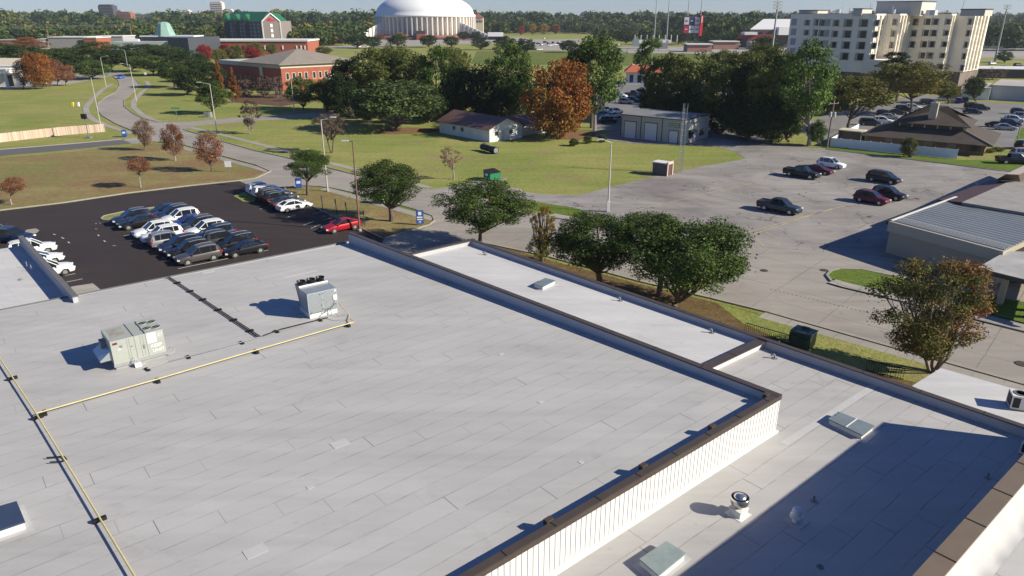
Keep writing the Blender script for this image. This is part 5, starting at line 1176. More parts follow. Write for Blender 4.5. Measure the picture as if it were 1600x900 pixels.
farbox(650, 664, AY - Rd - 30, 0, 5.5, BRICK, 'stair', ar, 20); farbox(560, 760, AY - Rd * 1.25, 0, 2.2, MC['berm_brick'], 'front_wall', ar, 3)
farbox(650, 664, AY - Rd - 10, 5.5, 9, DKW, 'entrance', ar, 8)
e = empty('cream_building', fpt(746, 980, 0), 'cream building with small red roof just right of the dome', 'building'); farbox(737, 755, 980, 0, 22, CREAM, 'wall', e, 20); a, b = fpt(737, 979, 22), fpt(755.5, 979, 22)
m = MB(); m.add([a, b, b + Vector((0, 22, 0)), a + Vector((0, 22, 0)), (a + b) / 2 + Vector((0, 11, 5.5))], [(0, 1, 4), (1, 2, 4), (2, 3, 4), (3, 0, 4)]); m.build('roof', mat('far_roof_red', (.25, .08, .07), .8), e)
for i in range(5): farbox(738.5 + i * 3.4, 740 + i * 3.4, 979.4, 17, 19, GLASS, 'window', e, .8)
e = empty('ticket_pavilion', fpt(773, 820, 0), 'small white pavilion to the right of the arena', 'building'); farbox(762, 786, 820, 3.5, 7.5, WHITE, 'roof', e, 12)
farbox(763, 785, 822, 0, 3.5, DKW, 'wall', e, 8)
# --- hotel with green roof
HY = 640; ho = empty('hotel', fpt(395, HY, 0), 'seven storey hotel with green metal roof and grey gable end', 'hotel')
GRN = mat('green_metal_roof', (.02, .13, .06), .5, var=.05, scale=.05); NAVY = mat('dark_blue_facade', (.05, .06, .085), .5); HG = mat('hotel_grey', (.21, .18, .17), .8)
hx = Vector((ray(352, 40).x / ray(352, 40).y * (HY + 35), HY + 35, 0)); hc = fpt(410, HY, 0); hr = fpt(438, HY + 6, 0); hd = (hc - hx).normalized(); hL = (hc - hx).length
hn = (hr - hc).normalized()
MB().prism([(p.x, p.y) for p in (hx, hc, hc + Vector((3, 25, 0)), hx + Vector((3, 25, 0)))], 0, 20.3, NAVY).build('wall', NAVY, ho)
MB().prism([(p.x, p.y) for p in (hc, hr, hr + Vector((2, 25, 0)), hc + Vector((2, 25, 0)))], 0, 20.3, HG).build('gable_wing', HG, ho)
gm = (hc + hr) / 2; m = MB(); m.add([(hc.x, hc.y, 20.3), (hr.x, hr.y, 20.3), (gm.x, gm.y, 26.5)], [(0, 1, 2)]); m.build('gable', HG, ho)
for (a, b) in ((hc, gm), (gm, hr)):
    za, zb = (20.3, 26.6) if a is hc else (26.6, 20.3); m = MB(); m.tube([(a.x, a.y - .3, za), (b.x, b.y - .3, zb)], .55, 4); m.build('gable_trim', WHITE, ho)
for q in (hc, hr): m = MB(); m.box((q.x, q.y - .3, 10), (.8, .5, 20.5)); m.build('corner_trim', WHITE, ho)
bk = Vector((2, 22, 0))
for a, b, c, d in (((hc.x, hc.y - .5, 20.2), (gm.x, gm.y - .5, 26.8), (gm.x, gm.y + 22, 26.8), (hc.x, hc.y + 22, 20.2)), ((gm.x, gm.y - .5, 26.8), (hr.x, hr.y - .5, 20.2), (hr.x, hr.y + 22, 20.2), (gm.x, gm.y + 22, 26.8))):
    slab_roof([a, b, c, d], .3, GRN, 'roof', ho)
slab_roof([(hx.x, hx.y - 1, 20.2), (hc.x, hc.y - 1, 20.2), (hc.x + 2, hc.y + 12, 28), (hx.x + 5, hx.y + 12, 28)], .3, GRN, 'roof', ho)
for i in range(6):
    for j, s_ in enumerate((.16, .27, .42, .53, .68, .79, .90)): wall_item(hx, hc, hL * s_, 2 + i * 3, 3.7 + i * 3, 2.4, .05, mat('hotel_pane', (.16, .19, .24), .3), 'window', ho, .2)
for s_ in (.06, .34, .61): 
    c = hx + hd * hL * s_; m = MB(); m.box((c.x, c.y - .8, 11), (4, 2.4, 22), 0); m.build('bay', mat('bay_dark', (.03, .035, .05), .5), ho)
    m = MB(); m.add([(c.x - 2.6, c.y - 2.2, 21.5), (c.x + 2.6, c.y - 2.2, 21.5), (c.x, c.y - 2.2, 26), (c.x - 2.6, c.y + 8, 21.5), (c.x + 2.6, c.y + 8, 21.5), (c.x, c.y + 8, 26)], [(0, 1, 2), (0, 2, 5, 3), (1, 4, 5, 2)]); m.build('dormer', GRN, ho)
for i in range(4): wall_item(hc, hr, (hr - hc).length * .5, 3.5 + i * 4.0, 6.2 + i * 4.0, 1.9, .1, WHITE, 'window', ho, .2)
wall_item(hc, hr, (hr - hc).length * .5, 20.5, 21.7, 6.4, .1, mat('sign_red', (.45, .02, .04), .6), 'lettering', ho, .3); wall_item(hc, hr, (hr - hc).length * .44, 21.7, 23.0, 2.6, .1, MC['sign_red'], 'lettering', ho, .3)
# --- long red brick building
LY_ = 505; lb = empty('long_brick_building', fpt(400, LY_, 0), 'long low red brick building with white roof edge in front of the hotel', 'building')
farbox(312, 477.5, LY_, 0, 8.6, BRICK, 'wall', lb, 30); farbox(311, 478.5, LY_ - .6, 8.6, 9.6, WHR, 'roof_edge', lb, 31)
for i, u in enumerate((375, 388, 409, 424, 437, 459, 466, 472)): farbox(u, u + 1.8, LY_ - .3, 3.5, 6.0, WHITE if u > 400 else GLASS, 'window', lb, .4)
# --- grey metal hall with copper lantern
mh = empty('metal_hall', fpt(240, 470, 0), 'grey ribbed metal hall with pale green copper lantern on its roof', 'building')
farbox(168, 262, 470, 0, 9.6, mat('ribbed_pale', (.42, .46, .45), .5, var=.08, scale=.3), 'pale_wall', mh, 25)
a, b, c = fpt(258, 462, 0), fpt(290, 455, 0), fpt(316, 470, 0)
MB().prism([(p.x, p.y) for p in (a, b, c, c + Vector((0, 25, 0)), a + Vector((0, 25, 0)))], 0, 12.2, mat('slate_metal', (.075, .085, .10), .5, .3)).build('dark_block', MC['slate_metal'], mh)
farbox(212, 262, 480, 9.6, 12.2, MC['slate_metal'], 'upper_band', mh, 15)
farbox(215, 300, 479, 12.2, 12.9, FLASH, 'roof_edge', mh, 16)
q = fpt(256, 485, 0); MB().lathe(q, [(6.9, 12.4), (3.9, 20.0), (2.4, 21.0), (0, 21.2)], 8).build('lantern', mat('copper_green', (.20, .33, .29), .6, var=.15, scale=.3), mh)
farbox(188, 212, 478, 8.4, 10.8, WHITE, 'side_wing', mh, 12)
# --- brick building with hip roof
zb = 9.0
k1 = G(438, 101, zb); kr = G(526, 97, zb); kl = G(343, 94, zb)
dr_ = (kr - k1).normalized(); dl_ = (kl - k1).normalized(); kr = k1 + dr_ * 30; kback = kl + dr_ * 26
bb = empty('hip_roof_brick_building', (*((kl + kr) / 2).xy, 0), 'red brick office building with tan hip roof and cream band', 'building')
MB().prism([(p.x, p.y) for p in (kl, k1, kr, kr + (kl - k1))], 0, zb - 1.3, BRICK).build('wall', BRICK, bb)
q = [kl - dr_ * .15 + (kl - k1) * .0, k1 - dr_ * .2 - dl_ * .2, kr + dr_ * .1, kr + (kl - k1)]
MB().prism([(p.x, p.y) for p in q], zb - 1.3, zb, CREAM).build('cream_band', CREAM, bb)
ce = dr_ * 0
e4 = [k1 + dl_ * 26 - dr_ * 1.2, k1 - dl_ * 1.2 - dr_ * 1.2, kr + dr_ * 1.0 - dl_ * 1.2, kr + dr_ * 1.0 + dl_ * 26]
pk = (k1 + kr) / 2 + dl_ * 13
vs = [(p.x, p.y, zb + .1) for p in e4] + [(pk.x, pk.y, zb + 4.6)]
for i in range(4): slab_roof([vs[i], vs[(i + 1) % 4], vs[4]], .25, SHINGLE, 'hip_roof', bb)
MB().prism([(p.x, p.y) for p in (kl + dl_ * 1, k1 + dl_ * 25, k1 + dl_ * 25 + dr_ * 20, kl + dr_ * 20)], zb - 1.0, zb + .15, mat('flat_pale_roof', (.50, .48, .44), .8)).build('flat_roof', MC['flat_pale_roof'], bb)
for i in range(8): 
    f = window(k1, kr, 2.2 + i * 2.35 + (.8 if i > 3 else 0), 3.9, 6.0, .95, bb, CREAM, GLASS, fr=.18)
for i in range(10): wall_item(k1, kl, 4 + i * 3.3, 2.0, 4.2, 1.0, .04, GLASS, 'window', bb)
wall_item(k1, kl, 12, 4.5, 8.2, 1.6, .35, CREAM, 'pennant', bb, .5)
cb_ = k1 + dr_ * 17; ob = Vector((dr_.y, -dr_.x, 0)); 
m = MB(); Fb = Frame(cb_, dr_); Fb.box(m, -1, 13, -3.6, -.05, 3.2 - zb, 3.9 - zb); Fb.box(m, -1, 13, -3.6, -3.4, 3.9 - zb, 4.8 - zb); o = m.build('balcony', mat('balcony_pale', (.46, .44, .40), .8), bb)
for x in (-.5, 6): m = MB(); Fb.box(m, x, x + .5, -3.4, -2.9, -zb, 3.2 - zb); m.build('column', WHITE, bb)
# --- white portico building at the left edge
z_ = 10.0; pb = empty('portico_building', G(0, 136), 'white building with columns and tan roof at the left edge', 'building')
pr_ = G(25, 92, z_); F = Frame(Vector((pr_.x, pr_.y - 0, 0)), rot2(R(-3)))
WHT = mat('plaster_white', (.70, .70, .68), .7)
m = MB(); F.box(m, -60, 0, 0, 14, 0, 7.4); m.build('wall', WHT, pb); m = MB(); F.box(m, -60, 1.2, -1.2, 15, 7.4, 7.9); m.build('cornice', WHT, pb)
slab_roof([F.p(-60, -.5, 7.9), F.p(.6, -.5, 7.9), F.p(-1.2, 5, z_), F.p(-60, 5, z_)], .1, mat('tan_roof', (.50, .45, .36), .8), 'roof', pb)
m = MB(); F.box(m, -60, -.5, -6, .0, 5.2, 6.6); F.box(m, -60, -.2, -6.3, .3, 6.6, 7.0); m.build('portico_beam', WHT, pb)
for x in (-1.6, -7.8, -14, -20):
    m = MB(); m.lathe(F.p(x, -5.2, 0), [(.75, 0), (.75, .5), (.5, .7), (.45, 5.2)], 12); m.build('column', WHT, pb)
for x in (-4.6, -11, -17): m = MB(); F.box(m, x - 1.5, x + 1.5, -.06, 0, .3, 4.2); m.build('window', GLASS, pb)
# --- left far low buildings
for (u0_, u1_, y, z0, mt, nm, lb, wins) in ((-30, 70, 640, 5.0, mat('far_brick_orange', (.36, .15, .09), .9, var=.2, scale=.05), 'low_brick_school', 'long low orange brick building at the far left edge', 0),
      (70, 132, 560, 9.5, mat('far_grey_panel', (.30, .29, .28), .8), 'panelled_building', 'grey panelled building with dark windows far left behind orange trees', 3),
      (126, 146, 555, 9.3, BRICK, 'brick_end_building', 'square brick end block right of the grey panelled building', 0), (145, 188, 600, 9.2, mat('far_pale_wall', (.34, .33, .31), .8), 'pale_flat_building', 'pale flat building left of the metal hall', 0),
      (54, 70, 600, 7.0, WHITE, 'small_white_building', 'small white building beside the orange trees far left', 0)):
    e = empty(nm, fpt((u0_ + u1_) / 2, y, 0), lb, 'building'); farbox(u0_, u1_, y, 0, z0, mt, 'wall', e, 20); farbox(u0_ - .5, u1_ + .5, y - .4, z0, z0 + .6, WHR if nm != 'low_brick_school' else GRROOF, 'roof', e, 21)
    for i in range(wins): farbox(117 + i * 3.5, 119.4 + i * 3.5, y - .4, 4.5, 7.8, GLASS, 'window', e, .5)
# skyline towers
for (u0_, u1_, y, z1, mt, nm, lb) in ((158.5, 181, 1500, 43, mat('dark_tower', (.07, .075, .09), .5), 'office_tower', 'small dark office block above the treeline at the left'),
      (332, 351, 1900, 55, mat('pale_tower', (.60, .53, .48), .8), 'pale_tower', 'pale slab tower on the horizon left of the hotel'), (288, 299, 1900, 36, mat('cream_far', (.5, .48, .45), .8), 'skyline_block', 'tiny cream block on the skyline left of the pale tower'),
      (351, 366, 1800, 37, MC['cream_far'], 'skyline_annex', 'low cream block right at the foot of the pale tower'), (184, 207, 1450, 29.5, mat('far_red_roof', (.25, .11, .08), .8), 'skyline_red_block', 'low reddish block right of the dark office tower')):
    e = empty(nm, fpt((u0_ + u1_) / 2, y, 0), lb, 'building'); farbox(u0_, u1_, y, 0, z1, mt, 'wall', e, 18); farbox(u0_ + 2, u1_ - 2, y - .3, z1, z1 + 2, mt, 'roof_plant', e, 14)
    for k_ in range(5): farbox(u0_ + 1, u1_ - 1, y - .6, z1 - 5 - k_ * 5, z1 - 3.4 - k_ * 5, mat('tower_window', (.13, .13, .15), .4), 'window_band', e, .5)
# restaurant with orange roof seen between the pines
e = empty('restaurant', PT(996, 120, 290) * Vector((1, 1, 0)), 'small white restaurant with orange red roof seen between the pines', 'restaurant')
a = PT(978, 130, 285); Fq = Frame(Vector((a.x, a.y, 0)), rot2(R(-8))); m = MB(); Fq.box(m, 0, 13, 0, 10, 0, 4.6); m.build('wall', WHT, e)
o4 = [Fq.p(-.8, -.8, 4.6), Fq.p(13.8, -.8, 4.6), Fq.p(13.8, 10.8, 4.6), Fq.p(-.8, 10.8, 4.6)]; i4 = [Fq.p(2.2, 3, 7.2), Fq.p(10.8, 3, 7.2), Fq.p(10.8, 7, 7.2), Fq.p(2.2, 7, 7.2)]
for k_ in range(4): slab_roof([o4[k_], o4[(k_ + 1) % 4], i4[(k_ + 1) % 4], i4[k_]], .15, mat('orange_tile', (.42, .12, .06), .8), 'roof', e)
slab_roof(i4, .2, WHR, 'roof_top', e)
for x in (2, 5, 8, 11): m = MB(); Fq.box(m, x - .7, x + .7, -.06, 0, .8, 3.6); m.build('window', GLASS, e)
HAZE = 0.00008

# ---------------------------------------------------------------- trees
def leaf_mat(name, a, b, c, clump=.5, patch=None, rough=.65, side=0):
    k = NT(name, rough, .10); g = k.t.nodes.new('ShaderNodeNewGeometry'); oi = k.t.nodes.new('ShaderNodeObjectInfo')
    tc = k.t.nodes.new('ShaderNodeTexCoord')
    f = k.ramp(g.outputs['Random Per Island'], [(0.0, a), (.55, b), (1.0, c)])
    n = k.noise(clump, 3, .5, tc.outputs['Object'])
    f = k.mix(1.0, f, k.ramp(n, [(.3, .72), (.7, 1.28)]), 'MULTIPLY')
    if patch is not None:
        n2 = k.noise(clump * .8, 3, .6, tc.outputs['Object'], .4); ox, oy, oz = k.xyz(tc.outputs['Object']); n2 = k.math('ADD', n2, k.math('MULTIPLY', k.math('ADD', ox, k.math('MULTIPLY', oz, .8)), side)); f = k.mix(k.math('MULTIPLY', k.ramp(n2, [(.50, 0.0), (.66, 1.0)]), .85), f, patch)
    v = k.math('MULTIPLY_ADD', oi.outputs['Random'], .36, .82); cc = k.t.nodes.new('ShaderNodeCombineColor')
    for i in range(3): k.L(v, cc.inputs[i])
    f = k.mix(1.0, f, cc.outputs[0], 'MULTIPLY')
    k.L(f, k.b.inputs['Base Color'])
    tr = k.t.nodes.new('ShaderNodeBsdfTranslucent'); k.L(f, tr.inputs['Color']); ms = k.t.nodes.new('ShaderNodeMixShader'); ms.inputs[0].default_value = .18
    out = k.t.nodes['Material Output']; k.L(k.b.outputs[0], ms.inputs[1]); k.L(tr.outputs[0], ms.inputs[2]); k.L(ms.outputs[0], out.inputs['Surface'])
    return k.m
LM = {'oak': leaf_mat('oak_leaves', (0.035, 0.063, 0.016), (0.059, 0.096, 0.023), (0.106, 0.143, 0.037), .45),
      'liveoak': leaf_mat('live_oak_leaves', (0.042, 0.065, 0.021), (0.075, 0.105, 0.036), (0.118, 0.150, 0.054), .35),
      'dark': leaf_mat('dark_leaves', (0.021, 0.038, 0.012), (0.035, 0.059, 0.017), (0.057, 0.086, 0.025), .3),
      'pine': leaf_mat('pine_needles', (0.043, 0.080, 0.019), (0.080, 0.133, 0.026), (0.122, 0.186, 0.043), .35),
      'green': leaf_mat('green_leaves', (0.061, 0.088, 0.024), (0.101, 0.124, 0.035), (0.176, 0.176, 0.047), .35, (0.135, 0.135, 0.027)),
      'yellowing': leaf_mat('yellowing_leaves', (0.074, 0.095, 0.024), (0.128, 0.135, 0.034), (0.230, 0.189, 0.041), .3, (0.203, 0.149, 0.027)),
      'orange': leaf_mat('orange_leaves', (0.130, 0.055, 0.018), (0.220, 0.085, 0.022), (0.330, 0.130, 0.035), .28, (0.200, 0.110, 0.028)),
      'rust': leaf_mat('rust_leaves', (0.130, 0.055, 0.030), (0.200, 0.085, 0.045), (0.270, 0.140, 0.080), .5),
      'rusty': leaf_mat('pale_rust_leaves', (0.170, 0.100, 0.060), (0.240, 0.150, 0.100), (0.300, 0.200, 0.140), .5),
      'red': leaf_mat('crimson_leaves', (0.150, 0.020, 0.020), (0.240, 0.030, 0.030), (0.300, 0.060, 0.050), .5),
      'gold': leaf_mat('golden_leaves', (0.200, 0.140, 0.030), (0.300, 0.200, 0.040), (0.360, 0.260, 0.070), .5),
      'crape': leaf_mat('turning_leaves', (.055, .080, .020), (.105, .115, .030), (.20, .13, .045), .9, (.28, .105, .045), side=.07),
      'brownbare': leaf_mat('brown_twigs', (0.100, 0.065, 0.050), (0.150, 0.100, 0.080), (0.200, 0.140, 0.110), .5)}
BARK = mat('bark', (.11, .088, .070), .95, var=.3, scale=3)
BARKP = mat('pale_bark', (.27, .24, .21), .95, var=.25, scale=3)
def crown_points(style, seed):
    r = np.random.RandomState(seed); C = []
    K = {'oak': 90, 'liveoak': 100, 'round': 70, 'pine': 74, 'cone': 60, 'vase': 95, 'sparse': 46, 'tall': 90}[style]
    tries = 0
    while len(C) < K and tries < 9000:
        tries += 1
        p = r.normal(size=3); p /= np.linalg.norm(p); q = p * r.uniform(.35, 1) ** .55
        if style in ('oak', 'liveoak') and q[2] < -.72: continue
        if style == 'oak': q *= (.80 + .18 * r.rand())
        if style == 'liveoak': q[2] = q[2] if q[2] > 0 else q[2] * .9; q *= .85
        if style == 'round': q *= .82
        if style == 'pine':
            z = r.uniform(-.95, .92); rad = (.35 + .62 * (1 - abs(z - .1)) ** .7) * r.uniform(.4, 1.08); a = r.uniform(0, 6.283); q = np.array([rad * math.cos(a), rad * math.sin(a), z])
        if style == 'cone':
            z = r.uniform(-1, .95); rad = (.95 - z) * .5 * r.uniform(.4, .95); a = r.uniform(0, 6.283); q = np.array([rad * math.cos(a), rad * math.sin(a), z])
        if style == 'vase':
            z = r.uniform(-.9, .95); rad = (.30 + .72 * ((z + .9) / 1.0) ** .8 if z < .1 else math.sqrt(max(0, 1.04 - ((z - .1) / .92) ** 2))) * r.uniform(.3, .98); a = r.uniform(0, 6.283); q = np.array([rad * math.cos(a), rad * math.sin(a), z])
        if style == 'sparse': q *= r.uniform(.7, .95)
        if style == 'tall': q = q * np.array([.88, .88, .92])
        if C and min(np.linalg.norm(np.array(C) - q, axis=1)) < {'pine': .13, 'liveoak': .16, 'sparse': .2, 'cone': .1}.get(style, .15): continue
        C.append(q)
    return np.array(C), r
def crown(style, seed, n, leaf, mt, spread=None, lean=0):
    """unit crown of n separate leaf faces gathered into clumps; returns mesh and clump centres"""
    C, r = crown_points(style, seed)
    sp = spread or {'oak': .19, 'liveoak': .18, 'round': .2, 'pine': .19, 'cone': .13, 'vase': .165, 'sparse': .12, 'tall': .19}[style]
    sz = r.uniform(.6, 1.35, len(C)); idx = r.choice(len(C), n, p=(sz ** 2) / (sz ** 2).sum())
    d = r.normal(size=(n, 3)); d /= np.linalg.norm(d, axis=1)[:, None]; rr = r.uniform(.25, 1, n) ** .5
    stray = r.rand(n) < .10; rr[stray] *= 1.5
    flat = np.array([1.15, 1.15, {'pine': .6, 'oak': .8}.get(style, .85)])
    P = C[idx] + d * (rr * sz[idx] * sp)[:, None] * flat
    nn = d * .5 + r.normal(size=(n, 3)) * .55 + np.array([0, 0, .25]); nn /= np.linalg.norm(nn, axis=1)[:, None]
    t = np.cross(nn, r.normal(size=(n, 3))); t /= np.linalg.norm(t, axis=1)[:, None] + 1e-9; b = np.cross(nn, t)
    s = leaf * r.uniform(.55, 1.35, n)[:, None]
    V = np.stack([P - t * s * .5 - b * s * .15, P - t * s * .05 - b * s * .42, P + t * s * .55 + b * s * .1, P + b * s * .45], 1).reshape(-1, 3)
    return quadmesh('crown', V, n, mt), C
CR = {}
def get_crown(kind, style, var, lod):
    key = (kind, style, var, lod)
    if key not in CR:
        n, leaf = {'near': (30000, .036), 'mid': (11000, .060), 'far': (2600, .12), 'tiny': (600, .24)}[lod]
        if style == 'sparse': n = int(n * .35)
        if style == 'vase': n = int(n * .85)
        if kind in ('rust', 'rusty'): n = int(n * .6)
        CR[key] = crown(style, hash((kind, style)) % 0 if False else (sum(map(ord, kind + style)) * 7 + var * 31), n, leaf, LM[kind])
    return CR[key]
def tree(kind, style, base, cc, wpx, hpx, label, group=None, lod='mid', var=0, trunks=1, bark=None, name='tree', cat='tree', tr=None, limbs=14, depthk=.9, bh=0):
    """base: pixel where the trunk meets the ground; cc: pixel of the crown's middle; wpx, hpx: crown size in pixels"""
    b = G(*base, bh); c = PT(*cc, b.y); mp = mpp(b); Wd = wpx * mp / 2; Hh = hpx * mp / 2 / .97
    if depthk > 0.7 and style not in ('cone',): Hh = max(Hh * .6, (hpx * mp / 2 - Wd * depthk * .10) / .95)
    me, C = get_crown(kind, style, var, lod); rs_ = random.Random(int(base[0] * 7 + base[1]))
    e = empty(name, b, label, cat, group)
    o = bpy.data.objects.new('crown', me); COL.objects.link(o); o.parent = e
    o.location = (c.x - b.x, 0, c.z - b.z); o.scale = (Wd, Wd * depthk, Hh); rot = rs_.uniform(0, 6.28) if lod != 'near' else rs_.uniform(-.5, .5)
    o.rotation_euler = (0, 0, rot)
    M = Matrix.Translation(Vector((c.x - b.x, 0, c.z - b.z))) @ Matrix.Rotation(rot, 4, 'Z') @ Matrix.Diagonal((Wd, Wd * depthk, Hh, 1))
    m = MB(); r0 = tr or max(.10, Wd * .055); ch = c.z - b.z; low = max(.6, (ch - Hh) * .9)
    sel = sorted(range(len(C)), key=lambda i: rs_.random())[:limbs]
    nseg = 6 if lod == 'near' else 5
    if trunks == 1:
        topz = ch + Hh * (.75 if style in ('pine', 'cone') else .0)
        m.tube([(0, 0, -.1), (0.02, 0, low * .5), ((c.x - b.x) * .3, 0, low), ((c.x - b.x) * .8, 0, max(low + .3, topz))], [r0 * 1.35, r0, r0 * .85, r0 * .25], nseg + 2)
    for j in range(max(0, trunks) if trunks > 1 else 0):
        a = 6.28 * j / trunks + rs_.random(); q = Vector((math.cos(a), math.sin(a), 0))
        m.tube([q * .12 + Vector((0, 0, -.1)), q * Wd * .16 + Vector((0, 0, low)), q * Wd * .35 + Vector((c.x - b.x, 0, ch)), q * Wd * .5 + Vector((c.x - b.x, 0, ch + Hh * .5))], [r0 * .6, r0 * .5, r0 * .33, r0 * .1], 5)
    for i in sel:
        t = M @ Vector(C[i]); z0 = low if style not in ('pine', 'cone') else max(low, t.z - Hh * .22); st = Vector(((c.x - b.x) * .4, 0, z0 * (.9 + .1 * rs_.random())))
        if style in ('pine', 'cone'): st.x = (c.x - b.x) * .7
        if trunks > 1: st = st + Vector((t.x, t.y, 0)).normalized() * Wd * .12
        mid = st.lerp(t, .5) + Vector((rs_.uniform(-.1, .1) * Wd, rs_.uniform(-.1, .1) * Wd, -.08 * Hh if style != 'vase' else -.02))
        k_ = .45 if style not in ('pine', 'cone') else .25
        m.tube([st, mid, t], [r0 * k_, r0 * k_ * .6, r0 * .1], 4, cap=False)
        if lod == 'near' or style == 'sparse':
            for _ in range(3):
                a = t + Vector((rs_.uniform(-1, 1) * Wd, rs_.uniform(-1, 1) * Wd, rs_.uniform(-.2, .9) * Hh)) * .28; m.tube([mid.lerp(t, rs_.random()), a], [r0 * .14, r0 * .04], 3, cap=False)
    m.build('trunk', bark or BARK, e, local=True)
    return e
# near street trees
g_ = 'dark green oaks along the near side of the street'
tree('oak', 'oak', (481, 305), (480, 256), 74, 52, 'small dark oak on the lawn island between the white cars and the lamp', g_, 'near', 0, tr=.2)
tree('oak', 'oak', (612, 346), (605, 286), 112, 80, 'round dark oak on the lawn island right of the rust brown pole', g_, 'near', 1, tr=.3)
tree('oak', 'oak', (750, 384), (751, 321), 148, 92, 'broad dark oak rising from behind the far corner of the bright roof strip', g_, 'near', 2, tr=.22)
tree('gold', 'sparse', (846, 409), (850, 352), 50, 84, 'thin yellow leaved multi stemmed tree between the two dark oaks', None, 'near', 0, 4, BARK, tr=.22, limbs=20, depthk=.8)
tree('green', 'sparse', (849, 408), (846, 385), 56, 44, 'green lower growth of the yellow leaved tree beside the parapet', None, 'near', 3, 2, BARK, name='shrub', cat='shrub', tr=.12, depthk=.8)
tree('oak', 'oak', (936, 446), (932, 377), 152, 106, 'dark oak with forked trunk left of the big round oak', g_, 'near', 1, tr=.3, limbs=20)
tree('oak', 'liveoak', (1052, 480), (1080, 400), 196, 156, 'biggest round dark oak over the street verge', g_, 'near', 2, tr=.42, limbs=24)
tree('oak', 'oak', (1030, 462), (1012, 368), 130, 88, 'dark oak crown merging behind the biggest round oak', g_, 'near', 4, tr=.25)
tree('crape', 'vase', (1456, 582), (1462, 484), 196, 158, 'green tree turning red and orange with many fanned stems beside the canopy roof', None, 'near', 0, 5, mat('smooth_bark', (.20, .165, .13), .8, var=.2, scale=4), tr=.24, limbs=34, depthk=.85)
# left lawn
g_ = 'young rust coloured trees on the dry lawn'
tree('rusty', 'tall', (226, 235), (224, 206), 32, 44, 'pale rust young tree nearest the driveway mouth on the dry lawn', g_, 'mid', 0, tr=.12)
tree('rust', 'tall', (274, 251), (268, 217), 42, 52, 'taller rust brown cone shaped tree on the dry lawn', g_, 'mid', 1, tr=.14, bark=BARKP)
tree('rust', 'tall', (331, 268), (325, 230), 44, 56, 'rust brown young tree nearest the parking entrance', g_, 'mid', 2, tr=.12)
tree('rust', 'round', (220, 293), (217, 258), 46, 30, 'flat crowned rust tree in the middle of the dry lawn', g_, 'mid', 0, tr=.1, bark=BARKP)
tree('rust', 'round', (18, 320), (20, 289), 46, 30, 'flat crowned rust tree at the left edge above the car park', g_, 'mid', 1, tr=.1, bark=BARKP)
# bare trees
g_ = 'nearly bare trees on the lawns'
tree('brownbare', 'sparse', (390, 209), (390, 176), 44, 50, 'pale nearly bare tree between the lamp and the side street', g_, 'mid', 0, 3, BARKP, tr=.16)
tree('brownbare', 'sparse', (518, 239), (516, 192), 64, 46, 'reddish brown bare crowned tree behind the island lamp', g_, 'near', 1, 2, BARK, tr=.25)
tree('rusty', 'sparse', (709, 280), (705, 243), 44, 42, 'small pale pinkish bare tree left of the green dumpster', g_, 'mid', 2, 1, BARKP, tr=.13)
tree('brownbare', 'sparse', (372, 152), (383, 136), 40, 36, 'bare purple brown tree left in front of the brick building', g_, 'mid', 2, 3, BARK, tr=.2)
tree('brownbare', 'sparse', (414, 152), (413, 132), 46, 34, 'middle bare brown tree in front of the brick building corner', g_, 'mid', 1, 3, BARK, tr=.2)
tree('brownbare', 'sparse', (434, 153), (433, 134), 30, 34, 'slim bare brown tree at the brick building corner', g_, 'mid', 0, 2, BARKP, tr=.15)
tree('orange', 'cone', (364, 160), (364, 130), 26, 44, 'slender orange cypress among the bare trees before the brick building', None, 'mid', 1, tr=.15)
tree('orange', 'cone', (340, 150), (341, 116), 20, 42, 'narrow orange tree at the left end of the brick building', None, 'mid', 2, tr=.15)
# oaks beside the far road
g_ = 'dark round oaks beside the far road'
for i, (b, c, w_, h_, lb) in enumerate((((332, 178), (330, 148), 56, 46, 'nearest round oak of the roadside row beside the street lamp'), ((290, 149), (298, 124), 60, 42, 'second roadside oak behind the nearest one'),
    ((273, 137), (268, 112), 54, 34, 'third roadside oak left of the second, at the road bend'), ((322, 140), (328, 116), 56, 38, 'roadside oak close to the orange narrow tree'), ((240, 118), (238, 99), 64, 30, 'wide oak above the road bend beyond the white sign'),
    ((290, 118), (292, 93), 66, 34, 'wide oak in the back of the roadside row, centre'), ((205, 112), (212, 92), 60, 32, 'oak behind the street lamps at the far bend'), ((175, 112), (172, 90), 66, 32, 'oak left of the far bend behind the lamps'),
    ((140, 124), (144, 108), 60, 30, 'oak with its own shadow just left of the blue car'), ((115, 122), (116, 98), 70, 34, 'dark oak behind the orange cypress row, right'), ((80, 120), (84, 90), 80, 36, 'dark oak behind the orange cypress row, left'),
    ((30, 112), (30, 82), 80, 30, 'dark oak above the portico building'), ((255, 100), (256, 80), 70, 26, 'oak in front of the dark metal hall, right'), ((215, 98), (214, 78), 70, 26, 'oak in front of the pale ribbed wall'), ((150, 96), (152, 76), 76, 28, 'oak in front of the brick end block'),
    ((345, 128), (310, 104), 50, 30, 'oak between the road row and the red maples'), ((-10, 100), (-8, 78), 60, 30, 'dark oak cut by the left edge'), ((118, 96), (105, 84), 60, 24, 'low dark oak behind the far lamp'))):
    tree(('oak', 'dark')[i % 2], 'oak', b, c, w_, h_, lb, g_, 'mid', i % 3, tr=.3)
g_ = 'orange cypresses beside the portico building'
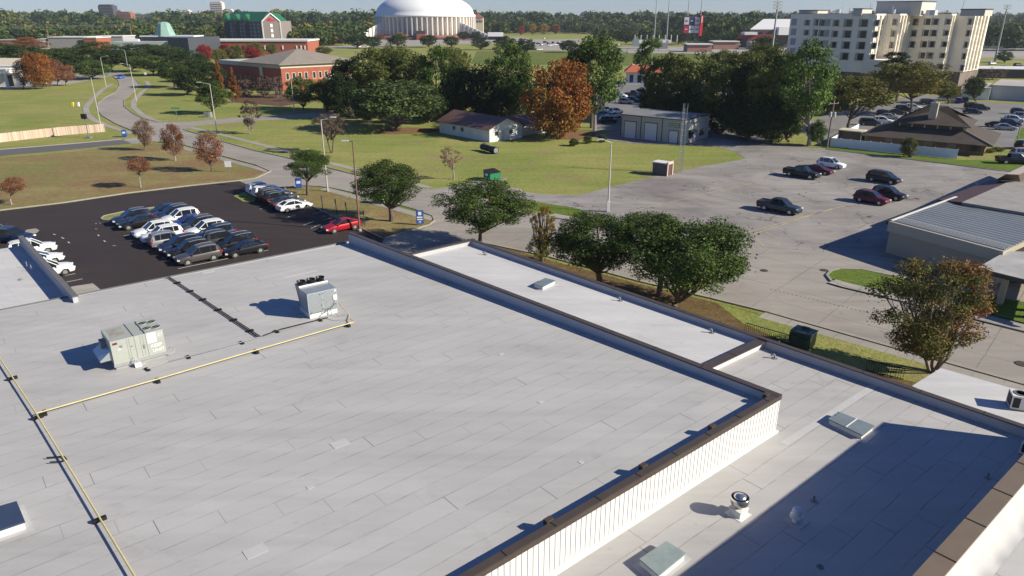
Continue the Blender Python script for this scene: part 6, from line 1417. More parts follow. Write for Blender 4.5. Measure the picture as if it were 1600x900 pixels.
for i, (u, v, w_, h_) in enumerate(((37, 139, 36, 42), (52, 140, 36, 52), (66, 139, 36, 50), (78, 136, 32, 40), (90, 133, 28, 34), (103, 134, 30, 30))):
    tree(('rusty', 'orange', 'orange', 'rust', 'rust', 'rust')[i], 'tall', (u, v), (u - 1, v - 6 - h_ / 2), w_, h_, ('pale bare topped cypress right beside the portico', 'tallest orange cypress left in the row', 'orange cypress third from the portico', 'reddish cypress fourth from the portico', 'small reddish cypress second from the right of the row', 'rightmost small reddish cypress of the row')[i], g_, 'mid', i % 3, tr=.15)
for i, (u, v, w_, h_, k_, lb) in enumerate(((40, 74, 40, 16, 'orange', 'round orange tree by the far left brick school'), (62, 78, 36, 14, 'rust', 'brownish tree next to the far lamp'), (88, 76, 34, 20, 'orange', 'orange tree before the grey panelled building'), (102, 72, 26, 16, 'rust', 'rust tree right of the orange one at the panelled building'),
    (320, 100, 30, 30, 'red', 'crimson maple at the left end of the long brick building'), (343, 102, 30, 26, 'yellowing', 'yellow green tree right of the crimson maple'), (366, 98, 30, 28, 'green', 'green tree in front of the long brick building'), (395, 97, 34, 24, 'red', 'wide crimson maple in front of the long brick building'),
    (398, 90, 32, 24, 'yellowing', 'yellow green crown behind the wide crimson maple'), (424, 84, 20, 16, 'green', 'small green tree above the tan hip roof'), (444, 82, 22, 12, 'red', 'small crimson tree right above the hip roof'), (352, 88, 22, 20, 'red', 'small crimson maple between the green trees'),
    (505, 86, 34, 14, 'yellowing', 'yellow green bush like tree right of the hip roof'), (495, 66, 14, 16, 'rust', 'rust cone tree in the far grove right of the hotel'), (513, 66, 14, 16, 'rust', 'second rust cone tree in the far grove right of the hotel'), (533, 68, 24, 10, 'brownbare', 'bare pale tree before the far grove'), (372, 60, 12, 12, 'rust', 'small reddish tree in front of the hotel'))):
    tree(k_, 'round' if h_ < 22 or k_ == 'red' else 'round', (u, v + 3), (u, v - h_ * .55), w_, h_ + 2, lb, None, 'mid', i % 3, tr=.2)
tree('oak', 'oak', (474, 171), (472, 142), 58, 50, 'round oak left of the wood in front of the brick building', None, 'mid', 1, tr=.22)
tree('yellowing', 'round', (510, 172), (506, 142), 44, 46, 'yellowish green tree at the left end of the wood', None, 'mid', 0, tr=.25)
# central wood
W_ = 'trees of the wood behind the cottage'
for i, (k_, st_, b, c, w_, h_, v_, lb) in enumerate((
    ('liveoak', 'liveoak', (618, 204), (620, 160), 146, 84, 0, 'wide grey green live oak with leaves on the ground beneath'), ('dark', 'oak', (545, 178), (550, 130), 80, 90, 0, 'dark tree at the left end of the wood'),
    ('green', 'tall', (590, 182), (585, 112), 84, 84, 1, 'olive tree behind the live oak, left'), ('green', 'tall', (640, 180), (632, 108), 78, 80, 2, 'olive tall tree behind the live oak, centre'), ('pine', 'pine', (680, 186), (684, 128), 64, 104, 0, 'green pine directly left of the grey pole'),
    ('dark', 'oak', (715, 184), (722, 140), 80, 88, 1, 'dark tree right behind the grey pole'), ('dark', 'tall', (748, 188), (752, 146), 84, 86, 2, 'very dark tree behind the cottage roof'), ('green', 'tall', (712, 175), (706, 98), 50, 56, 0, 'pale olive tree top above the grey pole'),
    ('dark', 'oak', (800, 190), (806, 150), 70, 80, 0, 'dark tree between the bright pine and the orange tree'), ('pine', 'tall', (783, 190), (796, 112), 82, 92, 1, 'bright green pine with pale trunk behind the cottage'), ('yellowing', 'sparse', (728, 170), (724, 98), 30, 44, 1, 'small yellowish tree top in the middle of the wood'),
    ('dark', 'tall', (560, 186), (535, 148), 60, 70, 2, 'dark low tree behind the reddish bare tree'), ('dark', 'oak', (670, 192), (668, 165), 70, 54, 1, 'dark understorey tree right of the live oak'), ('rust', 'sparse', (540, 160), (536, 104), 44, 34, 0, 'rust brown crown in front of the brick building right end'),
    ('orange', 'tall', (849, 218), (866, 158), 100, 122, 0, 'big orange cypress left trunk beside the cottage'), ('orange', 'tall', (880, 214), (893, 150), 76, 112, 1, 'second big orange cypress right of the first'),
    ('pine', 'tall', (929, 204), (931, 113), 104, 118, 2, 'tall broad pine right of the orange trees with a long bare trunk'), ('dark', 'pine', (924, 200), (905, 95), 50, 50, 1, 'darker pine crown left behind the broad pine'), ('pine', 'pine', (1014, 186), (1016, 98), 48, 72, 0, 'slim green pine left of the olive trees over the garage roof'),
    ('green', 'tall', (1040, 190), (1048, 132), 92, 108, 1, 'olive tree behind the garage building, left'), ('green', 'tall', (1090, 194), (1092, 134), 90, 104, 2, 'olive tree behind the garage building, middle'), ('green', 'tall', (1142, 205), (1140, 145), 90, 104, 0, 'olive tree at the right end of the garage building'),
    ('dark', 'tall', (1160, 212), (1172, 150), 86, 110, 1, 'dark green tree right of the garage building'), ('green', 'oak', (1205, 216), (1206, 138), 92, 124, 2, 'broad green tree between the garage and the utility pole'), ('dark', 'oak', (1232, 222), (1226, 180), 84, 80, 0, 'dark dense tree left of the utility pole'),
    ('pine', 'tall', (1263, 228), (1262, 126), 100, 118, 1, 'bright green pine left of the utility pole before the tower'), ('pine', 'oak', (1282, 228), (1276, 206), 34, 40, 1, 'small bright bush at the foot of the utility pole'), ('green', 'oak', (1180, 170), (1190, 92), 60, 54, 1, 'green tree top left of the apartment tower'),
    ('yellowing', 'oak', (1324, 204), (1336, 150), 106, 70, 0, 'broad yellow green oak in front of the apartment tower'), ('yellowing', 'oak', (1422, 178), (1424, 122), 110, 62, 1, 'wide yellowing tree in front of the tower entrance'), ('dark', 'pine', (1400, 158), (1398, 104), 56, 46, 2, 'dark crown in front of the middle of the tower'),
    ('yellowing', 'oak', (1482, 162), (1478, 140), 50, 28, 2, 'small yellow tree before the tower right side'), ('dark', 'oak', (1524, 158), (1522, 136), 36, 36, 0, 'dark green tree at the right foot of the tower'), ('brownbare', 'sparse', (1550, 124), (1552, 114), 52, 22, 1, 'reddish bare tree right of the tower'),
    ('oak', 'oak', (1570, 98), (1570, 88), 26, 20, 1, 'single dark round tree on the far right car park'), ('oak', 'oak', (1290, 180), (1300, 150), 60, 60, 2, 'green tree between the bright pine and the yellow green oak'), ('green', 'tall', (1120, 165), (1126, 100), 60, 50, 1, 'olive tree top behind the garage roof line'),
    ('green', 'tall', (1422, 246), (1421, 229), 30, 34, 0, 'young green tree in front of the white vinyl fence'))):
    tree(k_, st_, b, c, w_, h_, lb, W_ if i < 28 else None, 'mid', v_, tr=.32 if st_ != 'sparse' else .2, bark=BARKP if k_ == 'pine' else BARK)
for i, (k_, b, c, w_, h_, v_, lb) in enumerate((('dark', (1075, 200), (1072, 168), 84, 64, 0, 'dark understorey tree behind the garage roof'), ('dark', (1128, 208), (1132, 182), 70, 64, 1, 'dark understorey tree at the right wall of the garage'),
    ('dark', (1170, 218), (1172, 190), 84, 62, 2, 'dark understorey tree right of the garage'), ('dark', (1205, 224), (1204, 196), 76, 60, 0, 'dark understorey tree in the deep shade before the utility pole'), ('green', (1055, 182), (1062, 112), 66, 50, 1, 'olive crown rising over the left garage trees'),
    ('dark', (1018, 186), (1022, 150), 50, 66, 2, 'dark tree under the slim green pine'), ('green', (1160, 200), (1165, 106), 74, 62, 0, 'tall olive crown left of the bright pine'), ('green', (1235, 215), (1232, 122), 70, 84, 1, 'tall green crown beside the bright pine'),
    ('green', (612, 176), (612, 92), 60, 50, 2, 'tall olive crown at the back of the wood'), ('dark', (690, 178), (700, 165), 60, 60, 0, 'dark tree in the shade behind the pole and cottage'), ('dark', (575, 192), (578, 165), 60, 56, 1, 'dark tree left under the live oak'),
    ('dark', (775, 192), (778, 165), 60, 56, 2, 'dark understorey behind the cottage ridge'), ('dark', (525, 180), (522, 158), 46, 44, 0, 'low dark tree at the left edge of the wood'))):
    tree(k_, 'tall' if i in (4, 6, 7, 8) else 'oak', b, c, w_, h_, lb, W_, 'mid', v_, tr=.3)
for u, v, w_, lb in ((897, 228, 20, 'round clipped shrub left on the lawn before the garage'), (918, 224, 18, 'round shrub second from left on the lawn before the garage'), (941, 222, 18, 'round shrub nearest the garage, behind the lamp head')):
    tree('oak', 'round', (u, v), (u, v - 6), w_, 15, lb, 'round shrubs on the lawn', 'mid', 1, name='shrub', cat='shrub', tr=.05)
for u, v in ((1568, 152), (1556, 150), (1544, 149)): tree('oak', 'round', (u, v), (u, v - 5), 8, 9, {1568: 'right small shrub against the low pale building wall', 1556: 'middle small shrub against the low pale building wall', 1544: 'left small shrub against the low pale building wall'}[u], 'shrubs against the pale wall', 'far', 1, name='shrub', cat='shrub', tr=.05)
for u, v, w_, h_ in ((1545, 238, 26, 9), (1560, 236, 22, 9), (1532, 241, 18, 8)): tree('yellowing', 'round', (u, v), (u, v - 3), w_, h_, {1545: 'middle dry ornamental grass clump by the clinic corner', 1560: 'rightmost dry ornamental grass clump by the clinic corner', 1532: 'leftmost dry ornamental grass clump by the clinic corner'}[u], 'grass clumps by the clinic', 'far', 1, name='shrub', cat='shrub', tr=.05)
# lone trees on the far fields
g_ = 'dark round oaks on the far fields'
for i, (u, v, w_, h_, lb) in enumerate(((558, 75, 44, 22, 'wide dark oak on the field left of the arena'), (582, 76, 30, 20, 'dark oak on the field, second left of the arena'), (621, 73, 34, 20, 'dark oak in front of the arena left side'), (670, 74, 34, 20, 'dark oak straight in front of the arena'),
    (705, 74, 26, 18, 'small dark oak in front of the arena right side'), (750, 78, 33, 20, 'lone round oak on the pale forecourt right of the arena'), (787, 78, 34, 22, 'round oak right of the lone forecourt oak'), (725, 63, 22, 14, 'dark oak at the foot of the right ramp of the arena'), (744, 63, 22, 14, 'dark oak beside it at the right ramp'),
    (888, 82, 34, 20, 'lone dark oak on the field left of the tall broad pine'), (978, 69, 34, 22, 'dark oak on the far field near the grandstand'), (1015, 70, 40, 18, 'dark oak below the grandstand masts'), (1060, 70, 44, 20, 'dark wide oak at the foot of the scoreboard'), (1104, 70, 34, 20, 'dark oak right of the scoreboard leg'),
    (1145, 70, 44, 20, 'dark wide oak left of the red banded gymnasium'), (1168, 72, 30, 18, 'dark oak in front of the red banded gymnasium'), (1200, 72, 24, 16, 'round dark oak right before the far floodlight pole'), (820, 84, 36, 24, 'dark oak at the edge of the far car park'), (1195, 96, 50, 40, 'dark oak behind the olive trees left of the tower'))):
    tree('dark', 'oak', (u, v), (u, v - h_ * .55), w_, h_, lb, g_, 'far', i % 3, tr=.4)
for i, (u, v, w_, h_, k_, lb) in enumerate(((625, 62, 22, 12, 'gold', 'golden tree at the left foot of the arena'), (665, 60, 22, 10, 'gold', 'golden tree at the front of the arena'), (685, 60, 18, 10, 'orange', 'orange tree at the front of the arena'), (594, 62, 20, 10, 'rust', 'rust tree before the left ramp of the arena'),
    (814, 55, 14, 14, 'red', 'bright red tree on the far field edge'), (832, 54, 20, 18, 'gold', 'golden tree next to the bright red one'), (850, 54, 20, 17, 'gold', 'second golden tree on the far field edge'), (868, 54, 18, 16, 'orange', 'orange tree right of the golden trees'), (897, 50, 18, 12, 'gold', 'small golden tree further right on the field edge'),
    (765, 45, 24, 16, 'yellowing', 'yellow green tree right of the cream building'), (783, 46, 22, 12, 'orange', 'orange tree right of the cream building'), (562, 38, 22, 16, 'gold', 'tawny tree in the treeline left of the arena'), (1160, 46, 12, 12, 'rust', 'rust tree left of the gymnasium'))):
    tree(k_, 'round', (u, v), (u, v - h_ * .55), w_, h_, lb, None, 'far', i % 3, tr=.3)
# far woods: uncountable crowns merged into masses
def wood(name, kinds, spots, mt, seed):
    r = np.random.RandomState(seed); me0 = [crown('oak', 100 + k_, 260, .34, mt, .2)[0] for k_ in range(3)]
    A0_ = []
    for me in me0:
        a = np.empty(len(me.vertices) * 3, np.float32); me.vertices.foreach_get('co', a); A0_.append(a.reshape(-1, 3))
    V = []
    for (x, y, rad, hh, z) in spots:
        a = A0_[r.randint(3)]; t = r.uniform(0, 6.28); c_, s_ = math.cos(t), math.sin(t); q = a.copy()
        q = np.stack([q[:, 0] * c_ - q[:, 1] * s_, q[:, 0] * s_ + q[:, 1] * c_, q[:, 2]], 1) * np.array([rad, rad, hh]) + np.array([x, y, z]); V.append(q)
    V = np.concatenate(V); o = bpy.data.objects.new(name, quadmesh(name, V, len(V) // 4, mt)); COL.objects.link(o); return tag(o, kind='stuff')
rw = random.Random(3); sp = {'dark': [], 'green': [], 'yellowing': [], 'oak': []}
def scatter(u0_, u1_, y0_, y1_, n, h0_, h1_, pk=('dark', 'oak', 'dark', 'oak', 'dark', 'oak', 'green', 'dark', 'oak', 'yellowing'), zr=1.0):
    for _ in range(n):
        y = y0_ + (y1_ - y0_) * rw.random(); u = rw.uniform(u0_, u1_); x = ray(u, 40).x / ray(u, 40).y * y * 1.0
        h_ = rw.uniform(h0_, h1_); sp[rw.choice(pk)].append((x, y, h_ * rw.uniform(.42, .65), h_ * .5, h_ * .5))
scatter(-60, 560, 760, 1150, 330, 11, 20); scatter(-60, 800, 1150, 2300, 330, 22, 36, ('dark', 'oak', 'dark', 'green')); scatter(-60, 330, 660, 800, 120, 9, 16)
scatter(440, 535, 640, 800, 60, 9, 15); scatter(770, 1180, 1110, 1350, 260, 13, 21, ('dark', 'oak', 'dark', 'green')); scatter(760, 1700, 1150, 2300, 330, 20, 33, ('dark', 'dark', 'oak'))
scatter(1100, 1250, 700, 900, 50, 16, 24, ('dark', 'oak')); scatter(1540, 1700, 560, 900, 90, 13, 21, ('dark', 'dark', 'oak')); scatter(900, 1000, 1060, 1160, 30, 10, 15, ('dark', 'oak'))
scatter(-60, 130, 700, 800, 40, 10, 15); scatter(930, 1170, 760, 860, 70, 9, 13, ('dark', 'oak')); scatter(1040, 1200, 900, 1000, 30, 22, 30, ('dark',))
scatter(-200, 1900, 2300, 4200, 360, 26, 42, ('dark', 'oak'))
scatter(540, 790, 1010, 1150, 80, 14, 20)
for k_, nm in (('dark', 'far_dark_wood'), ('oak', 'far_oak_wood'), ('green', 'far_olive_wood'), ('yellowing', 'far_autumn_wood')): wood(nm, k_, sp[k_], LM[k_], 5)

# ---------------------------------------------------------------- cars
def paintmat(name, c, met=.3): return mat('car_' + name, c, .3, met * .5 if sum(c) < .2 else met, spec=.3, coat=.2)
PAINT = {'white': paintmat('white', (.72, .73, .73), 0), 'black': paintmat('black', (.012, .013, .016)), 'navy': paintmat('navy', (.015, .028, .07)), 'blue': paintmat('blue', (.02, .05, .22)), 'brightblue': paintmat('brightblue', (.03, .12, .55), 0), 'grey': paintmat('grey', (.13, .12, .12), .6),
         'silver': paintmat('silver', (.42, .43, .44), .7), 'red': paintmat('red', (.38, .015, .025)), 'maroon': paintmat('maroon', (.11, .012, .022)), 'slate': paintmat('slate', (.05, .065, .085), .5), 'dark': paintmat('dark', (.035, .037, .04))}
CARGLASS = mat('car_glass', (.012, .015, .02), .08, spec=.6, coat=.3)
TYRE = mat('tyre', (.012, .012, .012), .8); RIM = mat('alloy', (.50, .50, .50), .35, .7); LAMPW = mat('headlamp', (.65, .67, .70), .2); LAMPR = mat('tail_lamp', (.30, .01, .012), .3); PLASTIC = mat('black_plastic', (.02, .02, .021), .6)
# x forward; stations (x, z_top, halfwidth, z_bottom)
SPEC = {'suv': dict(L=4.6, st=[(-2.30, .80, .78, .42), (-2.24, 1.02, .88, .30), (-1.9, 1.06, .92, .26), (-1.0, 1.05, .93, .24), (0, 1.03, .93, .24), (.85, 1.03, .93, .24), (1.2, 1.02, .92, .24), (1.9, .93, .88, .26), (2.2, .82, .80, .28), (2.32, .60, .66, .34)],
            cab=[(-2.20, 1.02, .80), (-1.95, 1.60, .66), (-1.5, 1.68, .67), (-.5, 1.71, .68), (.15, 1.68, .67), (1.05, 1.03, .80)], h=1.70, wb=(-1.32, 1.38), wr=.35),
        'sedan': dict(L=4.75, st=[(-2.38, .72, .74, .40), (-2.30, .94, .84, .30), (-1.9, 1.00, .89, .24), (-1.2, 1.0, .91, .22), (0, .95, .91, .22), (.7, .94, .91, .22), (1.1, .93, .90, .22), (1.9, .80, .86, .24), (2.25, .70, .78, .26), (2.38, .52, .62, .32)],
            cab=[(-1.95, .98, .74), (-1.10, 1.36, .62), (-.5, 1.43, .62), (.1, 1.42, .62), (1.10, .94, .76)], h=1.43, wb=(-1.38, 1.42), wr=.33),
        'van': dict(L=5.1, st=[(-2.52, .80, .84, .40), (-2.48, 1.08, .94, .30), (-2.1, 1.10, .97, .26), (-1.0, 1.09, .98, .24), (.6, 1.06, .98, .24), (1.3, 1.03, .96, .24), (2.0, .95, .92, .26), (2.4, .80, .82, .28), (2.54, .58, .66, .34)],
            cab=[(-2.42, 1.08, .88), (-2.2, 1.66, .76), (-1.6, 1.75, .76), (0, 1.76, .76), (.45, 1.72, .75), (1.55, 1.03, .86)], h=1.75, wb=(-1.52, 1.52), wr=.35),
        'pickup': dict(L=5.8, st=[(-2.90, .90, .90, .50), (-2.86, 1.10, .95, .42), (-1.0, 1.14, .97, .38), (.0, 1.14, .98, .36), (1.0, 1.16, .98, .36), (1.3, 1.16, .97, .36), (2.2, 1.08, .94, .38), (2.7, 1.0, .88, .40), (2.86, .74, .80, .44)],
            cab=[(-1.05, 1.14, .84), (-.95, 1.78, .70), (-.4, 1.86, .70), (.5, 1.86, .70), (1.35, 1.15, .84)], h=1.86, wb=(-1.75, 1.80), wr=.40)}
def loft(m, rings, cap=True):
    n = len(rings[0]); vs = [p for r_ in rings for p in r_]; fs = []
    for i in range(len(rings) - 1):
        for k_ in range(n): k2 = (k_ + 1) % n; fs.append((i * n + k_, i * n + k2, (i + 1) * n + k2, (i + 1) * n + k_))
    if cap: fs.append(tuple(range(n - 1, -1, -1))); fs.append(tuple(len(vs) - n + k_ for k_ in range(n)))
    m.add(vs, fs); return m
def ring(x, zt, w_, zb):
    h_ = zt - zb; half = [(0, zb), (w_ * .86, zb), (w_ * .97, zb + .10), (w_ * 1.0, zb + h_ * .45), (w_ * .985, zb + h_ * .78), (w_ * .93, zt - .035), (w_ * .80, zt + .0), (0, zt + .03)]
    return [(x, y, z) for y, z in half] + [(x, -y, z) for y, z in half[-2:0:-1]]
def car_meshes(kind):
    s = SPEC[kind]; out = {}
    m = loft(MB(), [ring(*q) for q in s['st']])
    if kind == 'pickup':
        pass
    out['body'] = m
    cab = s['cab']; g = MB()
    rings = []
    base_z = lambda x: np.interp(x, [q[0] for q in s['st']], [q[1] for q in s['st']])
    for i, (x, z, w_) in enumerate(cab):
        bw = .84 * np.interp(x, [q[0] for q in s['st']], [q[2] for q in s['st']]); zb = base_z(x) - .05
        z = max(z, zb + .02); rings.append([(x, -bw, zb), (x, -w_, z - .03), (x, -w_ * .85, z), (x, w_ * .85, z), (x, w_, z - .03), (x, bw, zb)])
    loft(g, rings); out['glass'] = g
    r_ = MB(); top = cab[1:-1] if kind != 'sedan' else cab[1:-1]
    rr = []
    x0, x1 = top[0][0], top[-1][0]
    for x, z, w_ in top: rr.append([(x, -w_ - .015, z - .05), (x, -w_ * .86, z + .025), (x, w_ * .86, z + .025), (x, w_ + .015, z - .05), (x, w_ * .8, z - .06), (x, -w_ * .8, z - .06)])
    loft(r_, rr)
    def bw_(x): return .845 * float(np.interp(x, [q[0] for q in s['st']], [q[2] for q in s['st']]))
    for sg in (-1, 1):                           # pillars
        ft, fb = top[-1], cab[-1]; r_.tube([(ft[0], sg * ft[2], ft[1] - .02), (fb[0], sg * bw_(fb[0]), fb[1] - .02)], .045, 4)
        rt, rb_ = top[0], cab[0]; r_.tube([(rt[0], sg * rt[2], rt[1] - .02), (rb_[0], sg * bw_(rb_[0]), rb_[1] - .02)], .07 if kind != 'sedan' else .06, 4)
        for xp in ([.0, -1.15] if kind in ('suv', 'van') else [-.15] if kind == 'sedan' else [.25]):
            zt_ = float(np.interp(xp, [q[0] for q in top], [q[1] for q in top])); wt = float(np.interp(xp, [q[0] for q in top], [q[2] for q in top]))
            r_.tube([(xp, sg * (wt + .005), zt_ - .03), (xp - .05, sg * (bw_(xp) + .005), float(base_z(xp)) - .02)], .035, 4)
        if kind in ('suv', 'van'):               # painted rear quarter
            r_.add([(cab[0][0] + .02, sg * (bw_(-2.1) + .01), 1.02), (cab[0][0] + .42, sg * (bw_(-1.8) + .01), 1.02), (top[0][0] + .18, sg * (top[0][2] + .02), top[0][1] - .03), (top[0][0], sg * (top[0][2] + .015), top[0][1] - .05)], [(0, 1, 2, 3)])
    out['roof'] = r_
    if kind in ('suv', 'van'):
        q = MB()
        for sg in (-1, 1): q.tube([(x0 + .15, sg * .60, s['h'] + .0), ((x0 + x1) / 2, sg * .60, s['h'] + .07), (x1 - .15, sg * .60, s['h'] + .0)], .022, 4)
        out['roof_rail'] = q
    if kind == 'pickup':
        q = MB(); q.box((-1.96, 0, 1.155), (1.66, 1.56, .03)); out['bed_floor'] = q
        q = MB()
        for sg in (-1, 1): q.box((-1.97, sg * .87, 1.21), (1.76, .12, .16))
        q.box((-2.84, 0, 1.2), (.1, 1.8, .18)); q.box((-1.10, 0, 1.21), (.08, 1.7, .16)); out['bed_rail'] = q
    q = MB(); x = s['wb'];
    q.box((0, 0, .3), (s['L'] * .8, 1.5, .2))
    for xx in x:
        for sg in (-1, 1):
            w_ = float(np.interp(xx, [k_[0] for k_ in s['st']], [k_[2] for k_ in s['st']])); q.tube([(xx, sg * (w_ - .25), s['wr']), (xx, sg * (w_ + .006), s['wr'] + .02)], s['wr'] * 1.2, 16)
    out['wheel_arch'] = q
    q = MB(); q.box((s['L'] / 2 - .06, 0, .5), (.12, 1.0, .22)); q.box((s['L'] / 2 - .10, 0, .40), (.16, 1.35, .14)); q.box((-s['L'] / 2 + .06, 0, .42), (.12, 1.5, .16)); out['grille'] = q
    return out
PROTO = {}
def car_proto(kind):
    s = SPEC[kind]; ms = car_meshes(kind); e = empty('parked_' + {'suv': 'suv', 'sedan': 'sedan', 'van': 'minivan', 'pickup': 'pickup'}[kind], (0, 0, 0), None, None)
    for nm, mt in (('body', PAINT['black']), ('glass', CARGLASS), ('roof', PAINT['black']), ('wheel_arch', PLASTIC), ('grille', PLASTIC), ('roof_rail', STEEL), ('bed_floor', PLASTIC), ('bed_rail', PAINT['black'])):
        if nm in ms:
            o = ms[nm].build(nm, mt, e, local=True, smooth=False)
            if nm == 'body':
                o.data.polygons.foreach_set('use_smooth', [True] * len(o.data.polygons))
                try: o.data.set_sharp_from_angle(angle=R(38))
                except Exception: pass
            if nm in ('body', 'roof', 'bed_rail'): o.material_slots[0].link = 'OBJECT'; o['painted'] = 1
    for x in s['wb']:
        for sg in (-1, 1):
            w_ = float(np.interp(x, [k_[0] for k_ in s['st']], [k_[2] for k_ in s['st']])) - .08
            q = MB(); q.tube([(x, sg * (w_ - .16), s['wr']), (x, sg * (w_ + .09), s['wr'])], s['wr'], 16); t = q.build('wheel', TYRE, e, local=True)
            q = MB(); q.tube([(x, sg * (w_ + .05), s['wr']), (x, sg * (w_ + .10), s['wr'])], s['wr'] * .64, 10); q.build('rim', RIM, t, local=True)
    for sg in (-1, 1):
        f = s['st'][-2]; q = MB(); q.box((f[0] + .0, sg * (f[2] - .14), f[1] - .12), (.26, .34, .15), sg * -.45); q.build('headlight', LAMPW, e, local=True)
        f = s['st'][1]; q = MB(); q.box((f[0] + .03, sg * (f[2] - .06), f[1] - .13), (.20, .20, .26)); q.build('tail_light', LAMPR, e, local=True)
        q = MB(); q.box((s['cab'][-1][0] - .25, sg * (.98), s['cab'][-1][1] + .06), (.16, .18, .13)); mo = q.build('mirror', PAINT['black'], e, local=True); mo.material_slots[0].link = 'OBJECT'; mo['painted'] = 1
    return e
def far_car_mesh(kind):
    ms = car_meshes(kind); s = SPEC[kind]; M = MB()
    for nm, mt in (('body', PAINT['white']), ('roof', PAINT['white']), ('glass', CARGLASS), ('wheel_arch', TYRE), ('grille', PLASTIC)):
        q = ms[nm]; M.add(q.v, q.f, mt)
    me = bpy.data.meshes.new('parked_car'); me.from_pydata(M.v, [], M.f)
    for mt in M.mats: me.materials.append(mt)
    me.polygons.foreach_set('material_index', M.mi); me.update(); return me
used = set()
def car(kind, u, v, rz, colour, label, group, far=False, z=.0, roofc=None, name=None):
    b = G(u, v)
    if far:
        if ('far', kind) not in PROTO: PROTO[('far', kind)] = far_car_mesh(kind)
        o = bpy.data.objects.new('parked_car', PROTO[('far', kind)]); COL.objects.link(o); o.location = (b.x, b.y, z); o.rotation_euler = (0, 0, rz)
        o.material_slots[0].link = 'OBJECT'; o.material_slots[0].material = PAINT[colour]; return tag(o, label, 'car', group)
    if kind not in PROTO: PROTO[kind] = car_proto(kind)
    e = PROTO[kind] if kind not in used else copy_tree(PROTO[kind]); used.add(kind)
    e.location = (b.x, b.y, z); e.rotation_euler = (0, 0, rz); tag(e, label, 'car' if kind != 'pickup' else 'pickup truck', group)
    for ch in e.children:
        if ch.get('painted'): ch.material_slots[0].material = PAINT[colour if not (roofc and ch.name.startswith('roof')) else roofc]
    return e
PR = 'cars parked in rows on the dark car park'
hA = R(41 + 180); ZL = .014
A_a, A_b = G(311, 408), G(207, 348); B_a, B_b = G(384, 396.5), G(259, 335.5)
def lat(a, b, i, n): return a + (b - a) * (i / n)
def px_of(p):
    z = -CAMH; c = p.y * CP + CAMH * SP; q = p.y * SP - CAMH * CP; return (800 + FPX * p.x / c, 450 - FPX * q / c)
rowA = [('suv', 'grey', 'grey brown suv at the front end of the left row', 0), ('suv', 'black', 'black suv right behind the grey brown one', 0), ('suv', 'navy', 'dark navy suv third in the left row', 0), ('suv', 'silver', 'silver suv with its tail to the aisle in the left row', 1),
        ('suv', 'white', 'white suv beside the silver one in the left row', 0), ('suv', 'white', 'white suv last before the empty bay of the left row', 0), None, ('sedan', 'black', 'black sedan beyond the empty bay in the left row', 0), ('suv', 'navy', 'navy suv at the far end of the left row by the turf island', 0)]
rowB = [('sedan', 'black', 'black sedan at the front end of the right row', 0), ('suv', 'black', 'black suv second in the right row', 0), ('suv', 'dark', 'charcoal suv with red tail lamps third in the right row', 1), ('suv', 'navy', 'navy suv fourth in the right row', 0), ('suv', 'white', 'white suv between two navy cars in the right row', 0),
        ('suv', 'slate', 'slate blue suv in the middle of the right row', 0), ('sedan', 'blue', 'bright navy blue sedan in the right row', 0), ('suv', 'white', 'white suv third from the far end of the right row', 0), ('suv', 'navy', 'navy suv second from the far end of the right row', 0), ('sedan', 'navy', 'dark blue car at the far end of the right row', 0)]
for row, a, b in ((rowA, A_a, A_b), (rowB, B_a, B_b)):
    for i, q in enumerate(row):
        if q is None: continue
        p = lat(a, b, i, len(row) - 1); u, v = px_of(p); car(q[0], u, v, hA + (math.pi if q[3] else 0) + rnd.uniform(-.03, .03), q[1], q[2], PR, z=ZL)
ER = 'cars parked along the lawn island'
e0 = G(463.5, 328); step = G(531, 361) - e0; st_ = (G(535, 359) - G(463.5, 328)) / 3.0 
hE = R(41)
for i, (kd, cl_, lb, fl_) in enumerate((('sedan', 'white', 'white sedan with dark door emblem nearest the empty shaded bays', 0), ('sedan', 'dark', 'dark sedan behind the white sedan by the lawn island', 0), ('suv', 'black', 'black suv third from the empty bays by the lawn island', 0), ('suv', 'dark', 'charcoal suv fourth from the empty bays by the lawn island', 0), ('suv', 'white', 'white suv second from the parking entrance', 0), ('suv', 'white', 'white suv nearest the parking entrance', 0))):
    p = G(460, 328) + (G(411, 302) - G(460, 328)) * (i / 5); u, v = px_of(p); c = car(kd, u, v, hE + (0 if i in (0,) else math.pi * 0), cl_, lb, ER, z=ZL)
    if i == 0: MB().box((-.0 + .1, -.925, .66), (.6, .02, .36)).build('door_emblem', BLACK, c, local=True)
car('sedan', 534, 359.5, R(41 + 180), 'red', 'shiny red sedan between the empty bays and the rust brown pole', ER, z=ZL)
LR = 'cars parked beside the left roof parapet'
car('suv', 22, 378, R(-6), 'navy', 'navy suv at the left edge behind the pale roof wing', LR, z=ZL); car('suv', -6, 372, R(-6), 'silver', 'silver car half cut off by the left edge', LR, z=ZL)
car('suv', 52, 397, R(38), 'white', 'white suv nearest the navy one behind the left parapet', LR, z=ZL); car('sedan', 61, 413, R(38), 'white', 'white sedan mostly hidden by the left parapet', LR, z=ZL); car('suv', 77, 431, R(38), 'white', 'white suv lowest behind the left parapet', LR, z=ZL)
RR = 'cars parked on the worn car park'
hR = R(-46)
car('pickup', 1217, 331, R(-44), 'slate', 'slate grey pickup nearest the street on the worn car park', RR, z=.018); car('pickup', 1252, 277, R(-46), 'black', 'black pickup beside the maroon sedan', RR, z=.018)
car('sedan', 1279, 271, R(-46), 'maroon', 'maroon sedan between the black pickup and the white suv', RR, z=.018); car('suv', 1298, 262, R(-46), 'white', 'white suv with black roof window on the worn car park', RR, z=.018)
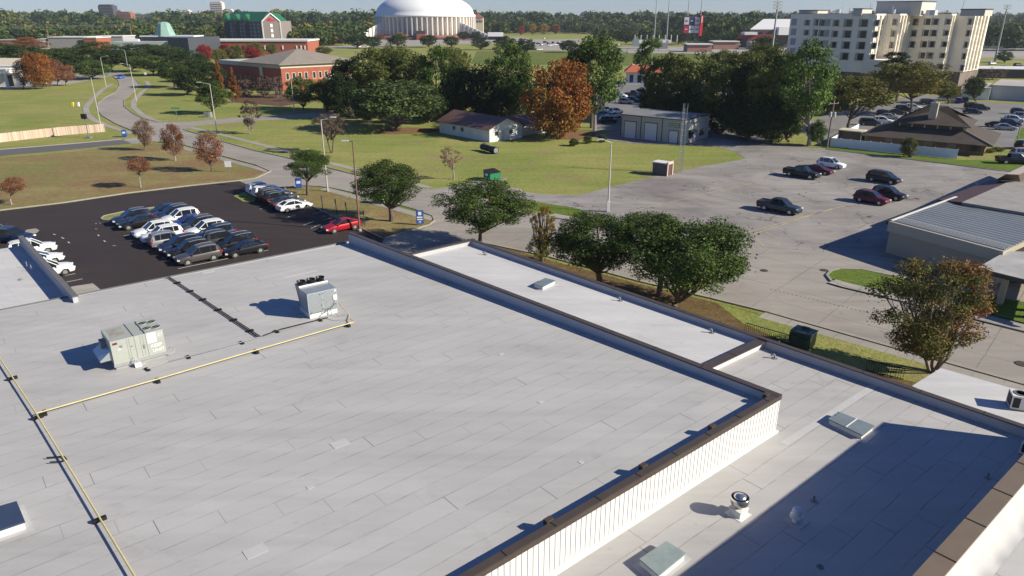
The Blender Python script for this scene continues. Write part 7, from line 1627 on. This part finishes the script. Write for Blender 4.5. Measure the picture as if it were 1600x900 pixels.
car('van', 1380, 285, R(-50), 'black', 'black minivan furthest right on the worn car park', RR, z=.018); car('suv', 1388, 310, R(-50), 'black', 'black suv behind the maroon one', RR, z=.018); car('suv', 1361, 317, R(-48), 'maroon', 'maroon suv with a black suv right behind it', RR, z=.018)
car('sedan', 189, 122.5, R(-85), 'brightblue', 'bright blue car driving on the far bend of the road', None)
k_ = 'cars parked behind the vinyl fence and clinic'
for i, (u, v, kd, cl_, a, lb) in enumerate(((1359, 196, 'van', 'slate', -20, 'slate van nearest the fence in the clinic row'), (1379, 193, 'suv', 'white', -20, 'white suv beside the slate van in the clinic row'), (1388, 186, 'sedan', 'silver', -20, 'silver car third in the clinic row'), (1383, 182, 'suv', 'black', -20, 'black suv before the gap in the clinic row'),
    (1402, 179, 'sedan', 'dark', -20, 'dark sedan fifth in the clinic row'), (1412, 174, 'suv', 'black', -20, 'black car under the yellowing tree'), (1427, 172, 'suv', 'white', -20, 'white car right of the yellowing tree trunk'), (1451, 164, 'van', 'dark', -20, 'dark long van above the clinic roof'), (1497, 161, 'suv', 'blue', 60, 'blue car by the small yellow tree'),
    (1507, 160, 'suv', 'dark', 60, 'dark car beside the blue one'), (1521, 170, 'van', 'black', -20, 'black van above the clinic roof corner'), (1532, 172, 'suv', 'dark', -20, 'dark car beside the black van'), (1519, 178, 'sedan', 'navy', -30, 'navy sedan at the pale hip of the clinic'),
    (1593, 179, 'suv', 'dark', -30, 'dark car highest in the right edge row'), (1597, 186, 'suv', 'silver', -30, 'silver car second in the right edge row'), (1584, 191, 'suv', 'white', -30, 'white suv third in the right edge row'), (1578, 197, 'suv', 'navy', -30, 'navy suv fourth in the right edge row'),
    (1570, 203, 'sedan', 'silver', -30, 'silver sedan fifth in the right edge row'), (1556, 199, 'sedan', 'dark', -30, 'dark sedan at the end of the right edge row'), (1584, 256, 'pickup', 'black', -10, 'black pickup on the grass edge by the right border'), (1600, 246, 'suv', 'silver', -10, 'silver suv behind the black pickup at the border'), (1602, 232, 'suv', 'black', 20, 'black car half cut off at the right border'))):
    car(kd, u, v, R(a), cl_, lb, k_, far=v < 196 and v != 193 and False, z=.024)
k_ = 'cars between the pines and the garage'
for i, (u, v, kd, cl_, a) in enumerate(((946, 176, 'suv', 'white', 40), (962, 178, 'suv', 'white', 40), (958, 184, 'sedan', 'white', 40), (978, 162, 'suv', 'silver', -30), (990, 160, 'suv', 'dark', -30), (1001, 157, 'suv', 'navy', -30), (990, 150, 'pickup', 'slate', -20), (969, 152, 'sedan', 'white', -30), (1004, 147, 'suv', 'black', -20),
    (1012, 157, 'suv', 'white', -30), (1026, 154, 'suv', 'white', -30), (1040, 150, 'suv', 'dark', -30), (950, 192, 'suv', 'black', 10), (1015, 168, 'suv', 'dark', -20), (1088, 168, 'suv', 'white', -30), (1150, 180, 'suv', 'white', -30), (1165, 190, 'suv', 'silver', -30), (1100, 172, 'suv', 'silver', -30))):
    lb = ['white suv nearest the tall broad pine trunk', 'white suv beside the nearest one', 'white sedan in front of the two white suvs', 'silver suv right of the thin pole', 'dark suv in the middle of the pine car park', 'navy suv right in the middle row', 'slate pickup in the back row between the pines', 'white sedan in the back row left', 'black car in the back row right', 'white car at the slim pine trunk', 'white car right of the slim pine', 'dark car glimpsed under the olive tree', 'black car in the shade left of the garage', 'dark car right behind the garage roof', 'white car glimpsed behind the garage roof', 'white car glimpsed in the dark trees', 'silver car glimpsed in the dark trees', 'silver car glimpsed behind the garage roof'][i]
    car(kd, u, v, R(a), cl_, lb, k_, far=True, z=.014)
k_ = 'tiny parked cars far off'
for i, (u, v, cl_, lb) in enumerate(((817, 72, 'white', 'leftmost tiny white car on the far car park'), (821, 72.5, 'white', 'second tiny white car from the left on the far car park'), (826, 68, 'dark', 'leftmost tiny dark car in the back row of the far car park'), (833, 68.5, 'dark', 'second tiny dark car in the back row of the far car park'),
    (841, 69, 'black', 'tiny black car left of the middle white one far off'), (846, 71, 'white', 'tiny white car in the middle of the far car park front'), (852, 67, 'black', 'tiny black car highest in the far car park middle'), (857, 69, 'black', 'tiny black car just left of the right white pair'), (860, 72, 'white', 'lowest tiny white car of the right cluster far off'),
    (864, 68, 'dark', 'tiny dark car above the right cluster far off'), (868, 71, 'white', 'tiny white car at the right end of the front row far off'), (872, 69, 'black', 'tiny black car at the right end of the far car park'), (876, 67, 'white', 'tiny white car furthest right in the back row far off'), (838, 78.5, 'silver', 'tiny silver car on the road below the far car park'),
    (843, 78.5, 'white', 'tiny white car on the road below the far car park'), (561, 74, 'white', 'tiny white car under the wide oak left of the arena'), (577, 74.5, 'white', 'tiny white car right of the wide oak left of the arena'), (966, 71, 'white', 'tiny white car by the field oak near the grandstand'), (1550, 101, 'white', 'white van like car right of the apartment tower'),
    (1567, 106, 'white', 'white car behind the bare reddish tree'), (1590, 104, 'black', 'black car right of the white van at the right edge'), (850, 61, 'white', 'tiny white truck at the top of the far car park'), (1598, 107, 'silver', 'silver car cut by the right edge near the far car park'))):
    car(('suv', 'sedan', 'van')[i % 3], u, v, R(20 + 50 * (i % 2)), cl_, lb, k_, far=True, z=.04)
# ---------------------------------------------------------------- overhead wires far left, and the air
m = MB(); P0 = fpt(-60, 620, 17.0); P1 = fpt(203, 620, 18.5); pts_ = []
for q in range(3):
    for t in range(12):
        a = P0.lerp(P1, t / 12) + Vector((0, q * .8, -q * .9)); b = P0.lerp(P1, (t + 1) / 12) + Vector((0, q * .8, -q * .9))
        sag = lambda s_: Vector((0, 0, -3.0 * 4 * ((s_ * 2) % 1) * (1 - (s_ * 2) % 1) * .3)); m.tube([a + sag(t / 12), b + sag((t + 1) / 12 - 1e-6)], .10, 3, cap=False)
tag(m.build('power_line', STEEL), 'pale overhead wires crossing in front of the far woods at left', 'power line')
for u, h_, lb in ((203, 19, 'far wooden pole holding the wires above the metal hall'), (72, 18.5, 'far wooden pole holding the wires above the panelled building')):
    b = fpt(u, 620.8, 0); e = empty('utility_pole', b, lb, 'utility pole', 'wooden utility poles'); MB().tube([b, b + Vector((0, 0, h_))], [.3, .2], 6).build('pole', WOOD, e); MB().box(b + Vector((0, 0, h_ - 1)), (2.6, .2, .2)).build('crossarm', WOOD, e)
hz = MB(); hz.box((0, 2400, 52), (9000, 5400, 112)); ho_ = hz.build('haze'); hm = bpy.data.materials.new('haze'); hm.use_nodes = True; t = hm.node_tree
t.nodes.remove(t.nodes['Principled BSDF']); pv = t.nodes.new('ShaderNodeVolumePrincipled'); pv.inputs['Density'].default_value = HAZE; pv.inputs['Color'].default_value = (.80, .90, 1.0, 1); pv.inputs['Anisotropy'].default_value = .2
t.links.new(pv.outputs[0], t.nodes['Material Output'].inputs['Volume']); ho_.data.materials.append(hm); ho_['kind'] = 'stuff'
S.cycles.volume_bounces = 0
bpy.context.view_layer.update()
